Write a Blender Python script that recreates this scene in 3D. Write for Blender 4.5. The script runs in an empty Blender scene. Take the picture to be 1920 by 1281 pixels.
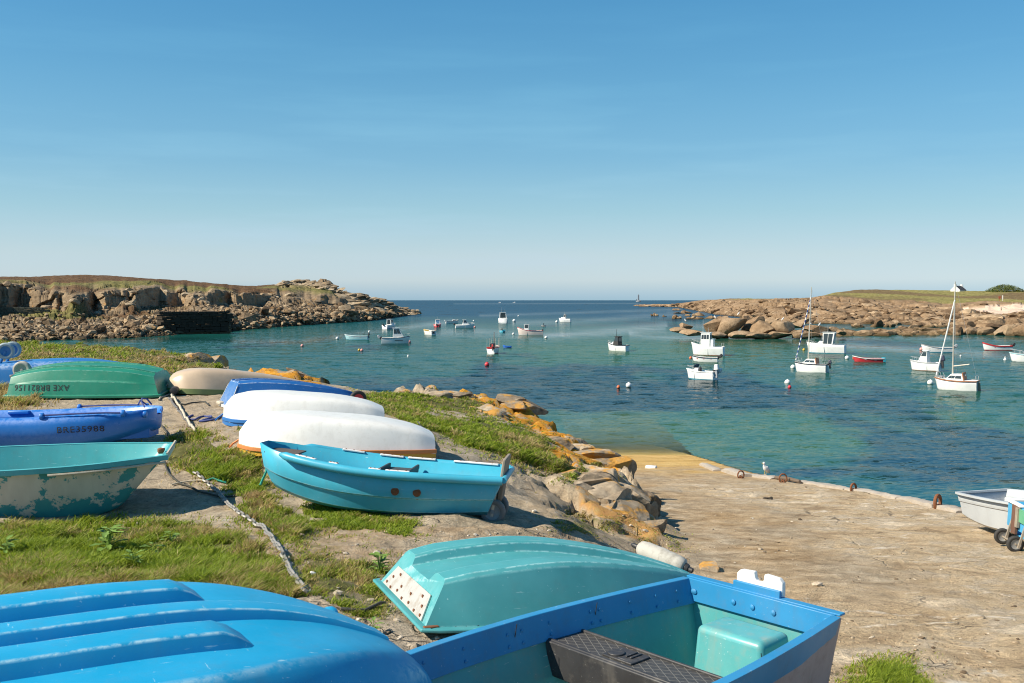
import bpy, bmesh, math, random
import numpy as np
from mathutils import Vector, Matrix, Euler
R = math.radians
random.seed(7); RNG = np.random.default_rng(11)
scene = bpy.context.scene
col = scene.collection

# ------------------------------------------------------------------ camera, sky, sun
CAMZ = 6.2
F = 1920*35/36.0
PITCH = math.atan((640.5-562.5)/F)
cam = bpy.data.cameras.new('camera'); camo = bpy.data.objects.new('camera', cam); col.objects.link(camo)
camo.location = (0, 0, CAMZ); camo.rotation_euler = (R(90)-PITCH, 0, 0)
cam.lens = 35; cam.sensor_width = 36; cam.clip_start = 0.1; cam.clip_end = 40000
cam.dof.use_dof = True; cam.dof.focus_distance = 16; cam.dof.aperture_fstop = 8.0
scene.camera = camo

SUN_EL = R(41); TO_SUN = Vector((-math.cos(SUN_EL)*math.cos(R(17)), -math.cos(SUN_EL)*math.sin(R(17)), math.sin(SUN_EL)))
w = bpy.data.worlds.new('World'); scene.world = w; w.use_nodes = True
nt = w.node_tree; bgn = nt.nodes['Background']
sky = nt.nodes.new('ShaderNodeTexSky'); sky.sky_type = 'NISHITA'; sky.sun_disc = False
sky.sun_elevation = SUN_EL; sky.sun_rotation = math.atan2(TO_SUN.x, TO_SUN.y)
sky.altitude = 0; sky.air_density = 1.0; sky.dust_density = 0.3; sky.ozone_density = 2.2
# thin high haze veil and a few faint wisps low in the sky
tc = nt.nodes.new('ShaderNodeTexCoord'); sep = nt.nodes.new('ShaderNodeSeparateXYZ')
nt.links.new(tc.outputs['Generated'], sep.inputs[0])
mp = nt.nodes.new('ShaderNodeMapping'); mp.inputs['Scale'].default_value = (1.6, 1.6, 16)
nt.links.new(tc.outputs['Generated'], mp.inputs[0])
nz = nt.nodes.new('ShaderNodeTexNoise'); nz.inputs['Scale'].default_value = 2.2; nz.inputs['Detail'].default_value = 5; nz.inputs['Roughness'].default_value = .55
nt.links.new(mp.outputs[0], nz.inputs['Vector'])
rp = nt.nodes.new('ShaderNodeValToRGB')          # veil strength by height of view
e = rp.color_ramp.elements
e[0].position = 0.0; e[0].color = (.40, .40, .40, 1); e[1].position = .55; e[1].color = (0, 0, 0, 1)
for p_, v_ in ((.014, .42), (.04, .66), (.075, .70), (.13, .50), (.22, .26), (.34, .10)):
    q = e.new(p_); q.color = (v_, v_, v_, 1)
nt.links.new(sep.outputs['Z'], rp.inputs[0])
r2 = nt.nodes.new('ShaderNodeValToRGB'); r2.color_ramp.elements[0].position = .50; r2.color_ramp.elements[1].position = .85
r2.color_ramp.elements[1].color = (.50, .50, .50, 1)
nt.links.new(nz.outputs['Fac'], r2.inputs[0])
r3 = nt.nodes.new('ShaderNodeValToRGB'); ee = r3.color_ramp.elements
ee[0].position = .0; ee[0].color = (0, 0, 0, 1); ee[1].position = .3; ee[1].color = (0, 0, 0, 1)
for p_, v_ in ((.04, .4), (.08, 1), (.15, .6)):
    q = ee.new(p_); q.color = (v_, v_, v_, 1)
nt.links.new(sep.outputs['Z'], r3.inputs[0])
mu = nt.nodes.new('ShaderNodeMath'); mu.operation = 'MULTIPLY'; nt.links.new(r2.outputs[0], mu.inputs[0]); nt.links.new(r3.outputs[0], mu.inputs[1])
ad = nt.nodes.new('ShaderNodeMath'); ad.operation = 'ADD'; ad.use_clamp = True; nt.links.new(rp.outputs[0], ad.inputs[0]); nt.links.new(mu.outputs[0], ad.inputs[1])
mx = nt.nodes.new('ShaderNodeMix'); mx.data_type = 'RGBA'
nt.links.new(ad.outputs[0], mx.inputs[0]); nt.links.new(sky.outputs[0], mx.inputs[6]); mx.inputs[7].default_value = (5.6, 6.5, 7.3, 1)
tr_ = nt.nodes.new('ShaderNodeValToRGB'); te = tr_.color_ramp.elements    # colour of the clear air by height above the horizon
te[0].position = 0; te[0].color = (.58, .84, 1.12, 1); te[1].position = 1; te[1].color = (.36, .87, 1.10, 1)
for p_, c_ in ((.006, (.66, .88, 1.14)), (.02, (.90, 1, 1.12)), (.044, (.89, .98, 1.01)), (.086, (.67, .912, .967)), (.138, (.499, .841, .99)), (.214, (.419, .859, 1.044)), (.281, (.366, .872, 1.094))):
    q = te.new(p_); q.color = (*c_, 1)
nt.links.new(sep.outputs['Z'], tr_.inputs[0])
mt = nt.nodes.new('ShaderNodeMix'); mt.data_type = 'RGBA'; mt.blend_type = 'MULTIPLY'; mt.inputs[0].default_value = 1
nt.links.new(mx.outputs[2], mt.inputs[6]); nt.links.new(tr_.outputs[0], mt.inputs[7])
nt.links.new(mt.outputs[2], bgn.inputs['Color']); bgn.inputs['Strength'].default_value = 0.075

sl = bpy.data.lights.new('sun', 'SUN'); sl.energy = 5.0; sl.angle = R(.5); sl.color = (1, .90, .74)
so = bpy.data.objects.new('sun', sl); col.objects.link(so); so.rotation_euler = TO_SUN.to_track_quat('Z', 'Y').to_euler()
scene.view_settings.view_transform = 'Standard'; scene.view_settings.look = 'None'; scene.view_settings.exposure = 0.55; scene.view_settings.gamma = 1
try:
    scene.cycles.use_denoising = True; scene.cycles.filter_width = 1.05; scene.cycles.max_bounces = 6; scene.cycles.transparent_max_bounces = 8
    scene.cycles.sample_clamp_indirect = 4; scene.cycles.caustics_reflective = False; scene.cycles.caustics_refractive = False
except Exception: pass

# ------------------------------------------------------------------ picture <-> world
SP, CP = math.sin(PITCH), math.cos(PITCH)
def ray(px, py):
    a = (px-960)/F; b = (py-640.5)/F
    return np.array([a, CP - b*SP, -SP - b*CP])
def hit(px, py, z=0.0):
    d = ray(px, py); t = (z-CAMZ)/d[2]
    return Vector((d[0]*t, d[1]*t, z))
def at(px, py, y):
    d = ray(px, py); t = y/d[1]
    return Vector((d[0]*t, y, CAMZ + d[2]*t))
def project(x, y, z):
    dz = z-CAMZ; f = y*CP - dz*SP; u = y*SP + dz*CP
    f = np.maximum(f, .05)
    return 960 + F*x/f, 640.5 - F*u/f

# ------------------------------------------------------------------ noise
def _h(ix, iy, s):
    h = (ix.astype(np.int64)*374761393 + iy.astype(np.int64)*668265263 + s*1442695041) & 0xffffffff
    h = ((h ^ (h >> 13))*1274126177) & 0xffffffff
    h = h ^ (h >> 16)
    return (h & 0xffffff)/float(0xffffff)
def vnoise(x, y, s=0):
    ix = np.floor(x); iy = np.floor(y); fx = x-ix; fy = y-iy
    fx = fx*fx*fx*(fx*(fx*6-15)+10); fy = fy*fy*fy*(fy*(fy*6-15)+10)
    a = _h(ix, iy, s); b = _h(ix+1, iy, s); c = _h(ix, iy+1, s); d = _h(ix+1, iy+1, s)
    return (a+(b-a)*fx)+((c+(d-c)*fx)-(a+(b-a)*fx))*fy
def fbm(x, y, o=5, s=0, g=.5):
    t = 0; a = 1; n = 0
    for i in range(o):
        t = t + a*vnoise(x, y, s+i*17); n += a; a *= g; x = x*2.03+11.3; y = y*2.03+5.7
    return t/n
def ridged(x, y, o=4, s=0):
    t = 0; a = 1; n = 0
    for i in range(o):
        t = t + a*(1-np.abs(2*vnoise(x, y, s+i*13)-1)); n += a; a *= .5; x = x*2.1+3.1; y = y*2.1+7.7
    return t/n
def cells(x, y, s=0):
    ix = np.floor(x); iy = np.floor(y); f1 = np.full(x.shape, 9.); f2 = np.full(x.shape, 9.); idv = np.zeros(x.shape)
    for dx in (-1, 0, 1):
        for dy in (-1, 0, 1):
            cx = ix+dx; cy = iy+dy
            d = np.hypot(cx+_h(cx, cy, s)-x, cy+_h(cx, cy, s+5)-y)
            v = _h(cx, cy, s+9)
            m = d < f1
            f2 = np.where(m, f1, np.minimum(f2, d)); idv = np.where(m, v, idv); f1 = np.where(m, d, f1)
    return f1, f2, idv
def sstep(a, b, x):
    t = np.clip((x-a)/(b-a), 0, 1); return t*t*(3-2*t)
def inpoly(px, py, poly):
    r = np.zeros(px.shape, bool); n = len(poly)
    for i in range(n):
        x1, y1 = poly[i]; x2, y2 = poly[(i+1) % n]
        if y1 == y2: continue
        c = ((y1 > py) != (y2 > py)) & (px < (x2-x1)*(py-y1)/(y2-y1)+x1)
        r ^= c
    return r
def polydist(px, py, poly, closed=True):
    d = np.full(px.shape, 1e9); n = len(poly)
    for i in range(n if closed else n-1):
        x1, y1 = poly[i]; x2, y2 = poly[(i+1) % n]
        vx, vy = x2-x1, y2-y1; L = vx*vx+vy*vy+1e-12
        t = np.clip(((px-x1)*vx+(py-y1)*vy)/L, 0, 1)
        d = np.minimum(d, np.hypot(px-x1-t*vx, py-y1-t*vy))
    return d
def hermite(us, ys, u):
    us = np.asarray(us, float); ys = np.asarray(ys, float); u = np.asarray(u, float)
    m = np.gradient(ys, us)
    i = np.clip(np.searchsorted(us, u, side='right')-1, 0, len(us)-2)
    h = us[i+1]-us[i]; t = (u-us[i])/h
    return (2*t**3-3*t**2+1)*ys[i]+(t**3-2*t**2+t)*h*m[i]+(-2*t**3+3*t**2)*ys[i+1]+(t**3-t**2)*h*m[i+1]

# ------------------------------------------------------------------ shader helper
class NT:
    def __init__(s, name, base=(.5, .5, .5), rough=.6, spec=.5, metal=0):
        s.m = bpy.data.materials.new(name); s.m.use_nodes = True; s.t = s.m.node_tree; s.b = s.t.nodes['Principled BSDF']
        s.b.inputs['Base Color'].default_value = (*base, 1); s.b.inputs['Roughness'].default_value = rough
        s.b.inputs['Metallic'].default_value = metal
        s.b.inputs['Specular IOR Level'].default_value = spec
        s.geo = s.t.nodes.new('ShaderNodeNewGeometry'); s.tc = s.t.nodes.new('ShaderNodeTexCoord')
        s.P = s.geo.outputs['Position']; s.O = s.tc.outputs['Object']
    def n(s, k, **kw):
        n = s.t.nodes.new(k)
        for a, b in kw.items(): setattr(n, a, b)
        return n
    def set(s, sock, v):
        if hasattr(v, 'is_linked'): s.t.links.new(v, sock)
        else:
            if isinstance(v, tuple) and len(v) == 3 and sock.type == 'RGBA': v = (*v, 1)
            sock.default_value = v
    def map(s, vec, scale=(1, 1, 1), rot=(0, 0, 0), loc=(0, 0, 0)):
        n = s.n('ShaderNodeMapping'); s.set(n.inputs[0], vec); n.inputs['Scale'].default_value = scale; n.inputs['Rotation'].default_value = rot; n.inputs['Location'].default_value = loc
        return n.outputs[0]
    def noise(s, vec, scale, detail=5, rough=.6, dist=0):
        n = s.n('ShaderNodeTexNoise'); s.set(n.inputs['Vector'], vec); n.inputs['Scale'].default_value = scale
        n.inputs['Detail'].default_value = detail; n.inputs['Roughness'].default_value = rough; n.inputs['Distortion'].default_value = dist
        return n.outputs['Fac']
    def vor(s, vec, scale, feature='F1', out='Distance', rnd=1):
        n = s.n('ShaderNodeTexVoronoi', feature=feature); s.set(n.inputs['Vector'], vec); n.inputs['Scale'].default_value = scale; n.inputs['Randomness'].default_value = rnd
        return n.outputs[out]
    def ramp(s, fac, stops):
        n = s.n('ShaderNodeValToRGB'); s.set(n.inputs[0], fac); e = n.color_ramp.elements
        def c(v): return (v, v, v, 1) if isinstance(v, (int, float)) else (*v, 1)
        e[0].position, e[0].color = stops[0][0], c(stops[0][1]); e[1].position, e[1].color = stops[-1][0], c(stops[-1][1])
        for p, v in stops[1:-1]:
            q = e.new(p); q.color = c(v)
        return n.outputs[0]
    def mix(s, fac, a, b, mode='MIX'):
        n = s.n('ShaderNodeMix', data_type='RGBA', blend_type=mode); s.set(n.inputs[0], fac); s.set(n.inputs[6], a); s.set(n.inputs[7], b)
        return n.outputs[2]
    def math(s, op, a, b=0.0, clamp=False):
        n = s.n('ShaderNodeMath', operation=op, use_clamp=clamp); s.set(n.inputs[0], a); s.set(n.inputs[1], b); return n.outputs[0]
    def attr(s, name, out='Fac'):
        n = s.n('ShaderNodeAttribute', attribute_name=name); return n.outputs[out]
    def bump(s, h, strength=.3, dist=.01, normal=None):
        n = s.n('ShaderNodeBump'); s.set(n.inputs['Height'], h); n.inputs['Strength'].default_value = strength; n.inputs['Distance'].default_value = dist
        if normal is not None: s.set(n.inputs['Normal'], normal)
        return n.outputs[0]
    def base(s, v): s.set(s.b.inputs['Base Color'], v); return s
    def rgh(s, v): s.set(s.b.inputs['Roughness'], v); return s
    def nrm(s, v): s.set(s.b.inputs['Normal'], v); return s

def paint(name, c, rough=.35, wear=(.75, .8, .8), amount=.25, grime=.35, scratch=True, fade=.25, gcol=(.16, .13, .09)):
    """weathered paint or gelcoat: faded clouds, grime patches, fine scratches"""
    k = NT(name, c, rough)
    a = k.noise(k.O, 2.2, 4); b = k.noise(k.O, 11, 6, .7)
    lite = tuple(min(1, x*1.12+(1-x)*.05) for x in c); dark = tuple(x*.80 for x in c)
    cc = k.mix(k.ramp(a, [(.3, 0), (.7, 1)]), dark, lite); cc = k.mix(1-fade*1.6 if fade < .6 else .1, cc, (*c, 1))
    g = k.math('MULTIPLY', k.ramp(b, [(.52, 0), (.78, 1)]), grime)
    cc = k.mix(g, cc, gcol)
    rgh = k.math('ADD', k.math('MULTIPLY', b, .25), rough-.1)
    if scratch:
        sc = k.noise(k.map(k.O, (6, 60, 60), (0, 0, .4)), 1.0, 3, .6)
        sc2 = k.noise(k.map(k.O, (55, 7, 40), (0, .3, .2)), 1.0, 3, .6)
        m = k.math('MAXIMUM', k.ramp(sc, [(.69, 0), (.74, 1)]), k.ramp(sc2, [(.70, 0), (.75, 1)]))
        m = k.math('MULTIPLY', k.math('MULTIPLY', m, k.ramp(a, [(.36, 0), (.56, 1)])), min(1, amount*1.5))
        sp_ = k.math('MULTIPLY', k.ramp(k.noise(k.O, 48, 3, .6), [(.70, 0), (.74, 1)]), amount); m = k.math('MAXIMUM', m, sp_)
        st = k.ramp(k.noise(k.map(k.O, (9, 9, .8)), 1.0, 4, .6), [(.52, 0), (.72, 1)]); cc = k.mix(k.math('MULTIPLY', st, grime*.8), cc, gcol)
        cc = k.mix(m, cc, wear)
    ew = k.math('MULTIPLY', k.attr('edge'), k.ramp(k.noise(k.O, 17, 5, .7), [(.40, 0), (.56, 1)])); cc = k.mix(k.math('MULTIPLY', ew, min(1, amount*1.7)), cc, wear)
    k.base(cc).rgh(rgh).nrm(k.bump(b, .12, .004))
    return k.m
def plain(name, c, rough=.5, metal=0, var=.25, scale=20, bump=.1):
    k = NT(name, c, rough, .5, metal)
    a = k.noise(k.O, scale, 4)
    k.base(k.mix(a, tuple(x*(1-var) for x in c), tuple(min(1, x*(1+var)) for x in c)))
    if bump: k.nrm(k.bump(a, bump, .004))
    return k.m

# ------------------------------------------------------------------ object helpers
def tag(o, label=None, cat=None, group=None, kind=None):
    if label: o['label'] = label
    if cat: o['category'] = cat
    if group: o['group'] = group
    if kind: o['kind'] = kind
    return o
def thing(name, loc, label, cat, group=None, rot=None):
    o = bpy.data.objects.new(name, None); col.objects.link(o); o.location = loc; o.empty_display_size = .2
    if rot is not None: o.rotation_euler = rot
    return tag(o, label, cat, group)
class MB:
    def __init__(s): s.v = []; s.f = []; s.mi = []; s.cuts = []
    def add(s, vs, fs, mi=0):
        b = len(s.v); s.cuts.append((b, len(s.f))); s.v.extend([tuple(map(float, p)) for p in vs]); s.f.extend([tuple(i+b for i in f) for f in fs]); s.mi.extend([mi]*len(fs)); return s
    def box(s, c, size, rot=None, mi=0, taper=(1, 1)):
        x, y, z = (q/2 for q in size); M = rot.to_matrix() if isinstance(rot, Euler) else (rot or Matrix.Identity(3))
        tx, ty = taper
        P = [(-x, -y, -z), (x, -y, -z), (x, y, -z), (-x, y, -z), (-x*tx, -y*ty, z), (x*tx, -y*ty, z), (x*tx, y*ty, z), (-x*tx, y*ty, z)]
        c = Vector(c)
        return s.add([tuple(M @ Vector(p) + c) for p in P], [(3, 2, 1, 0), (4, 5, 6, 7), (0, 1, 5, 4), (1, 2, 6, 5), (2, 3, 7, 6), (3, 0, 4, 7)], mi)
    def tube(s, pts, r, n=8, mi=0, closed=False, caps=True):
        pts = [Vector(p) for p in pts]; m = len(pts); rs = r if isinstance(r, (list, tuple)) else [r]*m
        vs = []; up = None
        for i, p in enumerate(pts):
            a = pts[(i-1) % m] if (closed or i) else p; b = pts[(i+1) % m] if (closed or i < m-1) else p
            t = (b-a).normalized() if (b-a).length > 1e-9 else Vector((0, 0, 1))
            if up is None:
                up = Vector((0, 0, 1)) if abs(t.z) < .9 else Vector((1, 0, 0))
            side = t.cross(up)
            if side.length < 1e-6: side = t.cross(Vector((1, .3, 0)))
            side.normalize(); up2 = side.cross(t).normalized(); up = up2
            for k in range(n):
                an = 2*math.pi*k/n; vs.append(p + (side*math.cos(an)+up2*math.sin(an))*rs[i])
        fs = []
        for i in range(m if closed else m-1):
            j = (i+1) % m
            for k in range(n):
                l = (k+1) % n; fs.append((i*n+k, i*n+l, j*n+l, j*n+k))
        if caps and not closed:
            fs.append(tuple(range(n-1, -1, -1))); fs.append(tuple((m-1)*n+k for k in range(n)))
        return s.add(vs, fs, mi)
    def lathe(s, prof, c=(0, 0, 0), axis='Z', n=20, mi=0, rot=None):
        vs = []
        for r, h in prof:
            for k in range(n):
                a = 2*math.pi*k/n; p = (r*math.cos(a), r*math.sin(a), h)
                if axis == 'X': p = (p[2], p[0], p[1])
                if axis == 'Y': p = (p[1], p[2], p[0])
                p = Vector(p)
                if rot is not None: p = rot @ p
                vs.append(p+Vector(c))
        fs = [(i*n+k, i*n+(k+1) % n, (i+1)*n+(k+1) % n, (i+1)*n+k) for i in range(len(prof)-1) for k in range(n)]
        fs.append(tuple(range(n-1, -1, -1))); fs.append(tuple((len(prof)-1)*n+k for k in range(n)))
        return s.add(vs, fs, mi)
    def grid(s, G, mi=0, flip=False):
        a, b = G.shape[:2]; vs = G.reshape(-1, 3)
        fs = []
        for i in range(a-1):
            for j in range(b-1):
                q = (i*b+j, i*b+j+1, (i+1)*b+j+1, (i+1)*b+j); fs.append(q[::-1] if flip else q)
        return s.add(vs, fs, mi)
    def prism(s, poly, z0, z1, mi=0, M=None):
        """poly in XY extruded z0..z1, optional matrix"""
        n = len(poly); vs = [Vector((x, y, z0)) for x, y in poly]+[Vector((x, y, z1)) for x, y in poly]
        if M is not None: vs = [M @ v for v in vs]
        fs = [tuple(range(n-1, -1, -1)), tuple(range(n, 2*n))]+[(i, (i+1) % n, n+(i+1) % n, n+i) for i in range(n)]
        return s.add(vs, fs, mi)
    def each(s, name, mats, parent=None, **kw):
        """every piece added becomes a mesh of its own"""
        cu = s.cuts+[(len(s.v), len(s.f))]; out = []
        for (v0, f0), (v1, f1) in zip(cu[:-1], cu[1:]):
            m = MB(); m.v = s.v[v0:v1]; m.f = [tuple(i-v0 for i in f) for f in s.f[f0:f1]]; m.mi = s.mi[f0:f1]; out.append(m.build(name, mats, parent, **kw))
        return out
    def build(s, name, mats, parent=None, smooth=True, bevel=0, solid=0, angle=35, recalc=True, segs=2):
        me = bpy.data.meshes.new(name); me.from_pydata(s.v, [], s.f)
        if recalc:
            bm = bmesh.new(); bm.from_mesh(me); bmesh.ops.recalc_face_normals(bm, faces=bm.faces); bm.to_mesh(me); bm.free()
        mats = mats if isinstance(mats, (list, tuple)) else [mats]
        for m in mats: me.materials.append(m)
        if len(mats) > 1: me.polygons.foreach_set('material_index', s.mi)
        if smooth:
            me.polygons.foreach_set('use_smooth', [True]*len(me.polygons)); me.set_sharp_from_angle(angle=R(angle))
        if getattr(s, 'edge', None) is not None and len(s.edge) == len(me.vertices):
            at_ = me.attributes.new('edge', 'FLOAT', 'POINT'); at_.data.foreach_set('value', np.asarray(s.edge, np.float32))
        me.update()
        o = bpy.data.objects.new(name, me); col.objects.link(o)
        if parent is not None: o.parent = parent
        if solid:
            md = o.modifiers.new('solid', 'SOLIDIFY'); md.thickness = abs(solid); md.offset = -1 if solid > 0 else 1
        if bevel:
            md = o.modifiers.new('bevel', 'BEVEL'); md.width = bevel; md.segments = segs; md.limit_method = 'ANGLE'; md.angle_limit = R(40)
        return o
def bigmesh(name, V, Fq, mat, attrs=None, smooth=True, kind=None):
    """numpy mesh: V (n,3); Fq (m,3|4)"""
    me = bpy.data.meshes.new(name); k = Fq.shape[1]
    me.vertices.add(len(V)); me.vertices.foreach_set('co', V.astype(np.float32).ravel())
    me.loops.add(Fq.size); me.loops.foreach_set('vertex_index', Fq.astype(np.int32).ravel())
    me.polygons.add(len(Fq)); me.polygons.foreach_set('loop_start', np.arange(0, Fq.size, k, dtype=np.int32)); 
    me.polygons.foreach_set('use_smooth', np.full(len(Fq), smooth))
    me.update(calc_edges=True); me.validate()
    for a, v in (attrs or {}).items():
        if v.ndim == 2:
            t = me.attributes.new(a, 'FLOAT_COLOR', 'POINT'); t.data.foreach_set('color', np.concatenate([v, np.ones((len(v), 1))], 1).astype(np.float32).ravel())
        else:
            t = me.attributes.new(a, 'FLOAT', 'POINT'); t.data.foreach_set('value', v.astype(np.float32))
    me.materials.append(mat)
    o = bpy.data.objects.new(name, me); col.objects.link(o)
    if kind: o['kind'] = kind
    return o
def gridfaces(a, b):
    i, j = np.meshgrid(np.arange(a-1), np.arange(b-1), indexing='ij'); q = i*b+j
    return np.stack([q, q+1, q+b+1, q+b], -1).reshape(-1, 4)
# ================================================================== NEAR GROUND
def slip_z(x, y): return (39.6-y)/9.1
_ctl = []
def C(px, py, z):
    p = hit(px, py, z); _ctl.append((p.x, p.y, z))
for p in ((-4, -4, 4.55), (0, -4, 4.5), (4, -4, 4.2), (-4, 1, 4.45), (0, 1, 4.3), (2.4, 1, 4.1), (-6, 4, 4.35), (-2, 4.4, 4.22), (-.4, 4.8, 4.15), (1.2, 4.8, 3.98),
          (1.9, 5.4, 3.86), (-.6, 6.4, 4.1), (1.3, 7.5, 3.93), (-8, 10, 4.05), (-14, 14, 4.2), (-12, 20, 4.5), (-25, 20, 4.7), (-40, 30, 5.2), (-25, 36, 4.7), (-14, 30, 4.6)): _ctl.append(p)
for p in ((890, 975, 4.0), (545, 915, 4.0), (720, 955, 3.97), (215, 952, 3.88), (100, 966, 3.86), (450, 845, 4.27), (420, 790, 4.4), (400, 768, 4.42), (345, 740, 4.46), (150, 747, 4.4), (20, 745, 4.4),
          (60, 640, 4.6), (395, 657, 4.4), (430, 680, 4.2), (610, 712, 4.0), (730, 722, 3.8), (850, 724, 3.6), (920, 731, 3.5), (1000, 756, 3.2), (1050, 780, 3.0), (1095, 822, 2.75), (1150, 865, 2.7),
          (800, 855, 4.1), (760, 790, 4.15), (900, 800, 3.9), (1000, 850, 3.7), (1080, 890, 3.4), (960, 930, 3.8), (1100, 960, 3.45), (1180, 990, 3.1), (1000, 1000, 3.85), (1250, 1040, 3.35), (1330, 1080, 3.3), (560, 1040, 4.1), (150, 1060, 4.18), (300, 850, 4.12), (330, 790, 4.3)): C(*p)
_ctl = np.array(_ctl)
def _U(r2): return np.where(r2 > 1e-9, r2*np.log(r2+1e-12)*.5, 0)
_n = len(_ctl); _K = _U((_ctl[:, None, 0]-_ctl[None, :, 0])**2+(_ctl[:, None, 1]-_ctl[None, :, 1])**2)+np.eye(_n)*1.5
_Pm = np.c_[np.ones(_n), _ctl[:, :2]]
_A = np.block([[_K, _Pm], [_Pm.T, np.zeros((3, 3))]]); _wt = np.linalg.solve(_A, np.r_[_ctl[:, 2], 0, 0, 0])
def plateau(x, y):
    z = _wt[_n]+_wt[_n+1]*x+_wt[_n+2]*y
    for i in range(_n): z = z+_wt[i]*_U((x-_ctl[i, 0])**2+(y-_ctl[i, 1])**2)
    return np.clip(z, 1.5, 5.4)
EDGE = [(-70, -12), (-70, 46), (-30, 41), (-18.6, 38.4), (-12.7, 36), (-10.4, 34.2), (-9, 31.2), (-5.6, 28), (-4.4, 28), (-3.3, 28.4), (-1.8, 30.2), (-.5, 30.2), (.75, 28.6), (1.42, 27), (1.9, 24.8), (2.4, 22.6), (2.25, 20.2),
        (2.35, 18.6), (2.15, 15.5), (2.0, 12), (1.9, 9), (2.0, 6.5), (2.1, 3), (2.2, -12)]
SLIP_R = [(7.5, 95), (7.35, 46), (7.3, 39), (7.0, 30), (7.1, 27.6), (7.75, 24.3), (8.2, 20.7), (8.4, 18.8), (8.9, 16), (11.5, 13.5), (30, 12)]
SLIP = [(2.4, 95), (7.5, 95)]+SLIP_R+[(30, -12), (0, -12), (0, 20), (1.6, 24), (2.6, 40)]
def near_z(x, y, detail=True):
    P = plateau(x, y)
    wx = x+.55*(fbm(x*1.1, y*1.1, 3, 5)-.5)*2; wy = y+.55*(fbm(x*1.1, y*1.1, 3, 6)-.5)*2
    f1, f2, idv = cells(wx*.9+.3, wy*.7, 3)
    sd = polydist(x, y, EDGE); sd = np.where(inpoly(x, y, EDGE), sd, -sd)
    gentle = sstep(14.5, 11.0, y)
    blk = (idv-.5)*1.1*(1-gentle)
    # blocky stepped drop at the sea edge, soft ramp where the slip meets the bank
    s2 = sd+blk*.8+(fbm(x*2.3, y*2.3, 4, 8)-.5)*.5
    t = sstep(-.35, .55, s2)*(1-gentle)+sstep(-.7, 1.5, sd)*gentle
    sdS = polydist(x, y, SLIP); insl = inpoly(x, y, SLIP)
    S = slip_z(x, y)
    far = 1-sstep(20, 30, y)*0
    seabed = -2.4-.02*np.clip(y-30, 0, 60)
    lo = np.where(insl, S, np.where(y > 30, seabed, seabed))
    # skirts of the rock below the edge
    lo = np.where((~insl) & (sd < 0), np.maximum(lo, P-1.2+sd*1.6), lo)
    z = lo+(P-lo)*t
    # edge terraces: worn steps across the last metres of rock
    near_edge = sstep(2.8, .2, sd)*(sd > 0)*(1-gentle)
    z = z - near_edge*(sstep(.5, .62, fbm(x*.55, y*.55, 3, 21)))*.28 + near_edge*(idv-.5)*.22*sstep(.02, .12, f2-f1)
    z = z - near_edge*sstep(.09, 0, f2-f1)*.25
    if detail:
        rock = sstep(-.8, .2, sd)
        z = z + rock*((fbm(x*.6, y*.6, 4, 31)-.5)*.16+(fbm(x*3.1, y*3.1, 5, 33)-.5)*.10+(ridged(x*1.4+y*.5, y*2.2, 4, 35)-.6)*.09*(.35+sstep(3.2, 1.2, sd)*1.3))
        onslip = insl*(1-rock)
        bed = sstep(4.2, 5.8, x+.04*y+(fbm(x*.7, y*.7, 3, 41)-.5)*2.2)*sstep(30, 20, y)
        bed = np.maximum(bed, sstep(12, 8.5, y+(fbm(x*.8, y*.8, 3, 42)-.5)*3))
        q = x*.35+y*1.0; rr = x*1.0-y*.35
        lay = np.floor(6*fbm(rr*.35, q*.8, 4, 44)+.9*fbm(x*2, y*2, 3, 45))
        z = z + onslip*bed*((lay-3)*.010+(fbm(x*1.2, q*2.0, 4, 46)-.5)*.08)+onslip*(fbm(x*2.2, y*2.2, 4, 47)-.5)*.035
        # raised kerb along the seaward side of the slip
    return z
# ---- grid
NR, NC = 620, 560
gy = np.r_[np.linspace(-10, 1.0, 24, endpoint=False), np.exp(np.linspace(np.log(3.0), np.log(96.0), NR))-2.0]
gt = np.linspace(-.95, .95, NC); gt = np.sign(gt)*(np.abs(gt)**1.12)*.95
Y, T = np.meshgrid(gy, gt, indexing='ij'); X = T*(np.abs(Y)+4.5)
GZ = near_z(X.ravel(), Y.ravel()).reshape(X.shape)
def gz(x, y):
    xa = np.atleast_1d(np.asarray(x, float)); ya = np.atleast_1d(np.asarray(y, float))
    fi = np.interp(ya, gy, np.arange(len(gy))); tt = xa/(np.abs(ya)+4.5); fj = np.interp(tt, gt, np.arange(NC))
    i = np.clip(fi.astype(int), 0, len(gy)-2); j = np.clip(fj.astype(int), 0, NC-2); a = fi-i; b = fj-j
    r = (GZ[i, j]*(1-a)*(1-b)+GZ[i+1, j]*a*(1-b)+GZ[i, j+1]*(1-a)*b+GZ[i+1, j+1]*a*b)
    return r if np.ndim(x) else float(r[0])
def ground_v(px, py):
    px = np.asarray(px, float); py = np.asarray(py, float)
    a = (px-960)/F; b = (py-640.5)/F; dx = a; dy = CP-b*SP; dz = -SP-b*CP
    t = np.full(px.shape, 2.5); done = np.zeros(px.shape, bool)
    lo = t.copy()
    for k in range(160):
        tn = t*1.03
        zz = CAMZ+dz*tn; below = (zz < gz(dx*tn, dy*tn)) & ~done
        lo = np.where(below & ~done, t, lo); done |= below
        t = np.where(done, t, tn)
        if done.all(): break
    hi = lo*1.03
    for k in range(12):
        m = (lo+hi)/2; be = (CAMZ+dz*m) < gz(dx*m, dy*m); hi = np.where(be, m, hi); lo = np.where(be, lo, m)
    return dx*hi, dy*hi, gz(dx*hi, dy*hi), done
def G(px, py, up=0.0):
    x, y, z, ok = ground_v([px], [py]); return Vector((x[0], y[0], z[0]+up))
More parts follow.
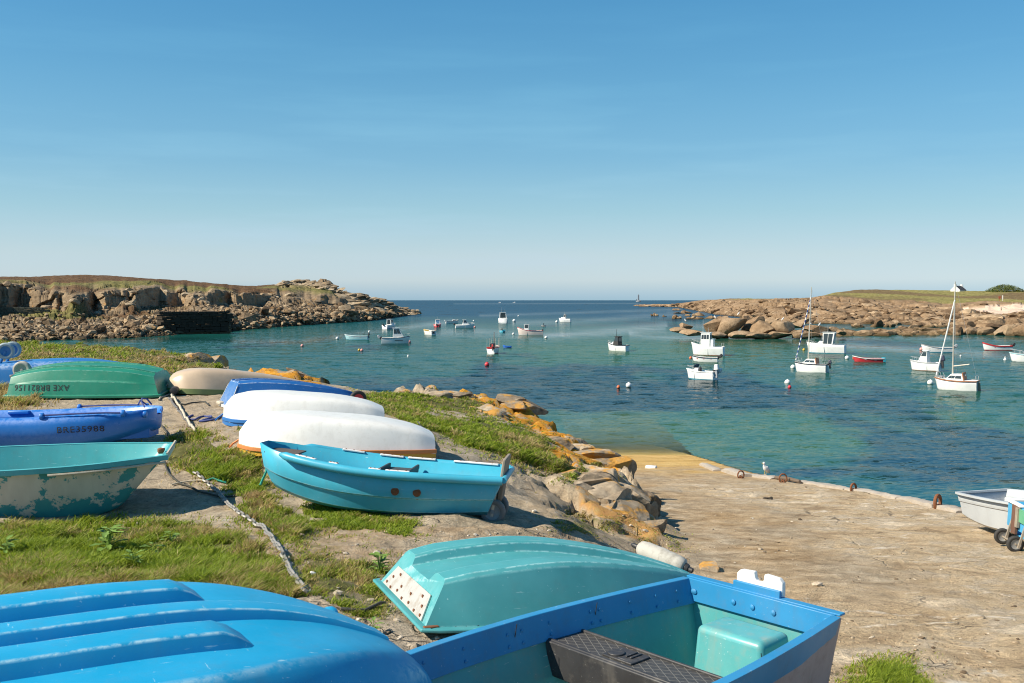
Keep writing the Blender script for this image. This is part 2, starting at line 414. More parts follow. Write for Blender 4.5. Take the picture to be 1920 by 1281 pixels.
# ---- what covers the ground (regions are places on the ground)
GRASS = [  # polygon in picture coords, coverage, blade height, greenness
    ([(0, 1000), (60, 985), (250, 978), (345, 985), (430, 1015), (510, 1055), (565, 1112), (350, 1100), (0, 1150)], .90, .135, .72),
    ([(0, 1055), (120, 1050), (230, 1075), (330, 1090), (0, 1150)], .9, .12, .02),
    ([(430, 900), (500, 925), (540, 960), (575, 985), (545, 1015), (500, 1000), (455, 960)], .95, .13, .8),
    ([(300, 822), (380, 818), (440, 845), (497, 868), (500, 915), (440, 908), (380, 893), (320, 875)], .82, .14, .5),
    ([(565, 940), (640, 950), (700, 965), (780, 980), (770, 998), (640, 985), (575, 968)], .8, .08, .72),
    ([(560, 1050), (640, 1035), (700, 1045), (755, 1060), (745, 1105), (700, 1150), (640, 1135), (590, 1100)], .55, .08, .65),
    ([(560, 985), (640, 1000), (660, 1030), (560, 1045)], .35, .06, .45),
    ([(640, 760), (665, 742), (730, 736), (800, 745), (890, 755), (905, 772), (800, 765), (795, 780), (900, 785), (975, 795), (1015, 815), (1055, 862), (1095, 888), (1060, 893), (950, 852), (850, 826), (765, 798), (690, 765)], .85, .11, .85),
    ([(660, 738), (760, 735), (900, 752), (905, 775), (860, 778), (760, 762)], .6, .12, .5),
    ([(930, 820), (1010, 822), (1050, 860), (1060, 885), (960, 855)], .85, .16, .35),
    ([(1040, 880), (1095, 868), (1140, 885), (1120, 905), (1080, 896)], .7, .08, .6),
    ([(-120, 640), (0, 637), (130, 632), (250, 640), (340, 636), (400, 652), (425, 682), (405, 700), (330, 702), (250, 690), (0, 672), (-120, 672)], .78, .16, .42),
    ([(-120, 636), (60, 634), (250, 638), (260, 655), (60, 660), (-120, 655)], .7, .22, .85),
    ([(290, 690), (335, 680), (400, 690), (330, 715), (300, 725)], .7, .12, .4),
    ([(-80, 725), (0, 730), (40, 733), (66, 752), (40, 765), (-80, 765)], .95, .2, .25),
    ([(1035, 970), (1100, 965), (1160, 985), (1120, 1000), (1050, 992)], .45, .06, .55),
    ([(1195, 1005), (1250, 1005), (1275, 1030), (1230, 1040)], .4, .06, .6),
    ([(1605, 1245), (1690, 1240), (1720, 1275), (1760, 1330), (1600, 1330)], .9, .09, .8),
    ([(590, 795), (650, 790), (700, 800), (640, 812)], .5, .07, .55), ([(330, 810), (365, 800), (385, 808), (350, 818)], .5, .06, .45),
    ([(440, 795), (470, 800), (500, 812), (470, 812)], .6, .08, .5),
]
def jit(x, y, amt, s):
    return (fbm(x*1.6, y*1.6, 4, s)-.5)*2*amt, (fbm(x*1.6, y*1.6, 4, s+50)-.5)*2*amt
xr, yr, zr = X.ravel(), Y.ravel(), GZ.ravel()
PX, PY = project(xr, yr, zr)
jx, jy = jit(xr, yr, 30, 61); sc_ = np.clip(7/np.maximum(yr, 1), .15, 1.6)
JX, JY = PX+jx*sc_*1.3, PY+jy*sc_
g_grass = np.zeros(len(xr))
for poly, cov, hgt, grn in GRASS:
    ins = inpoly(JX, JY, poly) & (yr > 1.5); g_grass = np.maximum(g_grass, ins*cov)
sdv = polydist(xr, yr, EDGE); inE = inpoly(xr, yr, EDGE); sdv = np.where(inE, sdv, -sdv)
g_slip = np.where(inE, 0, 1.0)*sstep(.2, -.5, sdv)
LICH = [[(430, 672), (560, 690), (620, 712), (560, 722), (470, 705)], [(790, 720), (925, 722), (1000, 750), (1060, 775), (1110, 820), (1150, 860), (1160, 890), (1060, 880), (1020, 815), (960, 790), (900, 765), (850, 735)],
        [(1070, 905), (1140, 900), (1190, 950), (1250, 990), (1230, 1030), (1090, 950)]]
g_lich = np.zeros(len(xr))
for i, p in enumerate(LICH):
    g_lich = np.maximum(g_lich, (inpoly(JX, JY, p) & (yr > 1.5))*(1.0 if i < 2 else .6))
g_alg = sstep(27, 33, yr+(fbm(xr*.9, yr*.9, 3, 71)-.5)*7)*(1-inE*1.0)*(yr > 0)
g_bed = np.maximum(sstep(4.2, 5.6, xr+.04*yr+(fbm(xr*.7, yr*.7, 3, 41)-.5)*2.2)*sstep(30, 20, yr), sstep(11, 8, yr+(fbm(xr*.8, yr*.8, 3, 42)-.5)*3))*(1-inE*1.0)
SOIL = [[(430, 985), (600, 990), (700, 985), (1000, 985), (1100, 1010), (760, 1010), (740, 1100), (560, 1110), (500, 1050)], [(980, 900), (1200, 960), (1300, 1060), (1000, 1010)], [(300, 700), (420, 720), (500, 850), (330, 830)]]
g_soil = np.zeros(len(xr))
for i, p in enumerate(SOIL): g_soil = np.maximum(g_soil, (inpoly(JX, JY, p) & (yr > 1.5))*(.9, .5, .3)[i])

k = NT('ground_rock_and_soil', rough=.92, spec=.2)
n1 = k.noise(k.P, .55, 5, .6); n2 = k.noise(k.P, 3.2, 8, .65); n3 = k.noise(k.P, 38, 4, .7); n4 = k.noise(k.P, 130, 2, .6)
rock = k.ramp(n2, [(.28, (.20, .15, .10)), (.43, (.36, .285, .19)), (.56, (.46, .37, .255)), (.75, (.58, .48, .345))])
rock = k.mix(k.ramp(n1, [(.35, 0), (.65, .55)]), rock, k.mix(n2, (.29, .245, .19), (.42, .37, .30)))
n5 = k.noise(k.P, 13, 5, .7); spk = k.math('ADD', k.math('MULTIPLY', n3, .55), k.math('MULTIPLY', n5, .45)); rock = k.mix(.75, rock, k.ramp(spk, [(.34, .15), (.46, .85), (.54, 1.05), (.68, 1.6)]), 'MULTIPLY')
pl = k.noise(k.map(k.P, (1.0, 1.0, 1), (0, 0, .35)), 1.35, 9, .66, .35)
bed = k.ramp(pl, [(.28, (.24, .165, .095)), (.40, (.41, .30, .18)), (.50, (.53, .405, .255)), (.56, (.47, .38, .27)), (.63, (.70, .57, .40)), (.74, (.50, .40, .275))])
bed = k.mix(.75, bed, k.ramp(spk, [(.34, .15), (.45, .85), (.55, 1.05), (.68, 1.65)]), 'MULTIPLY')
wn_ = k.n('ShaderNodeTexNoise'); k.set(wn_.inputs['Vector'], k.P); wn_.inputs['Scale'].default_value = 1.3; wn_.inputs['Detail'].default_value = 6
wv_ = k.n('ShaderNodeVectorMath', operation='MULTIPLY_ADD'); k.set(wv_.inputs[0], wn_.outputs['Color']); wv_.inputs[1].default_value = (1.1, 1.1, 1.1); k.set(wv_.inputs[2], k.P)
crk = k.vor(k.map(wv_.outputs[0], (.42, .75, .0), (0, 0, .3)), 1.0, 'DISTANCE_TO_EDGE'); crk2 = k.vor(k.map(wv_.outputs[0], (1.9, 2.6, .0), (0, 0, -.2)), 1.0, 'DISTANCE_TO_EDGE')
conc = k.mix(k.ramp(n1, [(.38, 0), (.62, .8)]), k.ramp(n2, [(.33, (.25, .16, .08)), (.5, (.42, .29, .155)), (.66, (.56, .41, .25))]), k.ramp(n2, [(.33, (.24, .185, .12)), (.5, (.37, .30, .21)), (.66, (.50, .42, .31))]))
conc = k.mix(.7, conc, k.ramp(spk, [(.34, .3), (.46, .9), (.55, 1.05), (.68, 1.5)]), 'MULTIPLY')
alg = k.ramp(k.noise(k.map(k.P, (.5, 2.2, 1)), 1.3, 6, .6), [(.3, (.36, .21, .06)), (.5, (.56, .36, .12)), (.7, (.68, .48, .2))])
slipc = k.mix(k.attr('bed'), conc, bed); slipc = k.mix(k.attr('alg'), slipc, alg)
c = k.mix(k.attr('slip'), rock, slipc)
soil = k.ramp(k.noise(k.P, 7, 7, .7), [(.3, (.21, .14, .08)), (.5, (.37, .27, .165)), (.68, (.54, .42, .29))])
soil = k.mix(.6, soil, k.ramp(n4, [(.3, .5), (.5, 1), (.7, 1.5)]), 'MULTIPLY')
c = k.mix(k.math('MULTIPLY', k.attr('soil'), k.ramp(n2, [(.35, 0), (.55, 1)])), c, soil)
lm = k.math('MULTIPLY', k.attr('lich'), k.ramp(k.noise(k.P, 2.3, 7, .68), [(.40, 0), (.48, 1)]))
lc = k.ramp(k.noise(k.P, 9, 5, .6), [(.3, (.40, .15, .015)), (.55, (.58, .27, .025)), (.7, (.50, .34, .09))])
c = k.mix(lm, c, lc)
wl = k.math('MULTIPLY', k.math('SUBTRACT', 1, k.attr('lich')), k.ramp(k.noise(k.P, 5.1, 6, .7), [(.60, 0), (.68, .55)]))
c = k.mix(k.math('MULTIPLY', wl, k.math('SUBTRACT', 1, k.attr('slip'))), c, (.48, .46, .40))
ge = k.math('ADD', k.attr('grass'), k.math('MULTIPLY', k.math('SUBTRACT', n2, .5), 1.1))
gm = k.ramp(ge, [(.34, 0), (.56, 1)])
gsoil = k.ramp(k.noise(k.P, 6, 6, .65), [(.3, (.07, .065, .02)), (.5, (.12, .12, .035)), (.7, (.21, .18, .08))])
c = k.mix(gm, c, gsoil)
cm = k.math('MAXIMUM', k.math('MULTIPLY', k.ramp(crk, [(0, 1), (.012, 0)]), k.ramp(n1, [(.46, 0), (.56, .9)])), k.math('MULTIPLY', k.ramp(crk2, [(0, .7), (.022, 0)]), k.ramp(k.noise(k.P, 1.1, 4), [(.57, 0), (.64, 1)])))
cm = k.math('MULTIPLY', cm, k.math('ADD', k.math('MULTIPLY', k.attr('bed'), .85), k.math('MULTIPLY', k.math('SUBTRACT', 1, k.attr('slip')), k.math('SUBTRACT', .7, k.math('MULTIPLY', gm, .7)))))
c = k.mix(cm, c, (.07, .05, .035))
qz = k.math('MULTIPLY', k.math('MULTIPLY', k.ramp(k.vor(k.map(wv_.outputs[0], (.25, .9, 0), (0, 0, .75)), 1.0, 'DISTANCE_TO_EDGE'), [(0, 1), (.03, 0)]), k.ramp(n2, [(.5, 0), (.58, .85)])), k.attr('bed')); c = k.mix(qz, c, (.72, .64, .52))
k.base(c)
hh = k.math('ADD', k.math('MULTIPLY', n3, .35), k.math('ADD', k.math('MULTIPLY', n4, .12), k.math('MULTIPLY', n2, .9)))
hh = k.math('SUBTRACT', k.math('ADD', hh, k.math('MULTIPLY', k.math('MULTIPLY', pl, k.attr('bed')), 2.0)), k.math('MULTIPLY', cm, .6))
k.nrm(k.bump(hh, 1.0, .06))
GROUND_MAT = k.m
V = np.stack([X, Y, GZ], -1).reshape(-1, 3)
ground = bigmesh('ground', V, gridfaces(*X.shape)[:, ::-1], GROUND_MAT, dict(grass=g_grass, slip=g_slip, lich=g_lich, alg=g_alg, bed=g_bed, soil=g_soil), kind='structure')

# ---- grass blades: one mass
def scatter_grass():
    pts = []; 
    for poly, cov, hgt, grn in GRASS:
        a = np.array(poly, float); mn = a.min(0); mxx = a.max(0); area = (mxx-mn).prod()
        n = int(area*1.7*cov)
        px = RNG.uniform(mn[0]-12, mxx[0]+12, n); py = RNG.uniform(mn[1]-8, min(mxx[1]+8, 1400), n)
        x, y, z, ok = ground_v(px, py)
        jx, jy = jit(x, y, 30, 61); sc = np.clip(7/np.maximum(y, 1), .15, 1.6)
        m = ok & inpoly(px+jx*sc*1.3, py+jy*sc, poly)
        cl = fbm(x*2.4, y*2.4, 4, 91); big = fbm(x*.75, y*.75, 3, 93); fine = fbm(x*6, y*6, 3, 94); m &= (cl*.5+big*.4+fine*.35+RNG.normal(0, .06, n)) > (.90-.36*cov)
        x, y, z, cl = x[m], y[m], z[m], cl[m]
        far = np.clip(y/9, .8, 3.2)
        tuft = fbm(x*5.5, y*5.5, 3, 97); h = hgt*.85*(.15+.75*cl+.95*tuft)*RNG.uniform(.3, 1.1, len(x))
        wd = .0052*far*RNG.uniform(.7, 1.4, len(x))
        g = np.clip(grn-.10+(fbm(x*1.1, y*1.1, 3, 95)-.5)*1.3+(fbm(x*4.5, y*4.5, 3, 99)-.5)*1.3+RNG.normal(0, .2, len(x)), 0, 1)
        pts.append(np.stack([x, y, z, h, wd, g], 1))
    # thinning margins: stray short blades round every patch
    for poly, cov, hgt, grn in GRASS:
        a = np.array(poly, float); mn = a.min(0); mxx = a.max(0); n = int((mxx-mn+60).prod()*.9)
        px = RNG.uniform(mn[0]-45, mxx[0]+45, n); py = RNG.uniform(mn[1]-20, min(mxx[1]+25, 1400), n)
        d_ = polydist(px, (py-mn[1])*2.2, [(q[0], (q[1]-mn[1])*2.2) for q in poly])
        keep = (d_ < RNG.exponential(14, n)) & (py > 632); px, py = px[keep], py[keep]
        if not len(px): continue
        x, y, z, ok = ground_v(px, py); m = ok & (fbm(x*5, y*5, 3, 94) > RNG.uniform(.42, .62, len(x))); x, y, z = x[m], y[m], z[m]
        far = np.clip(y/9, .8, 3.2); h = hgt*RNG.uniform(.15, .6, len(x)); wd = .005*far*RNG.uniform(.7, 1.3, len(x)); g = np.clip(grn-.15+RNG.normal(0, .3, len(x)), 0, 1)
        pts.append(np.stack([x, y, z, h, wd, g], 1))
    return np.concatenate(pts)
B = scatter_grass(); nb = len(B); print('blades', nb)
x, y, z, h, wd, g = B.T
az = RNG.uniform(0, 2*np.pi, nb); lean = RNG.uniform(.15, .95, nb)*h
# wind leans the blades to the right
lx = np.cos(az)*lean+.22*h; ly = np.sin(az)*lean; fa = RNG.uniform(0, 2*np.pi, nb); wx_, wy_ = np.cos(fa)*wd, np.sin(fa)*wd
def P3(f, ww):
    bx = x+lx*f**1.8; by = y+ly*f**1.8; bz = z-.01+h*f*(1-.25*f)
    return np.stack([bx-wx_*ww, by-wy_*ww, bz], 1), np.stack([bx+wx_*ww, by+wy_*ww, bz], 1)
a0, b0 = P3(0, 1.); a1, b1 = P3(.5, .85); a2, b2 = P3(1., .15)
GV = np.stack([a0, b0, a1, b1, a2, b2], 1).reshape(-1, 3); bi = np.arange(nb)[:, None]*6
GF = np.concatenate([bi+np.array([[0, 1, 3, 2]]), bi+np.array([[2, 3, 5, 4]])], 0)
dry = np.array([.56, .44, .20]); brn = np.array([.26, .14, .06]); grn_a = np.array([.36, .43, .04]); grn_b = np.array([.15, .23, .022])
mixg = RNG.uniform(0, 1, nb)[:, None]; cc = grn_a*(1-mixg)+grn_b*mixg
dd = dry*(1-mixg*.6)+brn*mixg*.6; gg = sstep(.18, .6, g)[:, None]
colr = dd*(1-gg)+cc*gg
k = NT('grass_blades', rough=.55, spec=.25); ca = k.attr('gcol', 'Color'); k.base(ca)
tr = k.n('ShaderNodeBsdfTranslucent'); k.set(tr.inputs[0], ca); ms = k.n('ShaderNodeMixShader'); ms.inputs[0].default_value = .45
k.t.links.new(k.b.outputs[0], ms.inputs[1]); k.t.links.new(tr.outputs[0], ms.inputs[2]); k.t.links.new(ms.outputs[0], k.t.nodes['Material Output'].inputs[0])
grass = bigmesh('grass', GV, GF, k.m, dict(gcol=np.repeat(colr, 6, 0)), kind='stuff')
tag(grass, 'green and straw coloured grass growing in patches over the rocky ground', 'grass')

# ================================================================== ROCKS
_ico = {}
def ico(sub):
    if sub not in _ico:
        bm = bmesh.new(); bmesh.ops.create_icosphere(bm, subdivisions=sub, radius=1)
        bm.verts.ensure_lookup_table()
        _ico[sub] = (np.array([v.co[:] for v in bm.verts]), np.array([[v.index for v in f.verts] for f in bm.faces])); bm.free()
    return _ico[sub]
def rock_shape(sub, rng, planes=9, rough=.05, soft=.0):
    V, Fc = ico(sub); V = V.copy()
    for i in range(planes):
        n = rng.normal(0, 1, 3); n /= np.linalg.norm(n); hgt = rng.uniform(.45, .85)
        d = V@n-hgt; V -= np.clip(d, 0, None)[:, None]*n*(1-soft)
    if rough:
        s = rng.integers(1000)
        q = fbm(V[:, 0]*2.2+V[:, 2]*1.3+9, V[:, 1]*2.2-V[:, 2]*1.1+9, 4, int(s))-.5
        V *= (1+rough*2*q)[:, None]
    return V, Fc
def rocks_mesh(name, specs, mat, sub=1, seed=1, planes=7, rough=.05, kind='stuff', smooth=False):
    rng = np.random.default_rng(seed); VV = []; FF = []; CC = []; o = 0
    for (x, y, z, sx, sy, sz, rz, tilt, shade) in specs:
        V, Fc = rock_shape(sub, rng, planes, rough); V = V*np.array([sx, sy, sz])
        M = np.array(Euler((tilt, rng.uniform(-.3, .3), rz)).to_matrix()); V = V@M.T+np.array([x, y, z])
        VV.append(V); FF.append(Fc+o); o += len(V); CC.append(np.full(len(V), shade))
    return bigmesh(name, np.concatenate(VV), np.concatenate(FF), mat, dict(shade=np.concatenate(CC)), smooth=smooth, kind=kind)
def rock_mat(name, stops, lich=.0, scale=1.0, tide=None, bump=.6):
    k = NT(name, rough=.93, spec=.15)
    a = k.noise(k.P, .35*scale, 6, .65); b = k.noise(k.P, 2.6*scale, 8, .7); s = k.attr('shade')
    c = k.ramp(k.math('ADD', k.math('MULTIPLY', k.math('SUBTRACT', a, .5), .7), k.math('ADD', k.math('MULTIPLY', s, .5), k.math('MULTIPLY', b, .5))), stops)
    c = k.mix(.5, c, k.ramp(b, [(.3, .45), (.5, 1), (.7, 1.35)]), 'MULTIPLY')
    if lich:
        m = k.ramp(k.noise(k.P, .8*scale, 7, .7), [(.55-.03*(lich > .9), 0), (.64-.05*(lich > .9), lich)]); c = k.mix(m, c, k.mix(b, (.46, .2, .03), (.56, .34, .1)))
    if tide is not None:
        zz = k.n('ShaderNodeSeparateXYZ'); k.set(zz.inputs[0], k.P)
        m = k.ramp(k.math('ADD', zz.outputs[2], k.math('MULTIPLY', k.math('SUBTRACT', b, .5), tide)), [(tide*.12, 1), (tide*.5, 0)])
        c = k.mix(k.math('MULTIPLY', m, .85), c, k.mix(b, (.05, .038, .02), (.16, .11, .05)))
    k.base(c); k.nrm(k.bump(b, bump, .12/scale)); return k.m
EDGE_ROCK = rock_mat('lichened_granite', [(.3, (.15, .115, .08)), (.5, (.31, .245, .17)), (.75, (.48, .39, .28))], lich=1.0, scale=2.0, bump=.7)
# weathered ledges at the water's edge, part of the bedrock
rng = np.random.default_rng(5); sp = []
for (px, py, s, fl) in [(1050, 792, .55, .5), (1078, 800, .5, .55), (1066, 815, .5, .5), (1092, 822, .42, .5), (1030, 775, .6, .35), (1005, 765, .55, .35), (975, 755, .5, .3), (940, 745, .55, .3),
        (1110, 850, .5, .5), (1135, 858, .45, .6), (1085, 848, .5, .45), (1150, 880, .4, .7), (1160, 905, .42, .8), (1172, 925, .4, .8), (1182, 945, .36, .75), (1150, 930, .45, .6), (1130, 910, .5, .4), (1165, 955, .45, .6),
        (1195, 965, .34, .6), (585, 711, .3, .3), (560, 702, .45, .3), (625, 716, .55, .5), (677, 718, .45, .5), (510, 694, .45, .3), (355, 662, .7, .6), (385, 668, .6, .6), (400, 680, .5, .5), (1330, 1066, .17, .5), (1345, 1072, .14, .6), (905, 768, .35, .5), (918, 775, .25, .6),
        (1215, 985, .3, .45), (290, 700, .25, .5), (310, 672, .3, .4), (820, 735, .7, .25), (880, 738, .7, .22)]:
    p = G(px, py)
    s *= 1.3 if px < 1100 or px > 1200 else 1.4; in_ = .45*s if 1100 <= px <= 1200 else 0; sp.append((p.x-in_, p.y+s*.3, gz(p.x-in_, p.y+s*.3)-s*fl*(.45 if not in_ else .52), s*rng.uniform(.9, 1.5), s*rng.uniform(.8, 1.2), s*fl, rng.uniform(-.4, .4), rng.uniform(-.15, .15), rng.uniform(.3, .8)))
    for q in range(5 if px < 1100 else (2 if px < 1200 else 0)):
        ex, ey = p.x+rng.uniform(-1.1, .9)*s, p.y+rng.uniform(-.5, .8)*s; sp.append((ex, ey, gz(ex, ey)-s*fl*.35, s*.7*rng.uniform(.6, 1.3), s*.6*rng.uniform(.6, 1.1), s*fl*.7, rng.uniform(-1, 1), rng.uniform(-.3, .3), rng.uniform(.2, .9)))
rocks_mesh('rock_ledge', sp, EDGE_ROCK, sub=4, seed=3, planes=14, rough=.13, kind='structure', smooth=False)
# loose pebbles on the bank
rng = np.random.default_rng(9); n = 420
px = rng.uniform(420, 1500, n); py = rng.uniform(960, 1270, n); x, y, z, ok = ground_v(px, py)
s = np.exp(rng.normal(-4.2, .5, n))
rocks_mesh('pebbles', [(x[i], y[i], z[i]+s[i]*.2, s[i]*rng.uniform(.8, 1.6), s[i], s[i]*.6, rng.uniform(0, 6), 0, rng.uniform(.2, 1)) for i in range(n) if ok[i]],
           rock_mat('pebble_stone', [(.3, (.2, .16, .12)), (.5, (.36, .30, .22)), (.8, (.6, .55, .47))], scale=6), sub=1, seed=12, kind='stuff')
px = rng.uniform(1180, 1925, 900); py = rng.uniform(905, 1278, 900); x, y, z, ok = ground_v(px, py); s = np.exp(rng.normal(-4.5, .55, 900)); cl_ = fbm(x*1.2, y*1.2, 3, 611); ok &= cl_ > .5
o_ = rocks_mesh('gravel', [(x[i], y[i], z[i]+s[i]*.15, s[i]*rng.uniform(.8, 2.0), s[i], s[i]*.55, rng.uniform(0, 6), 0, rng.uniform(0, 1)) for i in range(900) if ok[i]], rock_mat('gravel_stone', [(.3, (.12, .085, .055)), (.5, (.34, .26, .17)), (.8, (.62, .54, .42))], scale=7), sub=1, seed=13, kind='stuff'); tag(o_, 'scattered stone chips lying over the slip and bedrock', 'gravel')
tag(bpy.data.objects['pebbles'], 'small pale pebbles strewn over bare soil around the upturned boats', 'pebbles')
# ================================================================== WATER
NCW = 760
wy_ = np.r_[np.exp(np.linspace(np.log(15.0), np.log(230.0), 760, endpoint=False)), np.exp(np.linspace(np.log(230.0), np.log(16000.0), 130))]; wt = np.linspace(-.82, .82, NCW)
WY, WT = np.meshgrid(wy_, wt, indexing='ij'); WX = WT*(WY+8)
wxr, wyr = WX.ravel(), WY.ravel()
dep = np.zeros(len(wxr)); mnear = (wyr < 85) & (wxr > -2) & (wxr < 9)
dep[:] = 5.0; dep[mnear] = -near_z(wxr[mnear], wyr[mnear], False)
shal = np.where(mnear, np.exp(-np.clip(dep, 0, 9)*2.2), 0)
shal2 = np.where(mnear, np.exp(-np.clip(dep, 0, 9)*.9), 0)
wpx, wpy = project(wxr, wyr, np.zeros(len(wxr)))
def G2(cx, cy, rx, ry): return np.exp(-((wpx-cx)/rx)**2-((wpy-cy)/ry)**2)
n_a = fbm(wxr*.11, wyr*.045, 5, 201); n_b = fbm(wxr*.02, wyr*.012, 4, 203); n_c = fbm(wxr*.35, wyr*.16, 4, 205)
weed = 1.0*G2(830, 725, 330, 32)+.9*G2(1230, 745, 260, 26)+.5*G2(1020, 690, 180, 14)+.8*G2(1800, 850, 260, 55)+.45*G2(1560, 760, 260, 22)+.6*G2(1370, 862, 90, 10)+.75*G2(1500, 885, 90, 9)+.5*G2(1330, 700, 90, 10)+.45*G2(600, 650, 200, 6)+.5*G2(1700, 640, 240, 6)+.35*G2(1350, 610, 300, 5)+.4*G2(1300, 600, 200, 5)
weed = np.clip(sstep(.26, .56, weed*.8+(n_a-.5)*1.2+(n_c-.5)*.5+.05), 0, 1)
deep = sstep(622, 585, wpy+(n_b-.5)*26)
green = np.clip(G2(1180, 830, 500, 55)+.8*G2(1650, 790, 330, 60)+.6*G2(1350, 660, 300, 30)+.5*G2(1050, 660, 200, 30), 0, 1)
# slicks: stretches of smooth water lying along the bay
def slick(pts, wd):
    a = np.array(pts, float); o = np.argsort(a[:, 0]); yy = np.interp(wpx, a[o, 0], a[o, 1], left=-999, right=-999)
    return np.exp(-((wpy-yy)/wd)**2)
smooth = .9*slick([(150, 640), (330, 636), (560, 642), (700, 622), (850, 604)], 5)+.75*slick([(800, 625), (900, 624), (1000, 632), (1120, 624), (1250, 612)], 9)+.55*slick([(960, 606), (1100, 602), (1250, 590), (1330, 588)], 6)+.75*slick([(1180, 628), (1300, 634), (1450, 640), (1600, 650), (1750, 660), (1930, 668)], 7)+.8*slick([(1560, 634), (1700, 633), (1930, 636)], 4)+.5*slick([(900, 592), (1100, 586), (1280, 580)], 2.5)+.5*slick([(850, 570), (1200, 569)], 1)+.6*slick([(1280, 612), (1400, 612)], 6)+.9*slick([(1450, 613), (1560, 612), (1900, 612)], 4)
smooth = np.clip(smooth*(.35+1.1*(n_a-.2)+.5*(n_c-.4)), 0, .9)
k = NT('sea_water', rough=.06, spec=.26); k.b.inputs['IOR'].default_value = 1.33
wv = k.attr('weed'); dp = k.attr('deep'); gr = k.attr('green'); sm = k.attr('smooth')
c = k.mix(gr, (.008, .072, .062), (.038, .118, .058)); c = k.mix(k.math('MULTIPLY', k.attr('shal2'), .8), c, (.19, .20, .085))
c = k.mix(dp, c, (.006, .060, .118)); c = k.mix(k.math('MULTIPLY', wv, .80), c, (.004, .020, .036))
k.base(c)
def wslope(scale, rot, sc, det=2):
    n = k.n('ShaderNodeTexNoise'); k.set(n.inputs['Vector'], k.map(k.P, scale, (0, 0, rot))); n.inputs['Scale'].default_value = sc; n.inputs['Detail'].default_value = det; n.inputs['Roughness'].default_value = .5; n.inputs['Distortion'].default_value = .3
    v = k.n('ShaderNodeVectorMath', operation='SUBTRACT'); k.set(v.inputs[0], n.outputs['Color']); v.inputs[1].default_value = (.5, .5, .5); return v.outputs[0]
def vs(v, f):
    n = k.n('ShaderNodeVectorMath', operation='SCALE'); k.set(n.inputs[0], v); k.set(n.inputs['Scale'], f); return n.outputs[0]
def va(a, b):
    n = k.n('ShaderNodeVectorMath', operation='ADD'); k.set(n.inputs[0], a); k.set(n.inputs[1], b); return n.outputs[0]
sl_ = va(va(vs(wslope((.45, 1, 1), .1, 2.6), .26), vs(wslope((.5, 1, 1), -.25, 6.5), .34)), vs(wslope((.35, 1, 1), .05, .5), .12))
calm = k.math('SUBTRACT', 1.0, k.math('MULTIPLY', sm, .90), True)
nn = k.n('ShaderNodeVectorMath', operation='MULTIPLY'); k.set(nn.inputs[0], vs(sl_, calm)); nn.inputs[1].default_value = (1, 1.25, 0)
n3_ = k.n('ShaderNodeVectorMath', operation='NORMALIZE'); k.set(n3_.inputs[0], va(nn.outputs[0], (0, 0, 1))); k.nrm(n3_.outputs[0])
k.rgh(.09)
dif = k.n('ShaderNodeBsdfDiffuse'); k.set(dif.inputs[0], c); glo = k.n('ShaderNodeBsdfGlossy'); glo.inputs['Roughness'].default_value = .07
for s_ in (dif, glo): k.set(s_.inputs['Normal'], n3_.outputs[0])
fr = k.n('ShaderNodeFresnel'); fr.inputs[0].default_value = 1.33; k.set(fr.inputs['Normal'], n3_.outputs[0])
# wind-ruffled water hides most of its mirror-like grazing faces; slicks do not
rf_ = k.math('MULTIPLY', fr.outputs[0], k.math('ADD', k.math('SUBTRACT', .36, k.math('MULTIPLY', dp, .18)), k.math('MULTIPLY', sm, .46)))
wms = k.n('ShaderNodeMixShader'); k.set(wms.inputs[0], rf_); k.t.links.new(dif.outputs[0], wms.inputs[1]); k.t.links.new(glo.outputs[0], wms.inputs[2])
trn = k.n('ShaderNodeBsdfTransparent'); trn.inputs[0].default_value = (.93, .97, .93, 1); ms = k.n('ShaderNodeMixShader')
k.set(ms.inputs[0], k.math('MULTIPLY', k.attr('shal'), .96)); k.t.links.new(wms.outputs[0], ms.inputs[1]); k.t.links.new(trn.outputs[0], ms.inputs[2])
k.t.links.new(ms.outputs[0], k.t.nodes['Material Output'].inputs[0])
wfade = sstep(235, 150, wyr)*(1-.93*smooth)*sstep(0, .35, 1-shal*1.0)
wq = wxr*.97+wyr*.24; wr = wyr*.97-wxr*.24
wz = .075*(vnoise(wq*.42, wr*.95, 221)-.5)+.045*(vnoise(wq*.95+9, wr*2.0+4, 223)-.5)*sstep(120, 60, wyr)+.10*(vnoise(wq*.16, wr*.36, 225)-.5)+.05*(vnoise((wxr*.9-wyr*.45)*.5, (wyr*.9+wxr*.45)*.9, 227)-.5)
wz = wz*wfade*(.55+.9*vnoise(wxr*.035, wyr*.03, 229))
water = bigmesh('water', np.stack([wxr, wyr, wz], 1), gridfaces(*WX.shape)[:, ::-1], k.m, dict(weed=weed, deep=deep, green=green, smooth=smooth, shal=shal, shal2=shal2), kind='structure')

# ================================================================== FAR SHORES
def profile_land(name, pxs, rows, mat, nrow=110, ncol=760, disp=None, attrs=None):
    """rows: list of (py list over pxs keys, depth list) -> world control lines, lofted inland"""
    t = np.linspace(pxs[0], pxs[-1], ncol)
    D = []; Z = []
    for r in rows:
        ks = np.array(r['px'], float); dd = np.exp(np.interp(t, ks, np.log(np.array(r['d'], float)))) if 'd' in r else None
        if 'py' in r:
            py = np.interp(t, ks, r['py'])
            if dd is None:   # on the water
                dd = np.array([hit(a, b, -.3).y for a, b in zip(t, py)]); zz = np.full(ncol, -.3)
            else: zz = np.array([at(a, b, q).z for a, b, q in zip(t, py, dd)])
        else: zz = np.interp(t, ks, r['z'])
        D.append(dd); Z.append(zz)
    D = np.array(D); Z = np.array(Z)
    for i in range(1, len(D)): D[i] = np.maximum(D[i], D[i-1]+.6)
    return t, D, Z
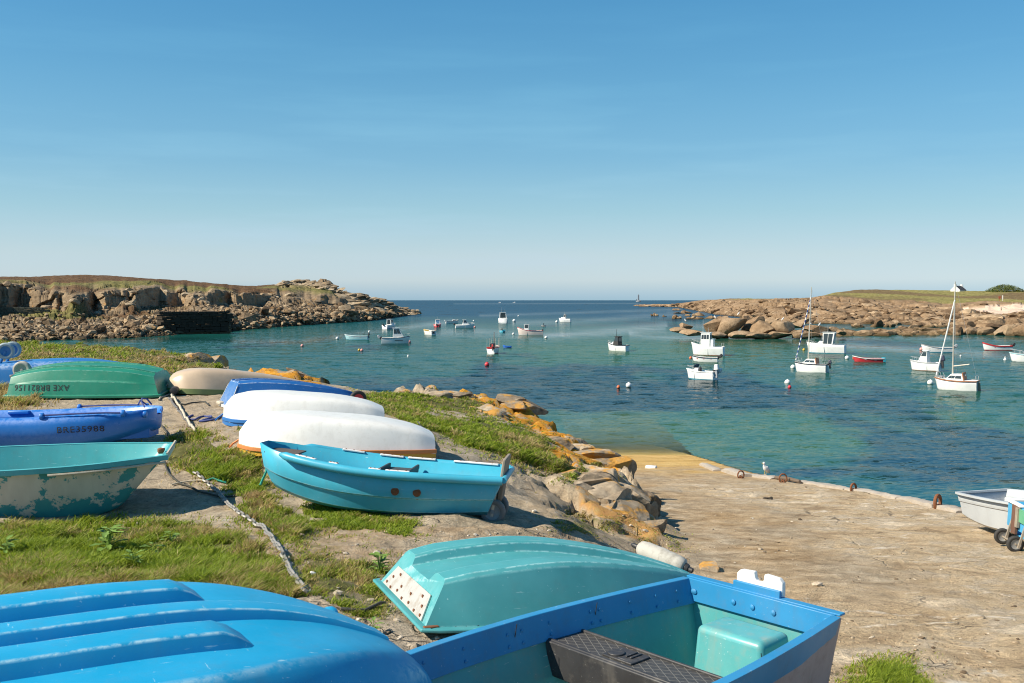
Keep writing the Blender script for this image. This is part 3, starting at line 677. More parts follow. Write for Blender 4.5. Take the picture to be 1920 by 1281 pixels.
# ---- left headland with its old quarry faces
t = np.linspace(-260, 790, 900)
sh = np.interp(t, [-260, -100, 0, 100, 250, 330, 420, 430, 500, 600, 690, 740, 790], [664, 650, 642, 639, 634, 628, 624, 621, 615, 608, 602, 595, 588.5])
d0 = np.array([hit(a, b, 0).y for a, b in zip(t, sh)])
def lineZ(kx, ky, dd): 
    py = np.interp(t, kx, ky); return CAMZ-(py-562.5)/F*dd
# saw-tooth quarry line: runs of faces turned to the viewer, broken by faces turned to the left
saw = np.interp(t, [-260, -100, 46, 66, 140, 176, 195, 240, 252, 300, 340, 362, 420, 446, 530, 556, 572, 598, 640, 700, 790], [-12, 0, 14, 6, -8, 4, -8, 2, -2, 10, 14, 2, 10, -2, 10, 0, 5, -6, -7, 0, 0])
wig = (fbm(t*.05, t*0+2, 4, 301)-.5)*10
dB = d0*np.interp(t, [-260, 0, 200, 400, 600, 700, 790], [1.36, 1.36, 1.40, 1.30, 1.20, 1.12, 1.03])
dCb = dB+np.interp(t, [-260, 600, 790], [14, 12, 3])+saw*np.interp(t, [0, 600, 700, 790], [1, 1, .3, 0])+wig*np.interp(t, [0, 600, 790], [1, 1, .1])
dCt = dCb+np.interp(t, [-260, 500, 600, 790], [3.5, 3.5, 7, 3]); dR = np.maximum(dB+np.interp(t, [-260, 0, 560, 640, 700, 790], [100, 100, 66, 40, 22, 8]), dCt+3); dEnd = dR+np.interp(t, [-260, 600, 790], [160, 60, 10])
zB = lineZ([-260, 0, 100, 200, 330, 400, 470, 560, 600, 640, 700, 740, 790], [600, 600, 598, 596, 586, 580, 578, 577, 576, 577, 580, 585, 588], dB)
zCb = lineZ([-260, 0, 60, 100, 200, 300, 400, 470, 560, 600, 640, 700, 740, 790], [586, 584, 582, 578, 582, 573, 572, 574, 575, 573, 573, 577, 584, 588], dCb)
zCt = lineZ([-260, 0, 50, 60, 100, 130, 170, 240, 300, 400, 430, 500, 530, 560, 600, 640, 690, 740, 790], [530, 531, 533, 538, 549, 553, 550, 542, 541, 543, 548, 553, 552, 554, 556, 558, 566, 579, 588], dCt)
zR = lineZ([-260, 0, 70, 150, 270, 320, 400, 480, 525, 535, 560, 600, 618, 630, 634, 660, 700, 740, 790], [521, 520, 519, 516.5, 520, 524, 533, 537, 533, 528, 527, 526, 528, 537, 546, 552, 561, 573, 588], dR)
mid_ = sstep(60, 100, t)*sstep(620, 560, t); zCb = zCb+mid_*sstep(.46, .66, fbm(t*.021+5, t*0+1, 2, 351))*2.6; zCt = zCt-mid_*sstep(.48, .68, fbm(t*.024+2, t*0+6, 2, 353))*1.5; zCt = np.maximum(zCt, zCb+.4)
zR = np.maximum(zR, zCt+.05)
f0, n0 = 26, 0
seg = []
def segs(da, za, db, zb, n, p=1.0, last=False):
    f = np.linspace(0, 1, n, endpoint=last); 
    for q in f: seg.append((da+(db-da)*q, za+(zb-za)*q**p))
z0 = np.full_like(t, -.6)
segs(d0-4, z0-1.5, d0, z0+.4, 6); segs(d0, z0+.4, d0+(dB-d0)*.30, zB*.78, 26, .8); segs(d0+(dB-d0)*.30, zB*.78, dB, zB, 12); segs(dB, zB, dCb, zCb, 16); segs(dCb, zCb, dCt, zCt, 34); segs(dCt, zCt, dR, zR, 44, .85); segs(dR, zR, dEnd, zR-3, 10, 1, True)
LD = np.array([s[0] for s in seg]); LZ = np.array([s[1] for s in seg]); rowi = np.arange(len(seg))[:, None]*np.ones_like(t)[None]
tt = np.broadcast_to(t[None], LD.shape)
LX = (tt-960)/F*LD
r1, r2_, r3_, r4_, r5_ = 6, 32, 44, 60, 94
amp = np.interp(t, [-260, 690, 750, 790], [1, 1, .5, .12])[None]
cl = (rowi >= r4_-2) & (rowi <= r5_+2)
f1, f2, idv = cells(LX*.17+3+(fbm(LX*.2, LZ*.3, 3, 312)-.5)*2, LZ*.34+LD*.05, 311)
LD = LD + np.where(cl, (idv-.5)*2.2+(fbm(LX*.35, LZ*.6, 4, 313)-.5)*1.4, 0)*amp
f1, f2, idr = cells(LX*.16, LD*.10, 317)
top = sstep(r5_-4, r5_+3, rowi)*(1-sstep(r5_+14, r5_+30, rowi))
LZ = LZ + top*amp*((idr-.5)*.7+(fbm(LX*.3, LD*.2, 4, 319)-.5)*.7)
LZ = LZ + sstep(r5_+6, r5_+20, rowi)*amp*((fbm(LX*.08, LD*.05, 5, 323)-.5)*1.1+(fbm(LX*.6, LD*.4, 3, 325)-.5)*.35)
# crag near the point
crag = sstep(520, 532, tt)*(1-sstep(628, 640, tt))*sstep(r5_+16, r5_+36, rowi)
f1c, f2c, idc = cells(LX*.22, LD*.12, 331)
LZ = LZ + crag*((idc-.5)*2.0-sstep(.12, 0, f2c-f1c)*.8)
point = sstep(640, 680, tt)
LZ = LZ + point*sstep(4, 30, rowi)*amp*(fbm(LX*.12, LD*.06, 5, 335)-.5)*2.6
slope = (rowi > 4) & (rowi < r4_)
f1, f2, idb = cells(LX*.55, LD*.4, 337)
LZ = LZ + np.where(slope, ((idb-.5)*1.0-sstep(.15, 0, f2-f1)*.6)*amp, 0)*sstep(4, 10, rowi)
veg = sstep(r5_+3, r5_+13, rowi+(fbm(LX*.1, LD*.08, 4, 341)-.5)*20)*(1-crag*.75)*(1-sstep(640, 690, tt)*.9)
veg = np.maximum(veg, ((rowi > r3_-4) & (rowi < r4_-2))*sstep(.45, .55, fbm(LX*.05, LD*.06, 3, 343))*(1-sstep(280, 400, tt)))
heath = sstep(.42, .58, fbm(LX*.03, LD*.03, 4, 345)+sstep(r5_+20, r5_+44, rowi)*.22)
k = NT('headland_rock_and_heath', rough=.95, spec=.1)
a = k.noise(k.P, .09, 6, .65); b = k.noise(k.P, .8, 8, .7); cst = k.noise(k.map(k.P, (.25, .25, 1.6)), .8, 6, .65)
c = k.ramp(k.math('ADD', k.math('MULTIPLY', a, .5), k.math('MULTIPLY', b, .5)), [(.34, (.11, .08, .05)), (.48, (.225, .165, .105)), (.58, (.33, .25, .16)), (.7, (.46, .375, .265))])
c = k.mix(.5, c, k.ramp(cst, [(.32, .5), (.5, 1), (.7, 1.25)]), 'MULTIPLY')
c = k.mix(k.ramp(k.noise(k.P, .22, 6, .7), [(.58, 0), (.66, .7)]), c, (.42, .22, .06))
vg = k.ramp(b, [(.3, (.07, .075, .025)), (.5, (.17, .155, .055)), (.7, (.27, .22, .095))])
vh = k.ramp(b, [(.3, (.06, .035, .02)), (.55, (.145, .085, .045)), (.7, (.2, .15, .07))])
vv = k.mix(k.attr('heath'), vg, vh); c = k.mix(k.attr('veg'), c, vv)
zz = k.n('ShaderNodeSeparateXYZ'); k.set(zz.inputs[0], k.P)
wet = k.ramp(k.math('ADD', zz.outputs[2], k.math('MULTIPLY', k.math('SUBTRACT', b, .5), 1.6)), [(.3, .9), (.85, 0)])
c = k.mix(wet, c, (.055, .042, .028)); k.base(c); k.nrm(k.bump(k.math('ADD', b, cst), .8, .5)); HEAD_MAT = k.m
headland = bigmesh('headland', np.stack([LX, LD, LZ], -1).reshape(-1, 3), gridfaces(*LD.shape)[:, ::-1], HEAD_MAT, dict(veg=veg.ravel(), heath=heath.ravel()), kind='structure')
# rubble tipped down the shore below the quarry
rng = np.random.default_rng(21); sp = []
HZ = lambda i, j: LZ[i, j]
for q in range(5200):
    j = int(rng.uniform(0, len(t)-1)); i = int(rng.triangular(4, 14, r3_+10)) if t[j] < 640 else int(rng.uniform(3, r4_))
    s = np.exp(rng.normal(-.75, .42))*np.interp(t[j], [-260, 0, 300, 700, 790], [.6, .62, .8, 1.25, 1.0]); s = min(s, 2.2)
    if t[j] > 740: s *= .6
    if rng.uniform() < .03: s *= 1.9
    sp.append((LX[i, j]+rng.normal(0, .4), LD[i, j]+rng.normal(0, .8), LZ[i, j]+s*.15, s*rng.uniform(.7, 1.5), s*rng.uniform(.7, 1.2), s*rng.uniform(.45, .9), rng.uniform(0, 6.3), rng.uniform(-.5, .5), rng.uniform(0, 1)))
RUB = rock_mat('rubble_stone', [(.3, (.09, .06, .036)), (.5, (.25, .175, .105)), (.75, (.44, .335, .215))], lich=.35, scale=.5, tide=1.5)
rub = rocks_mesh('rubble', sp, RUB, sub=1, seed=22, planes=7, rough=.0); tag(rub, 'brown granite rubble tipped down the shore below the old quarry', 'rubble')
# big slabs on the point and crag
rng = np.random.default_rng(25); sp = []
for q in range(150):
    px = rng.uniform(640, 782); j = int(np.argmin(abs(t-px))); i = int(rng.uniform(20, len(seg)-14)); s = rng.uniform(.8, 2.6)*np.interp(px, [640, 782], [1.1, .6])
    sp.append((LX[i, j], LD[i, j], LZ[i, j]+.1*s, s*1.9, s*1.2, s*.55, rng.uniform(-.5, .5), rng.uniform(-.2, .2), rng.uniform(.3, 1)))
for q in range(120):
    px = rng.uniform(528, 636); j = int(np.argmin(abs(t-px))); i = int(rng.uniform(r5_+14, r5_+44)) if px > 590 else int(rng.uniform(r5_+30, r5_+44)); s = rng.uniform(.5, 1.7)
    sp.append((LX[i, j], LD[i, j], LZ[i, j]-.1*s, s*2.0, s*1.2, s*.5, rng.uniform(-.4, .4), rng.uniform(-.15, .15), rng.uniform(.3, 1)))
for q in range(90):
    px = rng.uniform(-200, 560); j = int(np.argmin(abs(t-px))); i = int(rng.choice([rng.uniform(r5_-3, r5_+5), rng.uniform(r4_-6, r4_+3)])); s = rng.uniform(.3, 1.1)
    sp.append((LX[i, j], LD[i, j]-.5, LZ[i, j], s*1.6, s*1.0, s*.8, rng.uniform(-.6, .6), rng.uniform(-.2, .2), rng.uniform(.4, 1)))
rocks_mesh('headland_rocks', sp, rock_mat('headland_granite', [(.3, (.13, .095, .06)), (.5, (.26, .195, .125)), (.75, (.42, .34, .235))], lich=.3, scale=.6), sub=2, seed=26, planes=10, rough=.05, kind='structure')
# ---- dry stone quay wall below the quarry
def course_wall(name, A, Bp, z0, z1, thick, mat, label, rows=9, seed=1, sx=1.3):
    rng = np.random.default_rng(seed); mb = MB(); A = Vector(A); Bp = Vector(Bp); L = (Bp-A).length; dr = (Bp-A).normalized(); nn = Vector((-dr.y, dr.x, 0)); hgt = (z1-z0)/rows; ang = math.atan2(dr.y, dr.x)
    for r in range(rows):
        s = -rng.uniform(0, sx)
        while s < L:
            w_ = rng.uniform(.5, 1.5)*sx; c_ = A+dr*(s+w_/2)+nn*rng.uniform(-.12, .12)
            mb.box((c_.x, c_.y, z0+(r+.5)*hgt), (w_*.95, thick*rng.uniform(.9, 1.05), hgt*rng.uniform(.86, .97)), Euler((rng.uniform(-.04, .04), rng.uniform(-.03, .03), ang+rng.uniform(-.04, .04)))); s += w_
    o = mb.build(name, mat, None, smooth=False); tag(o, label, 'wall'); return o
DARKW = rock_mat('dark_quay_stone', [(.3, (.05, .04, .03)), (.5, (.11, .085, .06)), (.8, (.22, .17, .115))], scale=.8, tide=1.0)
a = hit(318, 627.5, 0); b = hit(424, 623, 0)
a = at(312, 627, 180.0); b = at(424, 623, 186.0)
course_wall('quay_wall', (a.x, 178, 0), (b.x, 186, 0), -.6, 4.1, 2.4, DARKW, 'dark coursed stone quay wall standing in the water below the quarry', 10, 4, 1.3)
a = at(0, 582, 214); b = at(88, 582, 216)
course_wall('field_wall', (a.x, a.y, 0), (b.x, b.y, 0), 2.7, 4.6, .8, rock_mat('field_stone', [(.3, (.12, .12, .09)), (.5, (.22, .20, .15)), (.8, (.34, .3, .23))], scale=.8), 'low rough grey stone wall below the leftmost quarry face', 4, 6, .9)

# ---- right shore
t2 = np.linspace(1188, 2150, 900)
s_py = np.interp(t2, [1188, 1200, 1270, 1300, 1340, 1420, 1470, 1520, 1600, 1700, 1800, 1870, 1950, 2150], [573.6, 574, 576, 582, 590, 600, 605, 607.5, 608, 609, 611, 615, 622, 632])
e0 = np.array([hit(a, b, 0).y for a, b in zip(t2, s_py)])
eG = np.interp(t2, [1188, 1280, 1340, 1420, 1540, 1700, 1900, 2150], [1010, 820, 560, 430, 390, 370, 350, 330]); eG = np.maximum(eG, e0+5)
def lineZ2(kx, ky, dd): return CAMZ-(np.interp(t2, kx, ky)-562.5)/F*dd
zG = lineZ2([1188, 1200, 1260, 1300, 1340, 1400, 1470, 1520, 1545, 1600, 1680, 1750, 1800, 1920, 2150], [572.5, 571.5, 571, 567, 564, 563, 560, 560, 556, 563, 566, 569, 570, 569, 567], eG)
eR = eG+np.interp(t2, [1188, 1280, 1400, 1500, 1560, 2150], [8, 20, 60, 60, 110, 130]); zR2 = lineZ2([1188, 1260, 1320, 1400, 1480, 1510, 1540, 1560, 1600, 1640, 1700, 1800, 1870, 1950, 2150], [572, 570.5, 562.5, 559.3, 560.5, 561, 555, 549, 544, 543, 544.5, 545.5, 545, 544.5, 543], eR); zR2 = np.maximum(zR2, zG+.02)
eE = eR+np.interp(t2, [1188, 1500, 2150], [10, 120, 200])
seg = []; z0 = np.full_like(t2, -.6)
segs(e0-6, z0-1.2, e0, z0+.5, 6); segs(e0, z0+.5, eG, zG, 70, .8); segs(eG, zG, eR, zR2, 40, .9); segs(eR, zR2, eE, zR2-2.5, 8, 1, True)
LD = np.array([s[0] for s in seg]); LZ = np.array([s[1] for s in seg]); rowi = np.arange(len(seg))[:, None]*np.ones_like(t2)[None]; tt = np.broadcast_to(t2[None], LD.shape); LX = (tt-960)/F*LD
am = np.interp(t2, [1188, 1230, 1330, 1420, 2150], [.35, .6, .9, 1, 1])[None]
f1, f2, idv = cells(LX*.13+(fbm(LX*.1, LD*.06, 3, 401)-.5)*1.5, LD*.055, 403); rk = sstep(3, 10, rowi)*(1-sstep(74, 80, rowi))
LZ = LZ + rk*am*((idv-.5)*1.6+(.5-f1)*1.0-sstep(.14, 0, f2-f1)*.7+(fbm(LX*.25, LD*.1, 4, 405)-.5)*1.2)
# tidal pools and gullies behind the bars
LZ = LZ - am*sstep(2, 12, rowi)*(1-sstep(30, 50, rowi))*sstep(.52, .66, fbm(LX*.03, LD*.035, 4, 407))*1.9
LZ = LZ + sstep(76, 90, rowi)*((fbm(LX*.05, LD*.03, 5, 409)-.5)*.8+(fbm(LX*.5, LD*.3, 3, 411)-.5)*.25)*am
veg2 = sstep(75, 80, rowi+(fbm(LX*.08, LD*.05, 4, 413)-.5)*7)*sstep(1520, 1550, tt+(fbm(LX*.1, LD*.06, 3, 415)-.5)*40); veg2 = np.maximum(veg2, sstep(84, 92, rowi)*sstep(1345, 1400, tt))
heath2 = sstep(.48, .62, fbm(LX*.035, LD*.02, 4, 417))
sand = inpoly(*project(LX.ravel(), LD.ravel(), LZ.ravel()), [(1790, 583), (1815, 576), (1870, 571), (2000, 566), (2150, 566), (2150, 585), (1960, 583), (1880, 592), (1850, 586)]).astype(float).reshape(LX.shape)*(1-veg2)
k = NT('shore_rock_and_turf', rough=.95, spec=.12)
a = k.noise(k.P, .06, 6, .65); b = k.noise(k.P, .55, 8, .7); cst = k.noise(k.map(k.P, (.3, .3, 1.8), (0, .15, 0)), .7, 6, .65)
c = k.ramp(k.math('ADD', k.math('MULTIPLY', a, .45), k.math('MULTIPLY', b, .55)), [(.34, (.13, .085, .045)), (.48, (.25, .165, .095)), (.6, (.35, .245, .15)), (.72, (.46, .35, .24))])
c = k.mix(.45, c, k.ramp(cst, [(.32, .5), (.5, 1), (.7, 1.25)]), 'MULTIPLY')
vg = k.ramp(b, [(.36, (.10, .10, .025)), (.5, (.24, .21, .07)), (.64, (.36, .30, .13))]); vh = k.ramp(b, [(.3, (.09, .065, .03)), (.55, (.19, .135, .065)), (.7, (.27, .2, .1))])
c = k.mix(k.attr('sand'), c, k.mix(b, (.60, .45, .34), (.72, .56, .43))); c = k.mix(k.attr('veg'), c, k.mix(k.attr('heath'), vg, vh))
zz = k.n('ShaderNodeSeparateXYZ'); k.set(zz.inputs[0], k.P)
wet = k.ramp(k.math('ADD', zz.outputs[2], k.math('MULTIPLY', k.math('SUBTRACT', b, .5), 1.2)), [(.2, .85), (.6, 0)]); c = k.mix(wet, c, (.08, .055, .03))
k.base(c); k.nrm(k.bump(k.math('ADD', b, cst), .8, .5))
bigmesh('rocky_shore', np.stack([LX, LD, LZ], -1).reshape(-1, 3), gridfaces(*LD.shape)[:, ::-1], k.m, dict(veg=veg2.ravel(), heath=heath2.ravel(), sand=sand.ravel()), kind='structure')
TAN = rock_mat('tan_granite', [(.25, (.12, .075, .042)), (.5, (.27, .18, .105)), (.8, (.41, .30, .19))], scale=.5, tide=1.3, bump=.7)
rng = np.random.default_rng(31); sp = []
for q in range(1300):
    j = int(rng.triangular(0, 560, len(t2)-1)); i = int(rng.triangular(3, 14, 72)); 
    if sand[i, j] > .3 or veg2[i, j] > .4 or (t2[j] > 1530 and i > 56 and rng.uniform() < .85): continue
    s = np.exp(rng.normal(.05, .45))*np.interp(LD[i, j], [230, 420, 1000], [.7, .85, 1.8]); s = min(s, 2.6)
    sp.append((LX[i, j], LD[i, j], LZ[i, j]-s*.05, s*rng.uniform(1.0, 2.2), s*rng.uniform(.8, 1.3), s*rng.uniform(.4, .75), rng.uniform(-.7, .7), rng.uniform(-.25, .25), rng.uniform(0, 1)))
rocks_mesh('shore_rocks', sp, TAN, sub=2, seed=32, planes=9, rough=.06, kind='structure')
# low reefs and skerries standing clear of the shore, and the long rock bar
sp = []
for (px, py, wd, h) in [(1228, 592, 10, 1.6), (1247, 593, 8, .8), (1268, 581, 14, 1.4), (1280, 587, 30, 1.4), (1302, 592, 26, 1.6), (1272, 597, 18, 1.6), (1330, 581, 22, 1.6), (1215, 574, 34, 1.6), (1250, 573, 30, 1.8), (1310, 598, 30, 1.2), (1350, 597, 34, 1.5), (1390, 603, 40, 1.5),
        (1620, 613, 26, 1.6), (1660, 612, 32, 2.0), (1735, 613, 34, 1.3), (1765, 613, 26, 1.2), (1700, 618, 30, 1.2)]:
    p = hit(px, py+1, 0); wm = wd*p.y/F
    for q in range(5): sp.append((p.x+rng.uniform(-.5, .5)*wm, p.y+rng.uniform(0, .5)*wm, -.1, wm*rng.uniform(.25, .5), wm*rng.uniform(.2, .4), h*rng.uniform(.5, 1.1), rng.uniform(-.4, .4), rng.uniform(-.15, .15), rng.uniform(.1, .9)))
rocks_mesh('skerries', sp, TAN, sub=3, seed=33, planes=11, rough=.06, kind='structure')
sp = []
for q in range(330):
    px = rng.uniform(1470, 2150); base = np.interp(px, [1470, 1560, 1610, 1700, 1800, 1850, 1920, 2150], [630, 632, 631, 631, 630, 630, 633, 640]); tall = np.interp(px, [1470, 1600, 1780, 1840, 1920, 2150], [6, 10, 14, 24, 32, 40])
    p = hit(px, base-rng.uniform(0, 4) if rng.uniform() < .6 else base-rng.uniform(0, 10), 0); s = rng.uniform(.35, 1.25)*(1.0 if px < 1800 else 1.5); p.y += rng.uniform(0, 6 if px < 1800 else 26)
    p.x = (px-960)/F*p.y; up = max(0, (tall*p.y/F-1))*rng.uniform(0, .5)*(0 if px < 1780 else 1)
    sp.append((p.x, p.y, up-.1, s*rng.uniform(1.2, 2.4), s*rng.uniform(.8, 1.3), s*rng.uniform(.6, 1.0)+up*.6, rng.uniform(-.6, .6), rng.uniform(-.2, .2), rng.uniform(0, .9)))
rocks_mesh('rock_bar', sp, TAN, sub=2, seed=34, planes=9, rough=.06, kind='structure')
# the islet: each big boulder is its own thing
def boulder(px, py, w_px, h_px, depth, label, seed, lean=0.0, tilt=0.0, planes=10):
    rng = np.random.default_rng(seed); V, Fc = rock_shape(4, rng, planes, .035); 
    wm = w_px*depth/F/2; hm = h_px*depth/F/2
    mn, mxv = V.min(0), V.max(0); V = (V-(mn+mxv)/2)/((mxv-mn)/2)
    V = V*np.array([wm, wm*.75, hm]); V[:, 0] += lean*V[:, 2]
    if tilt: M = np.array(Euler((0, tilt, 0)).to_matrix()); V = V@M.T
    p = at(px, py, depth)
    me_o = bigmesh('boulder', V, Fc, TAN, dict(shade=np.full(len(V), rng.uniform(.35, .75))), smooth=True); me_o.data.set_sharp_from_angle(angle=R(28))
    me_o.location = p; tag(me_o, label, 'boulder', 'boulders of the rocky islet'); return me_o
for i, bspec in enumerate([
    (1272, 619, 34, 12, 163, 'low flat rock at the far left tip of the rocky islet', 0, 0), (1287, 611, 26, 12, 164, 'small rounded rock perched over the flat left tip of the islet', 0, 0),
    (1300, 624, 52, 14, 160, 'long low wave washed rock along the left foot of the islet', 0, 0), (1342, 611, 46, 26, 163, 'rounded boulder sloping up left of the tallest islet boulder', .1, -.25),
    (1371, 612, 64, 40, 162, 'tallest leaning tan boulder rising to a peak on the islet', .25, -.35), (1410, 610, 52, 24, 164, 'tilted slab leaning right beside the islet peak', .3, -.4),
    (1395, 606, 20, 30, 166, 'narrow upright boulder wedged just right of the islet peak', .1, .1), (1430, 618, 44, 34, 160, 'pale broad boulder facing the bay in the middle of the islet', .1, .1),
    (1468, 614, 46, 26, 160, 'big smooth oblong boulder resting on the islet right of its middle', 0, .12), (1462, 628, 52, 16, 158, 'wedge shaped rock at the waterline below the oblong boulder', 0, -.1),
    (1395, 628, 60, 16, 158, 'wide flat rock at the foot of the islet peak', 0, .05), (1340, 628, 44, 14, 158, 'low sloping rock below the rounded left boulder of the islet', 0, .1),
    (1420, 630, 50, 12, 157, 'flat waterline slab below the pale broad boulder', 0, 0), (1502, 606, 42, 14, 166, 'dark edged slab leaning up to the left behind the sailboat mast', .5, -.35),
    (1530, 618, 52, 16, 164, 'long rounded rock where gulls stand behind the moored pilothouse boat', 0, .08), (1562, 619, 22, 13, 164, 'round boulder near the right end of the islet', 0, 0),
    (1578, 624, 20, 11, 163, 'last small rock at the right end of the islet', 0, 0), (1508, 629, 50, 13, 158, 'low rock at the waterline right of the wedge shaped rock', 0, 0), (1545, 629, 40, 9, 160, 'dark low ledge under the gull rock', 0, 0), (1445, 603, 30, 16, 170, 'boulder set back behind the pale broad boulder', 0, 0)]):
    boulder(*bspec[:6], 500+i, bspec[6], bspec[7])
# ================================================================== HULLS
class Hull:
    """table: list of (u, [(y, z, dx) ...]) stern->bow, half sections keel->gunwale"""
    def __init__(s, L, table, nu=34, ch=1, invert=False, D=0.0, crisp=True):
        us = np.array([t[0] for t in table]); K = len(table[0][1]); A = np.array([[(p[2] if len(p) > 2 else 0, p[0], p[1]) for p in t[1]] for t in table], float)
        u = np.linspace(0, 1, nu); u = .5*(u+ (u**1.0)); G_ = np.zeros((nu, K, 3))
        for k_ in range(K):
            G_[:, k_, 0] = L*(u-.5)+np.interp(u, us, A[:, k_, 0])
            for c in (1, 2): G_[:, k_, c] = hermite(us, A[:, k_, c], u)
        for q in range(ch):
            N = [G_[:, 0]]
            for i in range(G_.shape[1]-1):
                a, b = G_[:, i], G_[:, i+1]
                if i > 0: N.append(a*.75+b*.25)
                if i < G_.shape[1]-2: N.append(a*.25+b*.75)
            N.append(G_[:, -1]); G_ = np.stack(N, 1)
        if ch == 0 and crisp:
            N = [G_[:, 0]]
            for i in range(1, G_.shape[1]-1):
                for o_ in (-1, 0, 1):
                    d_ = G_[:, i+o_]-G_[:, i] if o_ else None
                    if o_ == 0: N.append(G_[:, i]*.8+.1*(N[-1]+G_[:, i]+(G_[:, i+1]-G_[:, i])*.0)); continue
                    l_ = np.linalg.norm(d_, axis=1, keepdims=True); N.append(G_[:, i]+d_/np.maximum(l_, 1e-6)*np.minimum(.012, l_*.3))
            N.append(G_[:, -1]); G_ = np.stack(N, 1)
        G_[:, :, 1] = np.maximum(G_[:, :, 1], 0)
        if invert:
            G_ = G_.copy(); G_[:, :, 2] = D-G_[:, :, 2]; s.sg = -1
        else: s.sg = 1
        s.G = G_; s.L = L; s.u = u; s.inv = invert
        seg_ = np.linalg.norm(np.diff(G_, axis=1), axis=2); s.w = np.concatenate([np.zeros((nu, 1)), np.cumsum(seg_, 1)], 1)
    def P(s, u, w, side=1, off=0.0):
        """point on the shell; w = distance up the section measured from the gunwale (0) towards the keel"""
        fi = np.interp(u, s.u, np.arange(len(s.u))); i = int(min(fi, len(s.u)-2)); a = fi-i
        def row(r):
            ww = s.w[r, -1]-w; return np.array([np.interp(ww, s.w[r], s.G[r, :, c]) for c in range(3)])
        def pt(du, dw):
            fi2 = np.interp(u+du, s.u, np.arange(len(s.u))); i2 = int(min(fi2, len(s.u)-2)); a2 = fi2-i2
            def row2(r):
                ww = s.w[r, -1]-(w+dw); return np.array([np.interp(ww, s.w[r], s.G[r, :, c]) for c in range(3)])
            return row2(i2)*(1-a2)+row2(i2+1)*a2
        p = pt(0, 0); tu = pt(.01, 0)-pt(-.01, 0); tw = pt(0, .02)-pt(0, -.02); n = np.cross(tu, tw); n /= np.linalg.norm(n)+1e-12
        if n[1] < 0: n = -n
        p = p+n*off; return Vector((p[0], p[1]*side, p[2]))
    def mesh(s, mats=None, cap=True, bowcap=True, mi=None):
        mb = MB(); G_ = s.G; M = G_.shape[1]; left = G_[:, ::-1].copy(); left[:, :, 1] *= -1
        full = np.concatenate([left, G_[:, 1:]], 1) if np.allclose(G_[:, 0, 1], 0) else np.concatenate([left, G_], 1)
        mb.grid(full)
        if mi is not None:
            n = full.shape[1]-1; nh = M-1
            for r in range(full.shape[0]-1):
                for c in range(n):
                    kk = (nh-1-c) if c < nh else c-(n-nh)
                    mb.mi[r*n+c] = mi[kk]
        nc = full.shape[1]
        dv = np.diff(s.G, axis=1); dv = dv/(np.linalg.norm(dv, axis=2, keepdims=True)+1e-9); an = np.zeros(s.G.shape[:2]); an[:, 1:-1] = np.degrees(np.arccos(np.clip((dv[:, 1:]*dv[:, :-1]).sum(2), -1, 1)))
        ed = np.clip((an-14)/22, 0, 1); fe = np.concatenate([ed[:, ::-1], ed[:, 1:]], 1) if np.allclose(s.G[:, 0, 1], 0) else np.concatenate([ed[:, ::-1], ed], 1); mb.edge = fe.ravel()
        if cap: mb.f.append(tuple(range(nc))); mb.mi.append(0)
        if bowcap and np.abs(full[-1, :, 1]).max() > .02: mb.f.append(tuple((full.shape[0]-1)*nc+c for c in range(nc))); mb.mi.append(0)
        return mb
    def rail(s, side=1, u0=0, u1=1, off=0.0, dz=0.0, n=30):
        return [s.P(u, 0, side, 0)+Vector((0, side*off, dz)) for u in np.linspace(u0, u1, n)]
    def rim_path(s, off=0.0, dz=0.0, n=30):
        return s.rail(1, 0, 1, off, dz, n)+s.rail(-1, 0, 1, off, dz, n)[::-1]
def strip(mb, path, w_, h_, closed=False, out=None, mi=0):
    """rectangular section swept along a path; out = list of outward unit vectors or None (horizontal normal)"""
    P_ = [Vector(p) for p in path]; n = len(P_); vs = []
    for i, p in enumerate(P_):
        a = P_[(i-1) % n] if (closed or i) else p; b = P_[(i+1) % n] if (closed or i < n-1) else p
        t_ = (b-a); t_.z = 0
        if t_.length < 1e-7: t_ = Vector((1, 0, 0))
        t_.normalize(); o_ = Vector((t_.y, -t_.x, 0))
        for (aa, bb) in ((-.5, -.5), (.5, -.5), (.5, .5), (-.5, .5)): vs.append(p+o_*(aa*w_)+Vector((0, 0, bb*h_)))
    fs = []
    for i in range(n if closed else n-1):
        j = (i+1) % n
        for k_ in range(4): l = (k_+1) % 4; fs.append((i*4+k_, i*4+l, j*4+l, j*4+k_))
    if not closed: fs += [(3, 2, 1, 0), tuple((n-1)*4+k_ for k_ in range(4))]
    mb.add(vs, fs, mi); return mb
def seat(root, A, Bp, zA=None, zB=None, roll=0.0, dz=0.0):
    A = Vector((A[0], A[1], (gz(*A) if zA is None else zA)+dz)); Bp = Vector((Bp[0], Bp[1], (gz(*Bp) if zB is None else zB)+dz))
    X_ = (Bp-A).normalized(); Y_ = Vector((0, 0, 1)).cross(X_).normalized(); Z_ = X_.cross(Y_)
    M = Matrix((X_, Y_, Z_)).transposed() @ Matrix.Rotation(roll, 3, 'X')
    root.location = (A+Bp)/2; root.rotation_euler = M.to_euler(); root['_'] = 0; del root['_']
def text_part(hull, name, s, u0, w0, size, mat, parent, side, direction, up=1, off=.004, stretch=1.0):
    cu = bpy.data.curves.new('t', 'FONT'); cu.body = s; cu.size = size; cu.space_character = 1.08; cu.resolution_u = 2
    ob = bpy.data.objects.new('t', cu); col.objects.link(ob); dg = bpy.context.evaluated_depsgraph_get(); me = bpy.data.meshes.new_from_object(ob.evaluated_get(dg))
    vs = [hull.P(u0+direction*v.co.x*stretch/hull.L, w0-up*v.co.y, side, off) for v in me.vertices]; fs = [tuple(p.vertices) for p in me.polygons]
    bpy.data.objects.remove(ob); mb = MB(); mb.add(vs, fs); return mb.build(name, mat, parent, smooth=False, recalc=False)
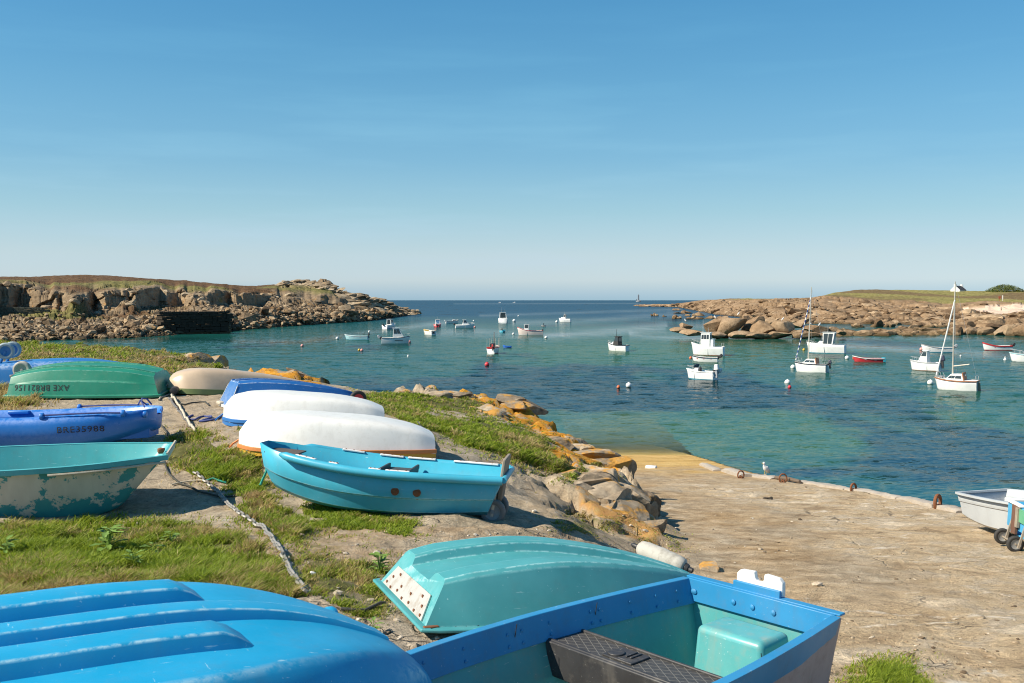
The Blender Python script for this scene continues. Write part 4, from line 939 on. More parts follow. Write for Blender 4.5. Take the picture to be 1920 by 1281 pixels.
def wheel(parent, c, r, wd, tyre, hubm, rot=None, spokes=0):
    """pneumatic wheel, axle along local Y"""
    Rm = rot or Matrix.Identity(3)
    prof = [(r*.60, -wd*.38), (r*.78, -wd*.5), (r*.93, -wd*.42), (r, -wd*.2), (r, wd*.2), (r*.93, wd*.42), (r*.78, wd*.5), (r*.60, wd*.38)]
    wn = MB().lathe([(r*.05, -wd*.2), (r*.5, -wd*.24), (r*.58, -wd*.34), (r*.61, -wd*.34), (r*.61, wd*.34), (r*.58, wd*.34), (r*.5, wd*.24), (r*.18, wd*.2), (r*.16, wd*.4), (r*.05, wd*.42)], c, 'Y', 24, rot=Rm)
    t_ = MB(); n = 28; vs = []
    for (rr, h) in prof:
        for k_ in range(n):
            a = 2*math.pi*k_/n; vs.append(Rm @ Vector((rr*math.cos(a), h, rr*math.sin(a)))+Vector(c))
    m = len(prof); t_.add(vs, [(i*n+k_, i*n+(k_+1) % n, ((i+1) % m)*n+(k_+1) % n, ((i+1) % m)*n+k_) for i in range(m) for k_ in range(n)])
    o = t_.build('wheel', tyre, parent, angle=50); wn.build('hub', hubm, o, angle=40)
    return o
RUBBER = plain('rubber_tyre', (.035, .033, .03), .75, var=.3); STEEL = plain('galvanised_steel', (.42, .42, .40), .42, .85, .3, 60); RUST = plain('rust', (.20, .075, .03), .85, 0, .45, 40, .4)
BLACKP = paint('black_paint', (.025, .025, .026), .45, (.3, .3, .3), .2, .1); INK = plain('black_lettering', (.02, .022, .024), .7, 0, .3, 30, 0)
WHITEP = paint('white_gelcoat', (.82, .82, .79), .32, (.6, .58, .5), .15, .10); TEALP = paint('teal_gelcoat', (.05, .42, .46), .38, (.55, .75, .75), .35, .12)
OLDWOOD = plain('weathered_grey_wood', (.30, .25, .19), .85, 0, .4, 14, .4)
ROPE_G = plain('green_rope', (.02, .28, .20), .8, 0, .4, 90, .4); ROPE_K = plain('dark_rope', (.06, .06, .05), .9, 0, .5, 90, .4); ROPE_W = plain('pale_rope', (.5, .44, .34), .9, 0, .4, 90, .4); ROPE_B = plain('blue_rope', (.05, .07, .22), .8, 0, .5, 90, .4)
HANDG = 'small boats drawn up on the rocky bank'
def dinghy(name, loc_label): ...
# ---------------------------------------------------------------- M: sky blue open dinghy in the middle
def table_dinghy(L, B_, D, tr, bow, bowz, keelrise, rake, ch=.74, zc=.07, step=True, beam=((.2, .95), (.42, 1.0), (.64, .93), (.82, .74), (.93, .52)), rocker=.05, trrake=-.05, sheer=.0):
    tb = []
    for u in (0, .2, .42, .64, .82, .93, 1.0):
        b = B_/2*dict([(0, tr), (1.0, bow)]+list(beam))[u]
        zk = rocker*((.42-u)/.42)**2 if u < .42 else keelrise*((u-.42)/.58)**2.2
        zs = D+bowz*max(0, (u-.3)/.7)**2+sheer*max(0, (.3-u)/.3)**2
        dxs = rake*max(0, (u-.55)/.45)**1.5
        f = ch-(.16*max(0, (u-.6)/.4))
        sec = [(0, zk, -dxs*.6), (b*f*.62, zk+.012, -dxs*.6), (b*f, zk+zc, -dxs*.45)]
        if step: sec += [(b*(f+(1-f)*.42), zk+zc+(zs-zk-zc)*.36, -dxs*.2), (b*(f+(1-f)*.42)+.03, zk+zc+(zs-zk-zc)*.39, -dxs*.2)]
        else: sec += [(b*(f+(1-f)*.5), zk+zc+(zs-zk-zc)*.45, -dxs*.2)]
        sec += [(b, zs, 0)]
        if u == 0: sec = [(a_, z_, trrake*(z_/D)) for a_, z_, _ in sec]
        tb.append((u, sec))
    return tb
SKYB = paint('sky_blue_gelcoat', (.045, .40, .56), .36, (.5, .75, .8), .3, .14)
def build_M():
    r = thing('dinghy', (0, 0, 0), 'sky blue open dinghy with white gunwale strips and two rusty bolts on its side', 'dinghy', HANDG)
    H = Hull(2.46, table_dinghy(2.46, 1.22, .48, .80, .20, .17, .17, .30, ch=.72, trrake=-.19), 40, 0)
    H.mesh().build('hull', SKYB, r, solid=.016, angle=28)
    # rolled gunwale flange
    mb = MB()
    for s_ in (1, -1): 
        mb.tube([p+Vector((0, s_*.03, -.014)) for p in H.rail(s_, .0, .87, .0)], [.044]*29+[.014], 8)
    mb.tube([H.P(0, 0, 1)+Vector((-.015, .02, -.01)), H.P(0, 0, -1)+Vector((-.015, -.02, -.01))], .032, 8)
    mb.each('gunwale', SKYB, r, angle=60)
    GUARD = paint('white_plastic_strip', (.78, .76, .72), .5, (.4, .25, .15), .3, .3)
    for s_, spans in ((1, ((.70, .79), (.60, .64), (.42, .47), (.30, .40), )), (-1, ((.42, .53), (.27, .40), (.04, .19), (.60, .70)))):
        for a_, b_ in spans:
            g = strip(MB(), [p+Vector((0, s_*.005, .026)) for p in H.rail(s_, a_, b_, 0, 0, 6)], .05, .02).build('guard_strip', GUARD, r, bevel=.006)
            bm_ = MB()
            for f in (.15, .5, .85): p = H.P(a_+(b_-a_)*f, 0, s_); bm_.lathe([(.008, 0), (.008, .005), (.002, .008)], p+Vector((0, s_*.005, .035)), 'Z', 8)
            bm_.each('bolt', RUST, g)
    # interior: floor, thwart, bow panel
    fl = []
    for u in np.linspace(.02, .93, 14): a_ = H.P(u, 9, 1); q = H.G[int(np.interp(u, H.u, np.arange(len(H.u))))]; fl.append([(q[5, 0], -q[5, 1]*.97, q[5, 2]+.03), (q[5, 0], q[5, 1]*.97, q[5, 2]+.03)])
    MB().grid(np.array(fl)).build('floor', SKYB, r)
    tw = MB().box((-.22, 0, .385), (.34, 1.04, .04)); tw.box((-.38, 0, .425), (.03, 1.06, .05)); tw.box((-.06, 0, .425), (.03, 1.02, .05)); tw.each('thwart_plank', paint('dark_grey_thwart', (.05, .052, .055), .6, (.3, .3, .3), .2, .2), r, bevel=.008)
    MB().box((-.22, 0, .22), (.28, .9, .28)).build('seat_box', SKYB, r, bevel=.015)
    bp = MB(); bp.box((.98, 0, .56), (.34, .40, .014), Euler((0, -.04, 0)), taper=(1, 1)); bp.build('bow_panel', paint('bare_brown_panel', (.10, .08, .065), .8, (.2, .2, .2), .1, .4), r)
    # outboard bracket boards rising above the transom
    tb = MB().box((-1.40, 0, .52), (.035, .62, .28), Euler((0, -.10, 0))); tb.build('transom_board', OLDWOOD, r, bevel=.01)
    MB().box((-1.38, 0, .33), (.05, .36, .24), Euler((0, -.10, 0))).build('motor_pad', paint('faded_brown_board', (.22, .17, .13), .8, (.5, .45, .4), .4, .4), r, bevel=.012)
    for u in (.36, .27):
        p = H.P(u, .19, 1, .004); rr = Matrix.Rotation(R(-90), 3, 'X')
        b = MB().lathe([(.042, 0), (.042, .004), (.020, .006), (.020, .014), (.004, .018)], p, 'Y', 18); b.build('bolt_plate', RUST, r)
        st = MB(); st.add([H.P(u-.008, .21, 1, .003), H.P(u+.008, .21, 1, .003), H.P(u+.003, .29, 1, .003), H.P(u-.003, .29, 1, .003)], [(0, 1, 2, 3)]); st.build('rust_streak', plain('rust_stain', (.26, .22, .16), .8), r, recalc=False)
    for y_ in (.40, -.40):
        wheel(r, (-1.31, y_*.5, .10), .135, .09, paint('grey_plastic_tyre', (.17, .17, .17), .6, (.6, .6, .6), .3, .4), paint('grey_plastic_hub', (.3, .31, .32), .6, (.6, .6, .6), .2, .3))
    sb = MB()
    for y_ in (.40, -.40): sb.box((-1.32, y_*.5, .2), (.03, .05, .30), Euler((0, -.1, 0)))
    sb.each('wheel_bracket', STEEL, r)
    seat(r, (-.33, 10.46), (-2.66, 10.66), 3.90, 4.02, R(3)); return r, H
M_, MH = build_M()
# ---------------------------------------------------------------- U: teal upturned twin-sponson dinghy
def build_U():
    r = thing('dinghy', (0, 0, 0), 'upturned teal dinghy with silver transom plate and sunken centre channel', 'dinghy', HANDG)
    D = .39; tb = []
    for u, b, ct, cz, dx in ((0, .60, .46, .29, 0), (.15, .635, .475, .33, 0), (.4, .64, .46, .375, 0), (.65, .57, .39, .32, 0), (.85, .41, .26, .22, 0), (.95, .25, .16, .14, 0), (1.0, .12, .08, .08, 0)):
        z = D-cz; ch = min(.07, cz*.22); cw = ct*.52
        rk = .10 if u == 0 else 0
        def q(y_, z_): return (y_, z_, rk*(z_-0)/D*0 + (-.24*(D-z_)/D*(-1) if u == 0 else 0))
        tb.append((u, [q(0, z+ch), q(cw*.86, z+ch*.95), q(cw, z+.012), q(cw+.03, z), q(ct-.03, z), q(ct, z+.025), q(b-.02, D-.03), q(b, D-.015)]))
    H = Hull(2.42, tb, 40, 0, True, D)
    TURQ = paint('turquoise_gelcoat', (.060, .325, .345), .45, (.45, .72, .72), .45, .12, True, .35)
    H.mesh().build('hull', TURQ, r, solid=0, angle=32)
    mb = MB(); strip(mb, [p+Vector((0, 0, .012)) for p in H.rim_path(.03)], .07, .022, True); mb.build('gunwale', TURQ, r, bevel=.007)
    # silver plate riveted on the transom
    p0, p1 = H.G[0, 17], H.G[0, 14]
    def tp(y_, f): a_ = np.array([p0[0]+(p1[0]-p0[0])*f, y_, p0[2]+(p1[2]-p0[2])*f]); return Vector(a_)
    n_ = Vector((-(p1[2]-p0[2]), 0, (p1[0]-p0[0]))).normalized(); n_ = n_ if n_.x < 0 else -n_
    c4 = [tp(-.49, .04), tp(.49, .04), tp(.40, .62), tp(-.40, .62)]
    pm = MB(); pm.add([c+n_*.003 for c in c4]+[c+n_*.012 for c in c4], [(0, 1, 2, 3), (7, 6, 5, 4), (0, 4, 5, 1), (1, 5, 6, 2), (2, 6, 7, 3), (3, 7, 4, 0)])
    ALU = NT('dull_aluminium', (.55, .53, .49), .5, .5, .45); b_ = ALU.noise(ALU.O, 7, 6, .7); ALU.base(ALU.mix(ALU.ramp(b_, [(.5, 0), (.72, .8)]), (.60, .58, .53), (.36, .24, .14))); ALU = ALU.m
    pl_ = pm.build('transom_plate', ALU, r, smooth=False)
    bm_ = MB()
    for y_, f in ((-.43, .12), (-.3, .1), (-.15, .14), (0, .1), (.15, .16), (.3, .1), (.42, .14), (-.38, .3), (-.1, .33), (.12, .3), (.36, .34), (-.3, .48), (.26, .5)):
        bm_.lathe([(.012, 0), (.012, .006), (.003, .010)], tp(y_, f)+n_*.012, 'X', 8, rot=Matrix.Rotation(math.pi, 3, 'Z'))
    bm_.each('rivet', RUST, pl_)
    text_part(H, 'registration_mark', 'IAC', .30, .03, .085, INK, r, -1, 1, 1); [text_part(H, 'registration_mark', q_, .08+.03*i_, .03, .06, INK, r, -1, 1, 1) for i_, q_ in enumerate(('r', '/', 't', 'v'))]
    # knobs on the rim near the transom corner
    MB().box((-1.16, -.60, .03), (.10, .035, .03)).box((-1.14, .60, .03), (.1, .035, .03)).each('rim_clip', RUST, r, bevel=.006)
    seat(r, (-.72, 6.62), (1.44, 7.46), 4.135, 3.98, R(-1)); return r, H
U_, UH = build_U()
fd = thing('fender', (0, 0, 0), 'grey white cylindrical fender lying against the upturned teal dinghy bow', 'fender')
MB().lathe([(.02, -.30), (.05, -.29), (.085, -.26), (.10, -.18), (.102, -.06), (.108, 0), (.102, .06), (.10, .2), (.088, .27), (.05, .29), (.02, .3)], (0, 0, 0), 'X', 20).build('body', paint('grey_fender_vinyl', (.50, .48, .42), .7, (.3, .3, .28), .3, .6), fd, angle=60)
MB().lathe([(.05, .285), (.055, .30), (.045, .33), (.03, .34), (.03, .38), (.01, .39)], (0, 0, 0), 'X', 12).lathe([(.01, -.38), (.025, -.36), (.03, -.30), (.05, -.285)], (0, 0, 0), 'X', 12).each('end_cap', BLACKP, fd)
p = at(1240, 1045, 7.95); fd.location = p; fd.rotation_euler = (0, R(14), R(-35)); fd.scale = (.74, .74, .74)
# ---------------------------------------------------------------- B1: big blue upturned boat in the left foreground
def build_B1():
    r = thing('dinghy', (0, 0, 0), 'large bright blue upturned plastic boat with three raised keel runners', 'dinghy', HANDG)
    D = .56; tb = []
    for u, b, f, z in ((0, .78, .70, .03), (.12, .80, .70, .012), (.35, .80, .70, 0), (.60, .79, .68, .0), (.74, .72, .56, .035), (.86, .58, .40, .12), (.94, .42, .26, .22), (1.0, .22, .12, .36)):
        tb.append((u, [(0, z), (f*.5, z+.002), (f-.05, z+.006), (f, z+.02), (f+(b-f)*.55, z+.10 if z < .2 else z+.05), (b-.01, min(D-.1, z+.24)), (b, D-.05), (b-.01, D)]))
    H = Hull(2.80, tb, 64, 1, True, D)
    BLUE = paint('bright_blue_polyethylene', (.002, .33, .60), .50, (.42, .66, .76), .6, .10, True, .25); 
    H.mesh().build('hull', BLUE, r, angle=40)
    # raised runners moulded into the bottom
    def runner(y_, u0, u1, hgt, w_):
        mb = MB(); rows = []
        for u in np.linspace(u0, u1, 30):
            i = np.interp(u, H.u, np.arange(len(H.u))); a_ = H.G[int(i)]; j = np.argsort(a_[:, 1]); zz = np.interp(abs(y_), a_[j, 1], a_[j, 2]); x_ = H.L*(u-.5)
            e_ = min(1, (u1-u)/.035) if u1 < .9 else min(1, (u1-u)/.30)
            e_ = max(e_, 0)*min(1, (u-u0)/.02+.02); h_ = hgt*e_
            rows.append([(x_, y_+s_*w_*a_, zz+(h_*b_ if b_ else -.012)) for s_, a_, b_ in ((1, .60, 0), (1, .47, .80), (1, .43, .95), (1, .36, 1), (-1, .36, 1), (-1, .43, .95), (-1, .47, .80), (-1, .60, 0))])
        mb.grid(np.array(rows)); mb.edge = np.tile([0, 0, 1, 0, 0, 1, 0, 0], 30); mb.f.append(tuple(range(8))); mb.f.append(tuple(29*8+k_ for k_ in range(8))); mb.mi += [0, 0]
        return mb.build('keel_runner', BLUE, r, angle=50)
    runner(.33, .02, .655, .062, .19); runner(0.0, .02, .93, .05, .15); runner(-.33, .02, .655, .062, .19)
    mb = MB(); strip(mb, H.rim_path(.02, .03), .06, .05, True); mb.build('gunwale', BLUE, r, bevel=.012)
    # towing lug near the bow
    MB().lathe([(.018, -.03), (.05, -.03), (.058, -.015), (.058, .015), (.05, .03), (.018, .03)], H.P(.90, .30, 1, .05), 'X', 14).build('tow_lug', BLUE, r)
    seat(r, (-2.81, 3.22), (-.475, 4.76), 4.385, 4.245, R(1)); return r, H
B1_, B1H = build_B1()
# ---------------------------------------------------------------- N: open boat with blue boards, right foreground
def build_N():
    r = thing('dinghy', (0, 0, 0), 'open teal boat with blue boarded gunwales and black thwart in front', 'dinghy', HANDG)
    L, D = 3.3, .56; tb = []
    for u, b in ((0, .51), (.16, .585), (.42, .65), (.7, .58), (.88, .38), (1.0, .10)):
        zk = .18*max(0, (u-.5)/.5)**2; tb.append((u, [(0, zk), (b*.70, zk+.015), (b*.82, zk+.07), (b*.90, D*.55+zk*.4), (b, D-.03*u)]))
    H = Hull(L, tb, 36, 1)
    INN = paint('pale_teal_moulding', (.085, .37, .375), .30, (.75, .82, .78), .45, .42, True, .35, (.36, .33, .25)); OUT = paint('faded_mauve_paint', (.33, .29, .30), .6, (.16, .36, .34), .8, .55)
    # outer skin in faded paint, inner moulding in teal
    H.mesh().build('hull', OUT, r, angle=40)
    Hi = Hull(L-.06, [(u, [(max(0, y_-.02 if y_ > .02 else 0), z_+.022 if y_ < .4 or z_ < .3 else z_) for (y_, z_) in s_]) for u, s_ in tb], 36, 2); Hi.G[:, :, 2] -= 0
    Hi.mesh().build('inner_moulding', INN, r, angle=60)
    BB = paint('blue_board_paint', (.02, .235, .48), .45, (.55, .62, .66), .3, .22)
    for s_ in (1, -1):
        mb = MB(); rows = []
        for u in np.linspace(.012, .985, 36):
            p = H.P(u, 0, s_); rows.append([(p.x, p.y+s_*.012, p.z+.02), (p.x, p.y-s_*.040, p.z+.022), (p.x, p.y-s_*.078, p.z-.125), (p.x, p.y-s_*.03, p.z-.13)])
        mb.grid(np.array(rows)[:, [0, 1, 2, 3, 0]]); o = mb.build('gunwale_board', BB, r, angle=30, bevel=.003)
        bm_ = MB(); j_ = MB()
        for u in (.05, .10, .16, .23, .25, .34, .40, .43, .52, .6, .7):
            for dz in (-.035, -.095):
                p = H.P(u, 0, s_); bm_.lathe([(.009, 0), (.009, .004), (.003, .007)], p+Vector((0, -s_*(.046+.26*abs(dz)), dz)), 'Y', 8, rot=Matrix.Rotation(math.pi if s_ > 0 else 0, 3, 'Z'))
        bm_.each('board_bolt', BB, o)
        for u in (.24, .415): 
            p = H.P(u, 0, s_); j_.box(p+Vector((0, -s_*.061, -.05)), (.004, .003, .135), Euler((s_*.19, 0, 0)))
        j_.each('board_joint', BLACKP, o)
    xt = -L/2
    tbd = MB().box((xt+.035, 0, D-.045), (.03, .985, .135), Euler((0, -.03, 0))); o = tbd.build('transom_board', BB, r, bevel=.004)
    bm_ = MB()
    for y_ in (-.44, -.43, -.15, -.02, .12, .43, .45): bm_.lathe([(.016, 0), (.016, .005), (.004, .011)], (xt+.052, y_, D-.045+(.03 if abs(y_) > .44 else -.005)), 'X', 10)
    bm_.each('board_bolt', BB, o)
    tp_ = MB().box((xt-.002, 0, D+.022), (.055, 1.03, .012)); tp_.build('transom_cap', BB, r, bevel=.003)
    # notched outboard pad
    poly = [(-.155, -.10), (.155, -.10), (.155, .05), (.13, .075), (.035, .08), (.03, .045), (.015, .028), (-.015, .028), (-.03, .045), (-.035, .08), (-.13, .075), (-.155, .05)]
    M4 = Matrix.Translation((xt-.03, -.02, D+.055)) @ Matrix.Rotation(R(90), 4, 'Z') @ Matrix.Rotation(R(90), 4, 'X')
    MB().prism(poly, -.018, .018, 0, M4).build('outboard_pad', WHITEP, r, bevel=.006)
    MB().box((xt+.008, -.02, D+.045), (.022, .315, .045)).build('pad_backing', BB, r, bevel=.003)
    # moulded stern box and lower step
    sb = MB().box((xt+.23, .04, .26), (.32, .48, .36), taper=(.86, .9)); sb.build('stern_seat', INN, r, bevel=.035, segs=4)
    MB().box((xt+.42, .30, .10), (.42, .20, .14), taper=(.9, .8)).build('moulded_step', INN, r, bevel=.03, segs=3)
    for s_ in (1,):
        MB().tube([(xt+.12, s_*.445, .30), (xt+.5, s_*.49, .295), (xt+.95, s_*.515, .29), (xt+1.3, s_*.515, .30)], [.012, .03, .03, .012], 10).build('moulded_rib', INN, r, angle=70)
    # black plastic thwart with embossed lattice
    BK = paint('black_plastic', (.028, .028, .03), .5, (.35, .34, .32), .5, .35, True, .3, (.22, .2, .17))
    k = NT('black_plastic_lattice', (.028, .028, .03), .5); sx = k.n('ShaderNodeSeparateXYZ'); k.set(sx.inputs[0], k.O)
    def saw_(a_, b_): return k.math('PINGPONG', k.math('ADD', k.math('MULTIPLY', sx.outputs[0], a_), k.math('MULTIPLY', sx.outputs[1], b_)), .5)
    ln = k.math('MINIMUM', saw_(20, 13), saw_(20, -13)); ln = k.ramp(ln, [(.03, 1), (.08, 0)]); b_ = k.noise(k.O, 14, 5)
    k.base(k.mix(k.math('MULTIPLY', ln, .8), k.mix(b_, (.03, .03, .03), (.085, .08, .072)), (.20, .19, .165))); k.nrm(k.bump(ln, .5, .003)); BKL = k.m
    tx = xt+1.02; th = thx = MB().box((tx, 0, .40), (.235, 1.13, .055)); thw = th.build('thwart', BKL, r, bevel=.008)
    fr = MB().box((tx+.122, 0, .335), (.02, 1.15, .20), Euler((0, .12, 0))); fr.box((tx-.120, 0, .385), (.02, 1.15, .10)); fr.box((tx+.118, 0, .432), (.022, 1.15, .016)); fr.box((tx-.118, 0, .432), (.018, 1.15, .016)); fr.each('thwart_rail', BK, thw, bevel=.006)
    em = MB(); em.box((tx-.0, -.12, .4325), (.15, .20, .010)); em.lathe([(.022, .0), (.045, .0), (.045, .009), (.022, .009)], (tx+.02, -.17, .437), 'Z', 16); em.box((tx-.02, -.07, .441), (.09, .012, .008)).box((tx-.02, -.10, .441), (.09, .012, .008)); em.each('moulded_emblem', BK, thw, bevel=.003)
    seat(r, (1.43, 5.66), (-1.03, 3.46), 3.93, 3.93, R(0), dz=.0); return r, H
N_, NH = build_N()
# ---------------------------------------------------------------- L1: open pram with flaking white paint
def build_L1():
    r = thing('dinghy', (0, 0, 0), 'open teal pram whose white outside paint is flaking off', 'dinghy', HANDG)
    L, D = 2.9, .65; tb = []
    for u, b, dx in ((0, .56, 0), (.25, .66, 0), (.5, .68, 0), (.75, .60, -.02), (.9, .46, -.10), (1.0, .36, -.16)):
        zk = .14*max(0, (u-.55)/.45)**1.6; zs = D+.03*max(0, (u-.4)/.6)**2
        rk = .46*max(0, (u-.8)/.2)
        tb.append((u, [(0, zk, -rk), (b*.62, zk+.01, -rk), (b*.74, zk+.06, -rk*.9), (b*.86, zk+.28, -rk*.5), (b, zs, 0)]))
    H = Hull(L, tb, 36, 1)
    k = NT('flaking_white_paint', rough=.55); a_ = k.noise(k.O, 5.2, 8, .72); sx = k.n('ShaderNodeSeparateXYZ'); k.set(sx.inputs[0], k.O)
    band = k.ramp(k.math('ADD', sx.outputs[2], 0), [(.08, .80), (.24, .60), (.36, .50), (.56, .56), (.66, .70)])
    m = k.ramp(k.math('SUBTRACT', k.math('ADD', a_, .5), band), [(.40, 0), (.425, 1)])
    drt = k.noise(k.map(k.O, (8, 8, 1.2)), 1, 5); wht = k.mix(drt, (.42, .39, .32), (.70, .67, .58)); tl = k.mix(k.noise(k.O, 9, 5), (.02, .20, .22), (.05, .34, .36))
    k.base(k.mix(m, tl, wht)); k.nrm(k.bump(m, .25, .004)); FLAKE = k.m
    H.mesh().build('hull', FLAKE, r, angle=40)
    INN = paint('teal_inside', (.06, .38, .40), .42, (.6, .8, .78), .4, .15, True, .3)
    Hi = Hull(L-.04, [(u, [(max(0, y_-.02 if y_ > .02 else 0), z_+.02 if i < 4 else z_, d_) for i, (y_, z_, d_) in enumerate(s_)]) for u, s_ in tb], 36, 2); Hi.mesh().build('inner_lining', INN, r, angle=60)
    mb = MB(); strip(mb, H.rim_path(.012, -.02), .05, .055, True); mb.build('gunwale', INN, r, bevel=.01)
    rp_ = MB().tube([p+Vector((0, -.045, -.065)) for p in H.rail(-1, .62, 1.0)], .014, 6); rp_.build('rub_rope', ROPE_W, r)
    MB().tube([H.P(1, .02, -1)+Vector((.03, 0, .03)), H.P(1, 0, 1)+Vector((.03, 0, .02))], .016, 6).build('bow_rope', ROPE_W, r)
    MB().box((-.55, 0, .36), (.3, 1.2, .035)).build('thwart', INN, r, bevel=.008)
    MB().lathe([(.02, 0), (.035, .01), (.035, .05), (.01, .06)], (1.38, -.16, .67), 'Z', 10).box((1.38, -.08, .68), (.05, .2, .03)).build('bow_cleat', RUST, r, bevel=.006)
    seat(r, (-6.58, 10.35), (-3.84, 10.98), 3.85, 3.87, R(2.5)); return r, H
L1_, L1H = build_L1()
# ---------------------------------------------------------------- L2: royal blue moulded tender
def build_L2():
    r = thing('tender', (0, 0, 0), 'royal blue moulded plastic tender with fat rounded sides and black lettering', 'tender', HANDG)
    L, D = 3.3, .50; tb = []
    for u, b, q in ((0, .62, 1), (.2, .70, 1), (.5, .72, 1), (.72, .70, 1), (.86, .60, .95), (.95, .42, .8), (.985, .28, .65), (1.0, .14, .5)):
        zk = .26*max(0, (u-.6)/.4)**2; zs = D+.06*max(0, (u-.5)/.5)
        # the sides are fat hollow tubes: outer bulge, rounded top, inner wall
        tb.append((u, [(0, zk), (b*.55, zk+.015), (b*.86, zk+.11), (b*.885, zk+.125), (b*1.0, zk+.24*q+.02), (b*.985, zs-.07), (b*.90, zs-.005), (b*.76, zs-.01), (b*.70, zs-.10)]))
    H = Hull(L, tb, 44, 1)
    ROY = paint('royal_blue_polyethylene', (.001, .15, .52), .38, (.3, .45, .8), .3, .05, True, .2)
    H.mesh(bowcap=True).build('hull', ROY, r, angle=50)
    Hi = []
    for i in range(1, 43): q = H.G[i, -1]; Hi.append([(q[0], -q[1], q[2]), (q[0], -q[1]*.92, .16), (q[0], q[1]*.92, .16), (q[0], q[1], q[2])])
    mb = MB().grid(np.array(Hi)); mb.f.append((0, 1, 2, 3)); mb.f.append((164, 165, 166, 167)); mb.mi += [0, 0]; mb.build('cockpit_well', ROY, r)
    text_part(H, 'registration_number', 'BRE35988', .66, .43, .115, INK, r, -1, 1, 1, .006, 1.15); text_part(H, 'boat_name', 'AVEL', .235, .42, .15, INK, r, -1, 1, 1, .006, 1.5)
    for s_ in (-1, 1):
        pts = [H.P(u, .20, s_, .035) for u in (.60, .64, .74, .84, .90)]; MB().tube(pts, .012, 6).build('grab_rope', ROPE_B, r)
        lg = MB()
        for u in (.60, .90, .97): lg.lathe([(.02, -.03), (.045, -.02), (.05, 0), (.045, .02), (.02, .03)], H.P(u, .20, s_, .02), 'X', 10)
        lg.each('rope_lug', ROY, r)
        MB().box(H.P(.36, .05, s_, .0)+Vector((0, 0, .02)), (.30, .08, .05)).build('rowlock_pad', ROY, r, bevel=.015)
    MB().tube([(1.50, .16, .58), (1.46, .10, .66), (1.42, 0, .68), (1.44, -.1, .64), (1.5, -.16, .57)], .011, 6).tube([(1.44, .16, .57), (1.38, .05, .65), (1.40, -.12, .6)], .011, 6).each('bow_line', ROPE_B, r)
    MB().tube([H.P(.375, .02, -1, .05), H.P(.40, .12, -1, .03), H.P(.405, .30, -1, .02)], .02, 6).build('hanging_strap', RUST, r)
    seat(r, (-8.15, 13.55), (-4.92, 13.75), 4.13, 4.16, R(-1)); return r, H
L2_, L2H = build_L2()
# ---------------------------------------------------------------- upturned boats further back
def inv_table(D, rows, rnd=.5):
    tb = []
    for u, b, ct, h in rows:
        z = D-h; tb.append((u, [(0, z), (ct*.6, z+.006), (ct, z+h*.10), (ct+(b-ct)*.45, z+h*.40), (b, D)]))
    return tb
def build_L3():
    r = thing('dinghy', (0, 0, 0), 'green upturned dinghy with black registration lettering along its side', 'dinghy', HANDG)
    D = .55; tb = []
    for u, b, ct, h in ((0, .66, .46, .40), (.2, .68, .50, .48), (.45, .69, .52, .53), (.7, .67, .50, .53), (.88, .64, .46, .47), (1.0, .60, .44, .40)):
        z = D-h; e_ = .02 if 0 < u < 1 else .0; xx = (-.28 if u == 0 else (.0)); kk = 0
        def dx(z_): return (-.22*(D-z_)/D*1.0 if u == 0 else 0)*-1 if u == 0 else (-.05*(D-z_)/D if u == 1 else 0)
        sec = [(0, z), (ct*.5, z), (ct*.52, z-.02), (ct*.62, z-.02), (ct*.64, z+.01), (ct, z+.045), (ct+(b-ct)*.42, z+(h)*.42), (ct+(b-ct)*.42+e_, z+h*.46), (b-.02, D-.05), (b, D-.04)]
        tb.append((u, [(y_, z_, dx(z_)) for y_, z_ in sec]))
    H = Hull(2.72, tb, 40, 0, True, D)
    GRN = paint('green_gelcoat', (.008, .225, .135), .38, (.35, .6, .5), .35, .10)
    H.mesh().build('hull', GRN, r, angle=30)
    mb = MB(); strip(mb, H.rim_path(.03, -.01), .10, .05, True); mb.build('gunwale', GRN, r, bevel=.01)
    text_part(H, 'registration_number', 'AXE BR821156', .585, .21, .155, INK, r, 1, 1, 1, .006, .96)
    wheel(r, (1.34, -.10, .42), .17, .09, paint('pale_grey_wheel', (.45, .43, .38), .7, (.3, .3, .3), .2, .5), paint('pale_hub', (.42, .40, .36), .7, (.3, .3, .3), .2, .4))
    MB().box((1.36, .2, .36), (.06, .3, .05)).box((1.38, -.22, .44), (.04, .06, .22)).each('wheel_bracket', STEEL, r, bevel=.005)
    MB().lathe([(.03, -.1), (.07, -.09), (.08, 0), (.07, .09), (.03, .1)], (-1.56, .35, .08), 'Y', 12).build('motor_clamp', BLACKP, r)
    seat(r, (-6.48, 18.75), (-9.2, 18.55), 4.41, 4.41, R(-3), dz=.05); return r, H
L3_, L3H = build_L3()
def build_L4():
    r = thing('dinghy', (0, 0, 0), 'blue upturned dinghy with a pair of wheels behind the green one', 'dinghy', HANDG)
    D = .55; H = Hull(3.3, inv_table(D, ((0, .58, .46, .46), (.2, .64, .50, .51), (.5, .68, .50, .52), (.75, .58, .36, .40), (.92, .34, .16, .26), (1, .10, .05, .16))), 36, 1, True, D)
    BL = paint('mid_blue_gelcoat', (.012, .17, .46), .4, (.5, .6, .75), .4, .10); H.mesh().build('hull', BL, r, angle=40)
    mb = MB(); strip(mb, H.rim_path(.02, .0), .06, .04, True); mb.build('gunwale', BL, r, bevel=.01)
    for y_ in (.30, -.28):
        wheel(r, (-1.46, y_, .70), .17, .12, paint('grey_blue_wheel', (.30, .38, .42), .6, (.2, .25, .3), .3, .3), BL)
        MB().tube([(-1.46, y_-.02, .70), (-1.55, y_, .5), (-1.62, y_, .3)], .03, 8).build('wheel_arm', BL, r)
    seat(r, (-10.4, 20.3), (-7.35, 21.1), 4.47, 4.45, R(0)); return r
build_L4()
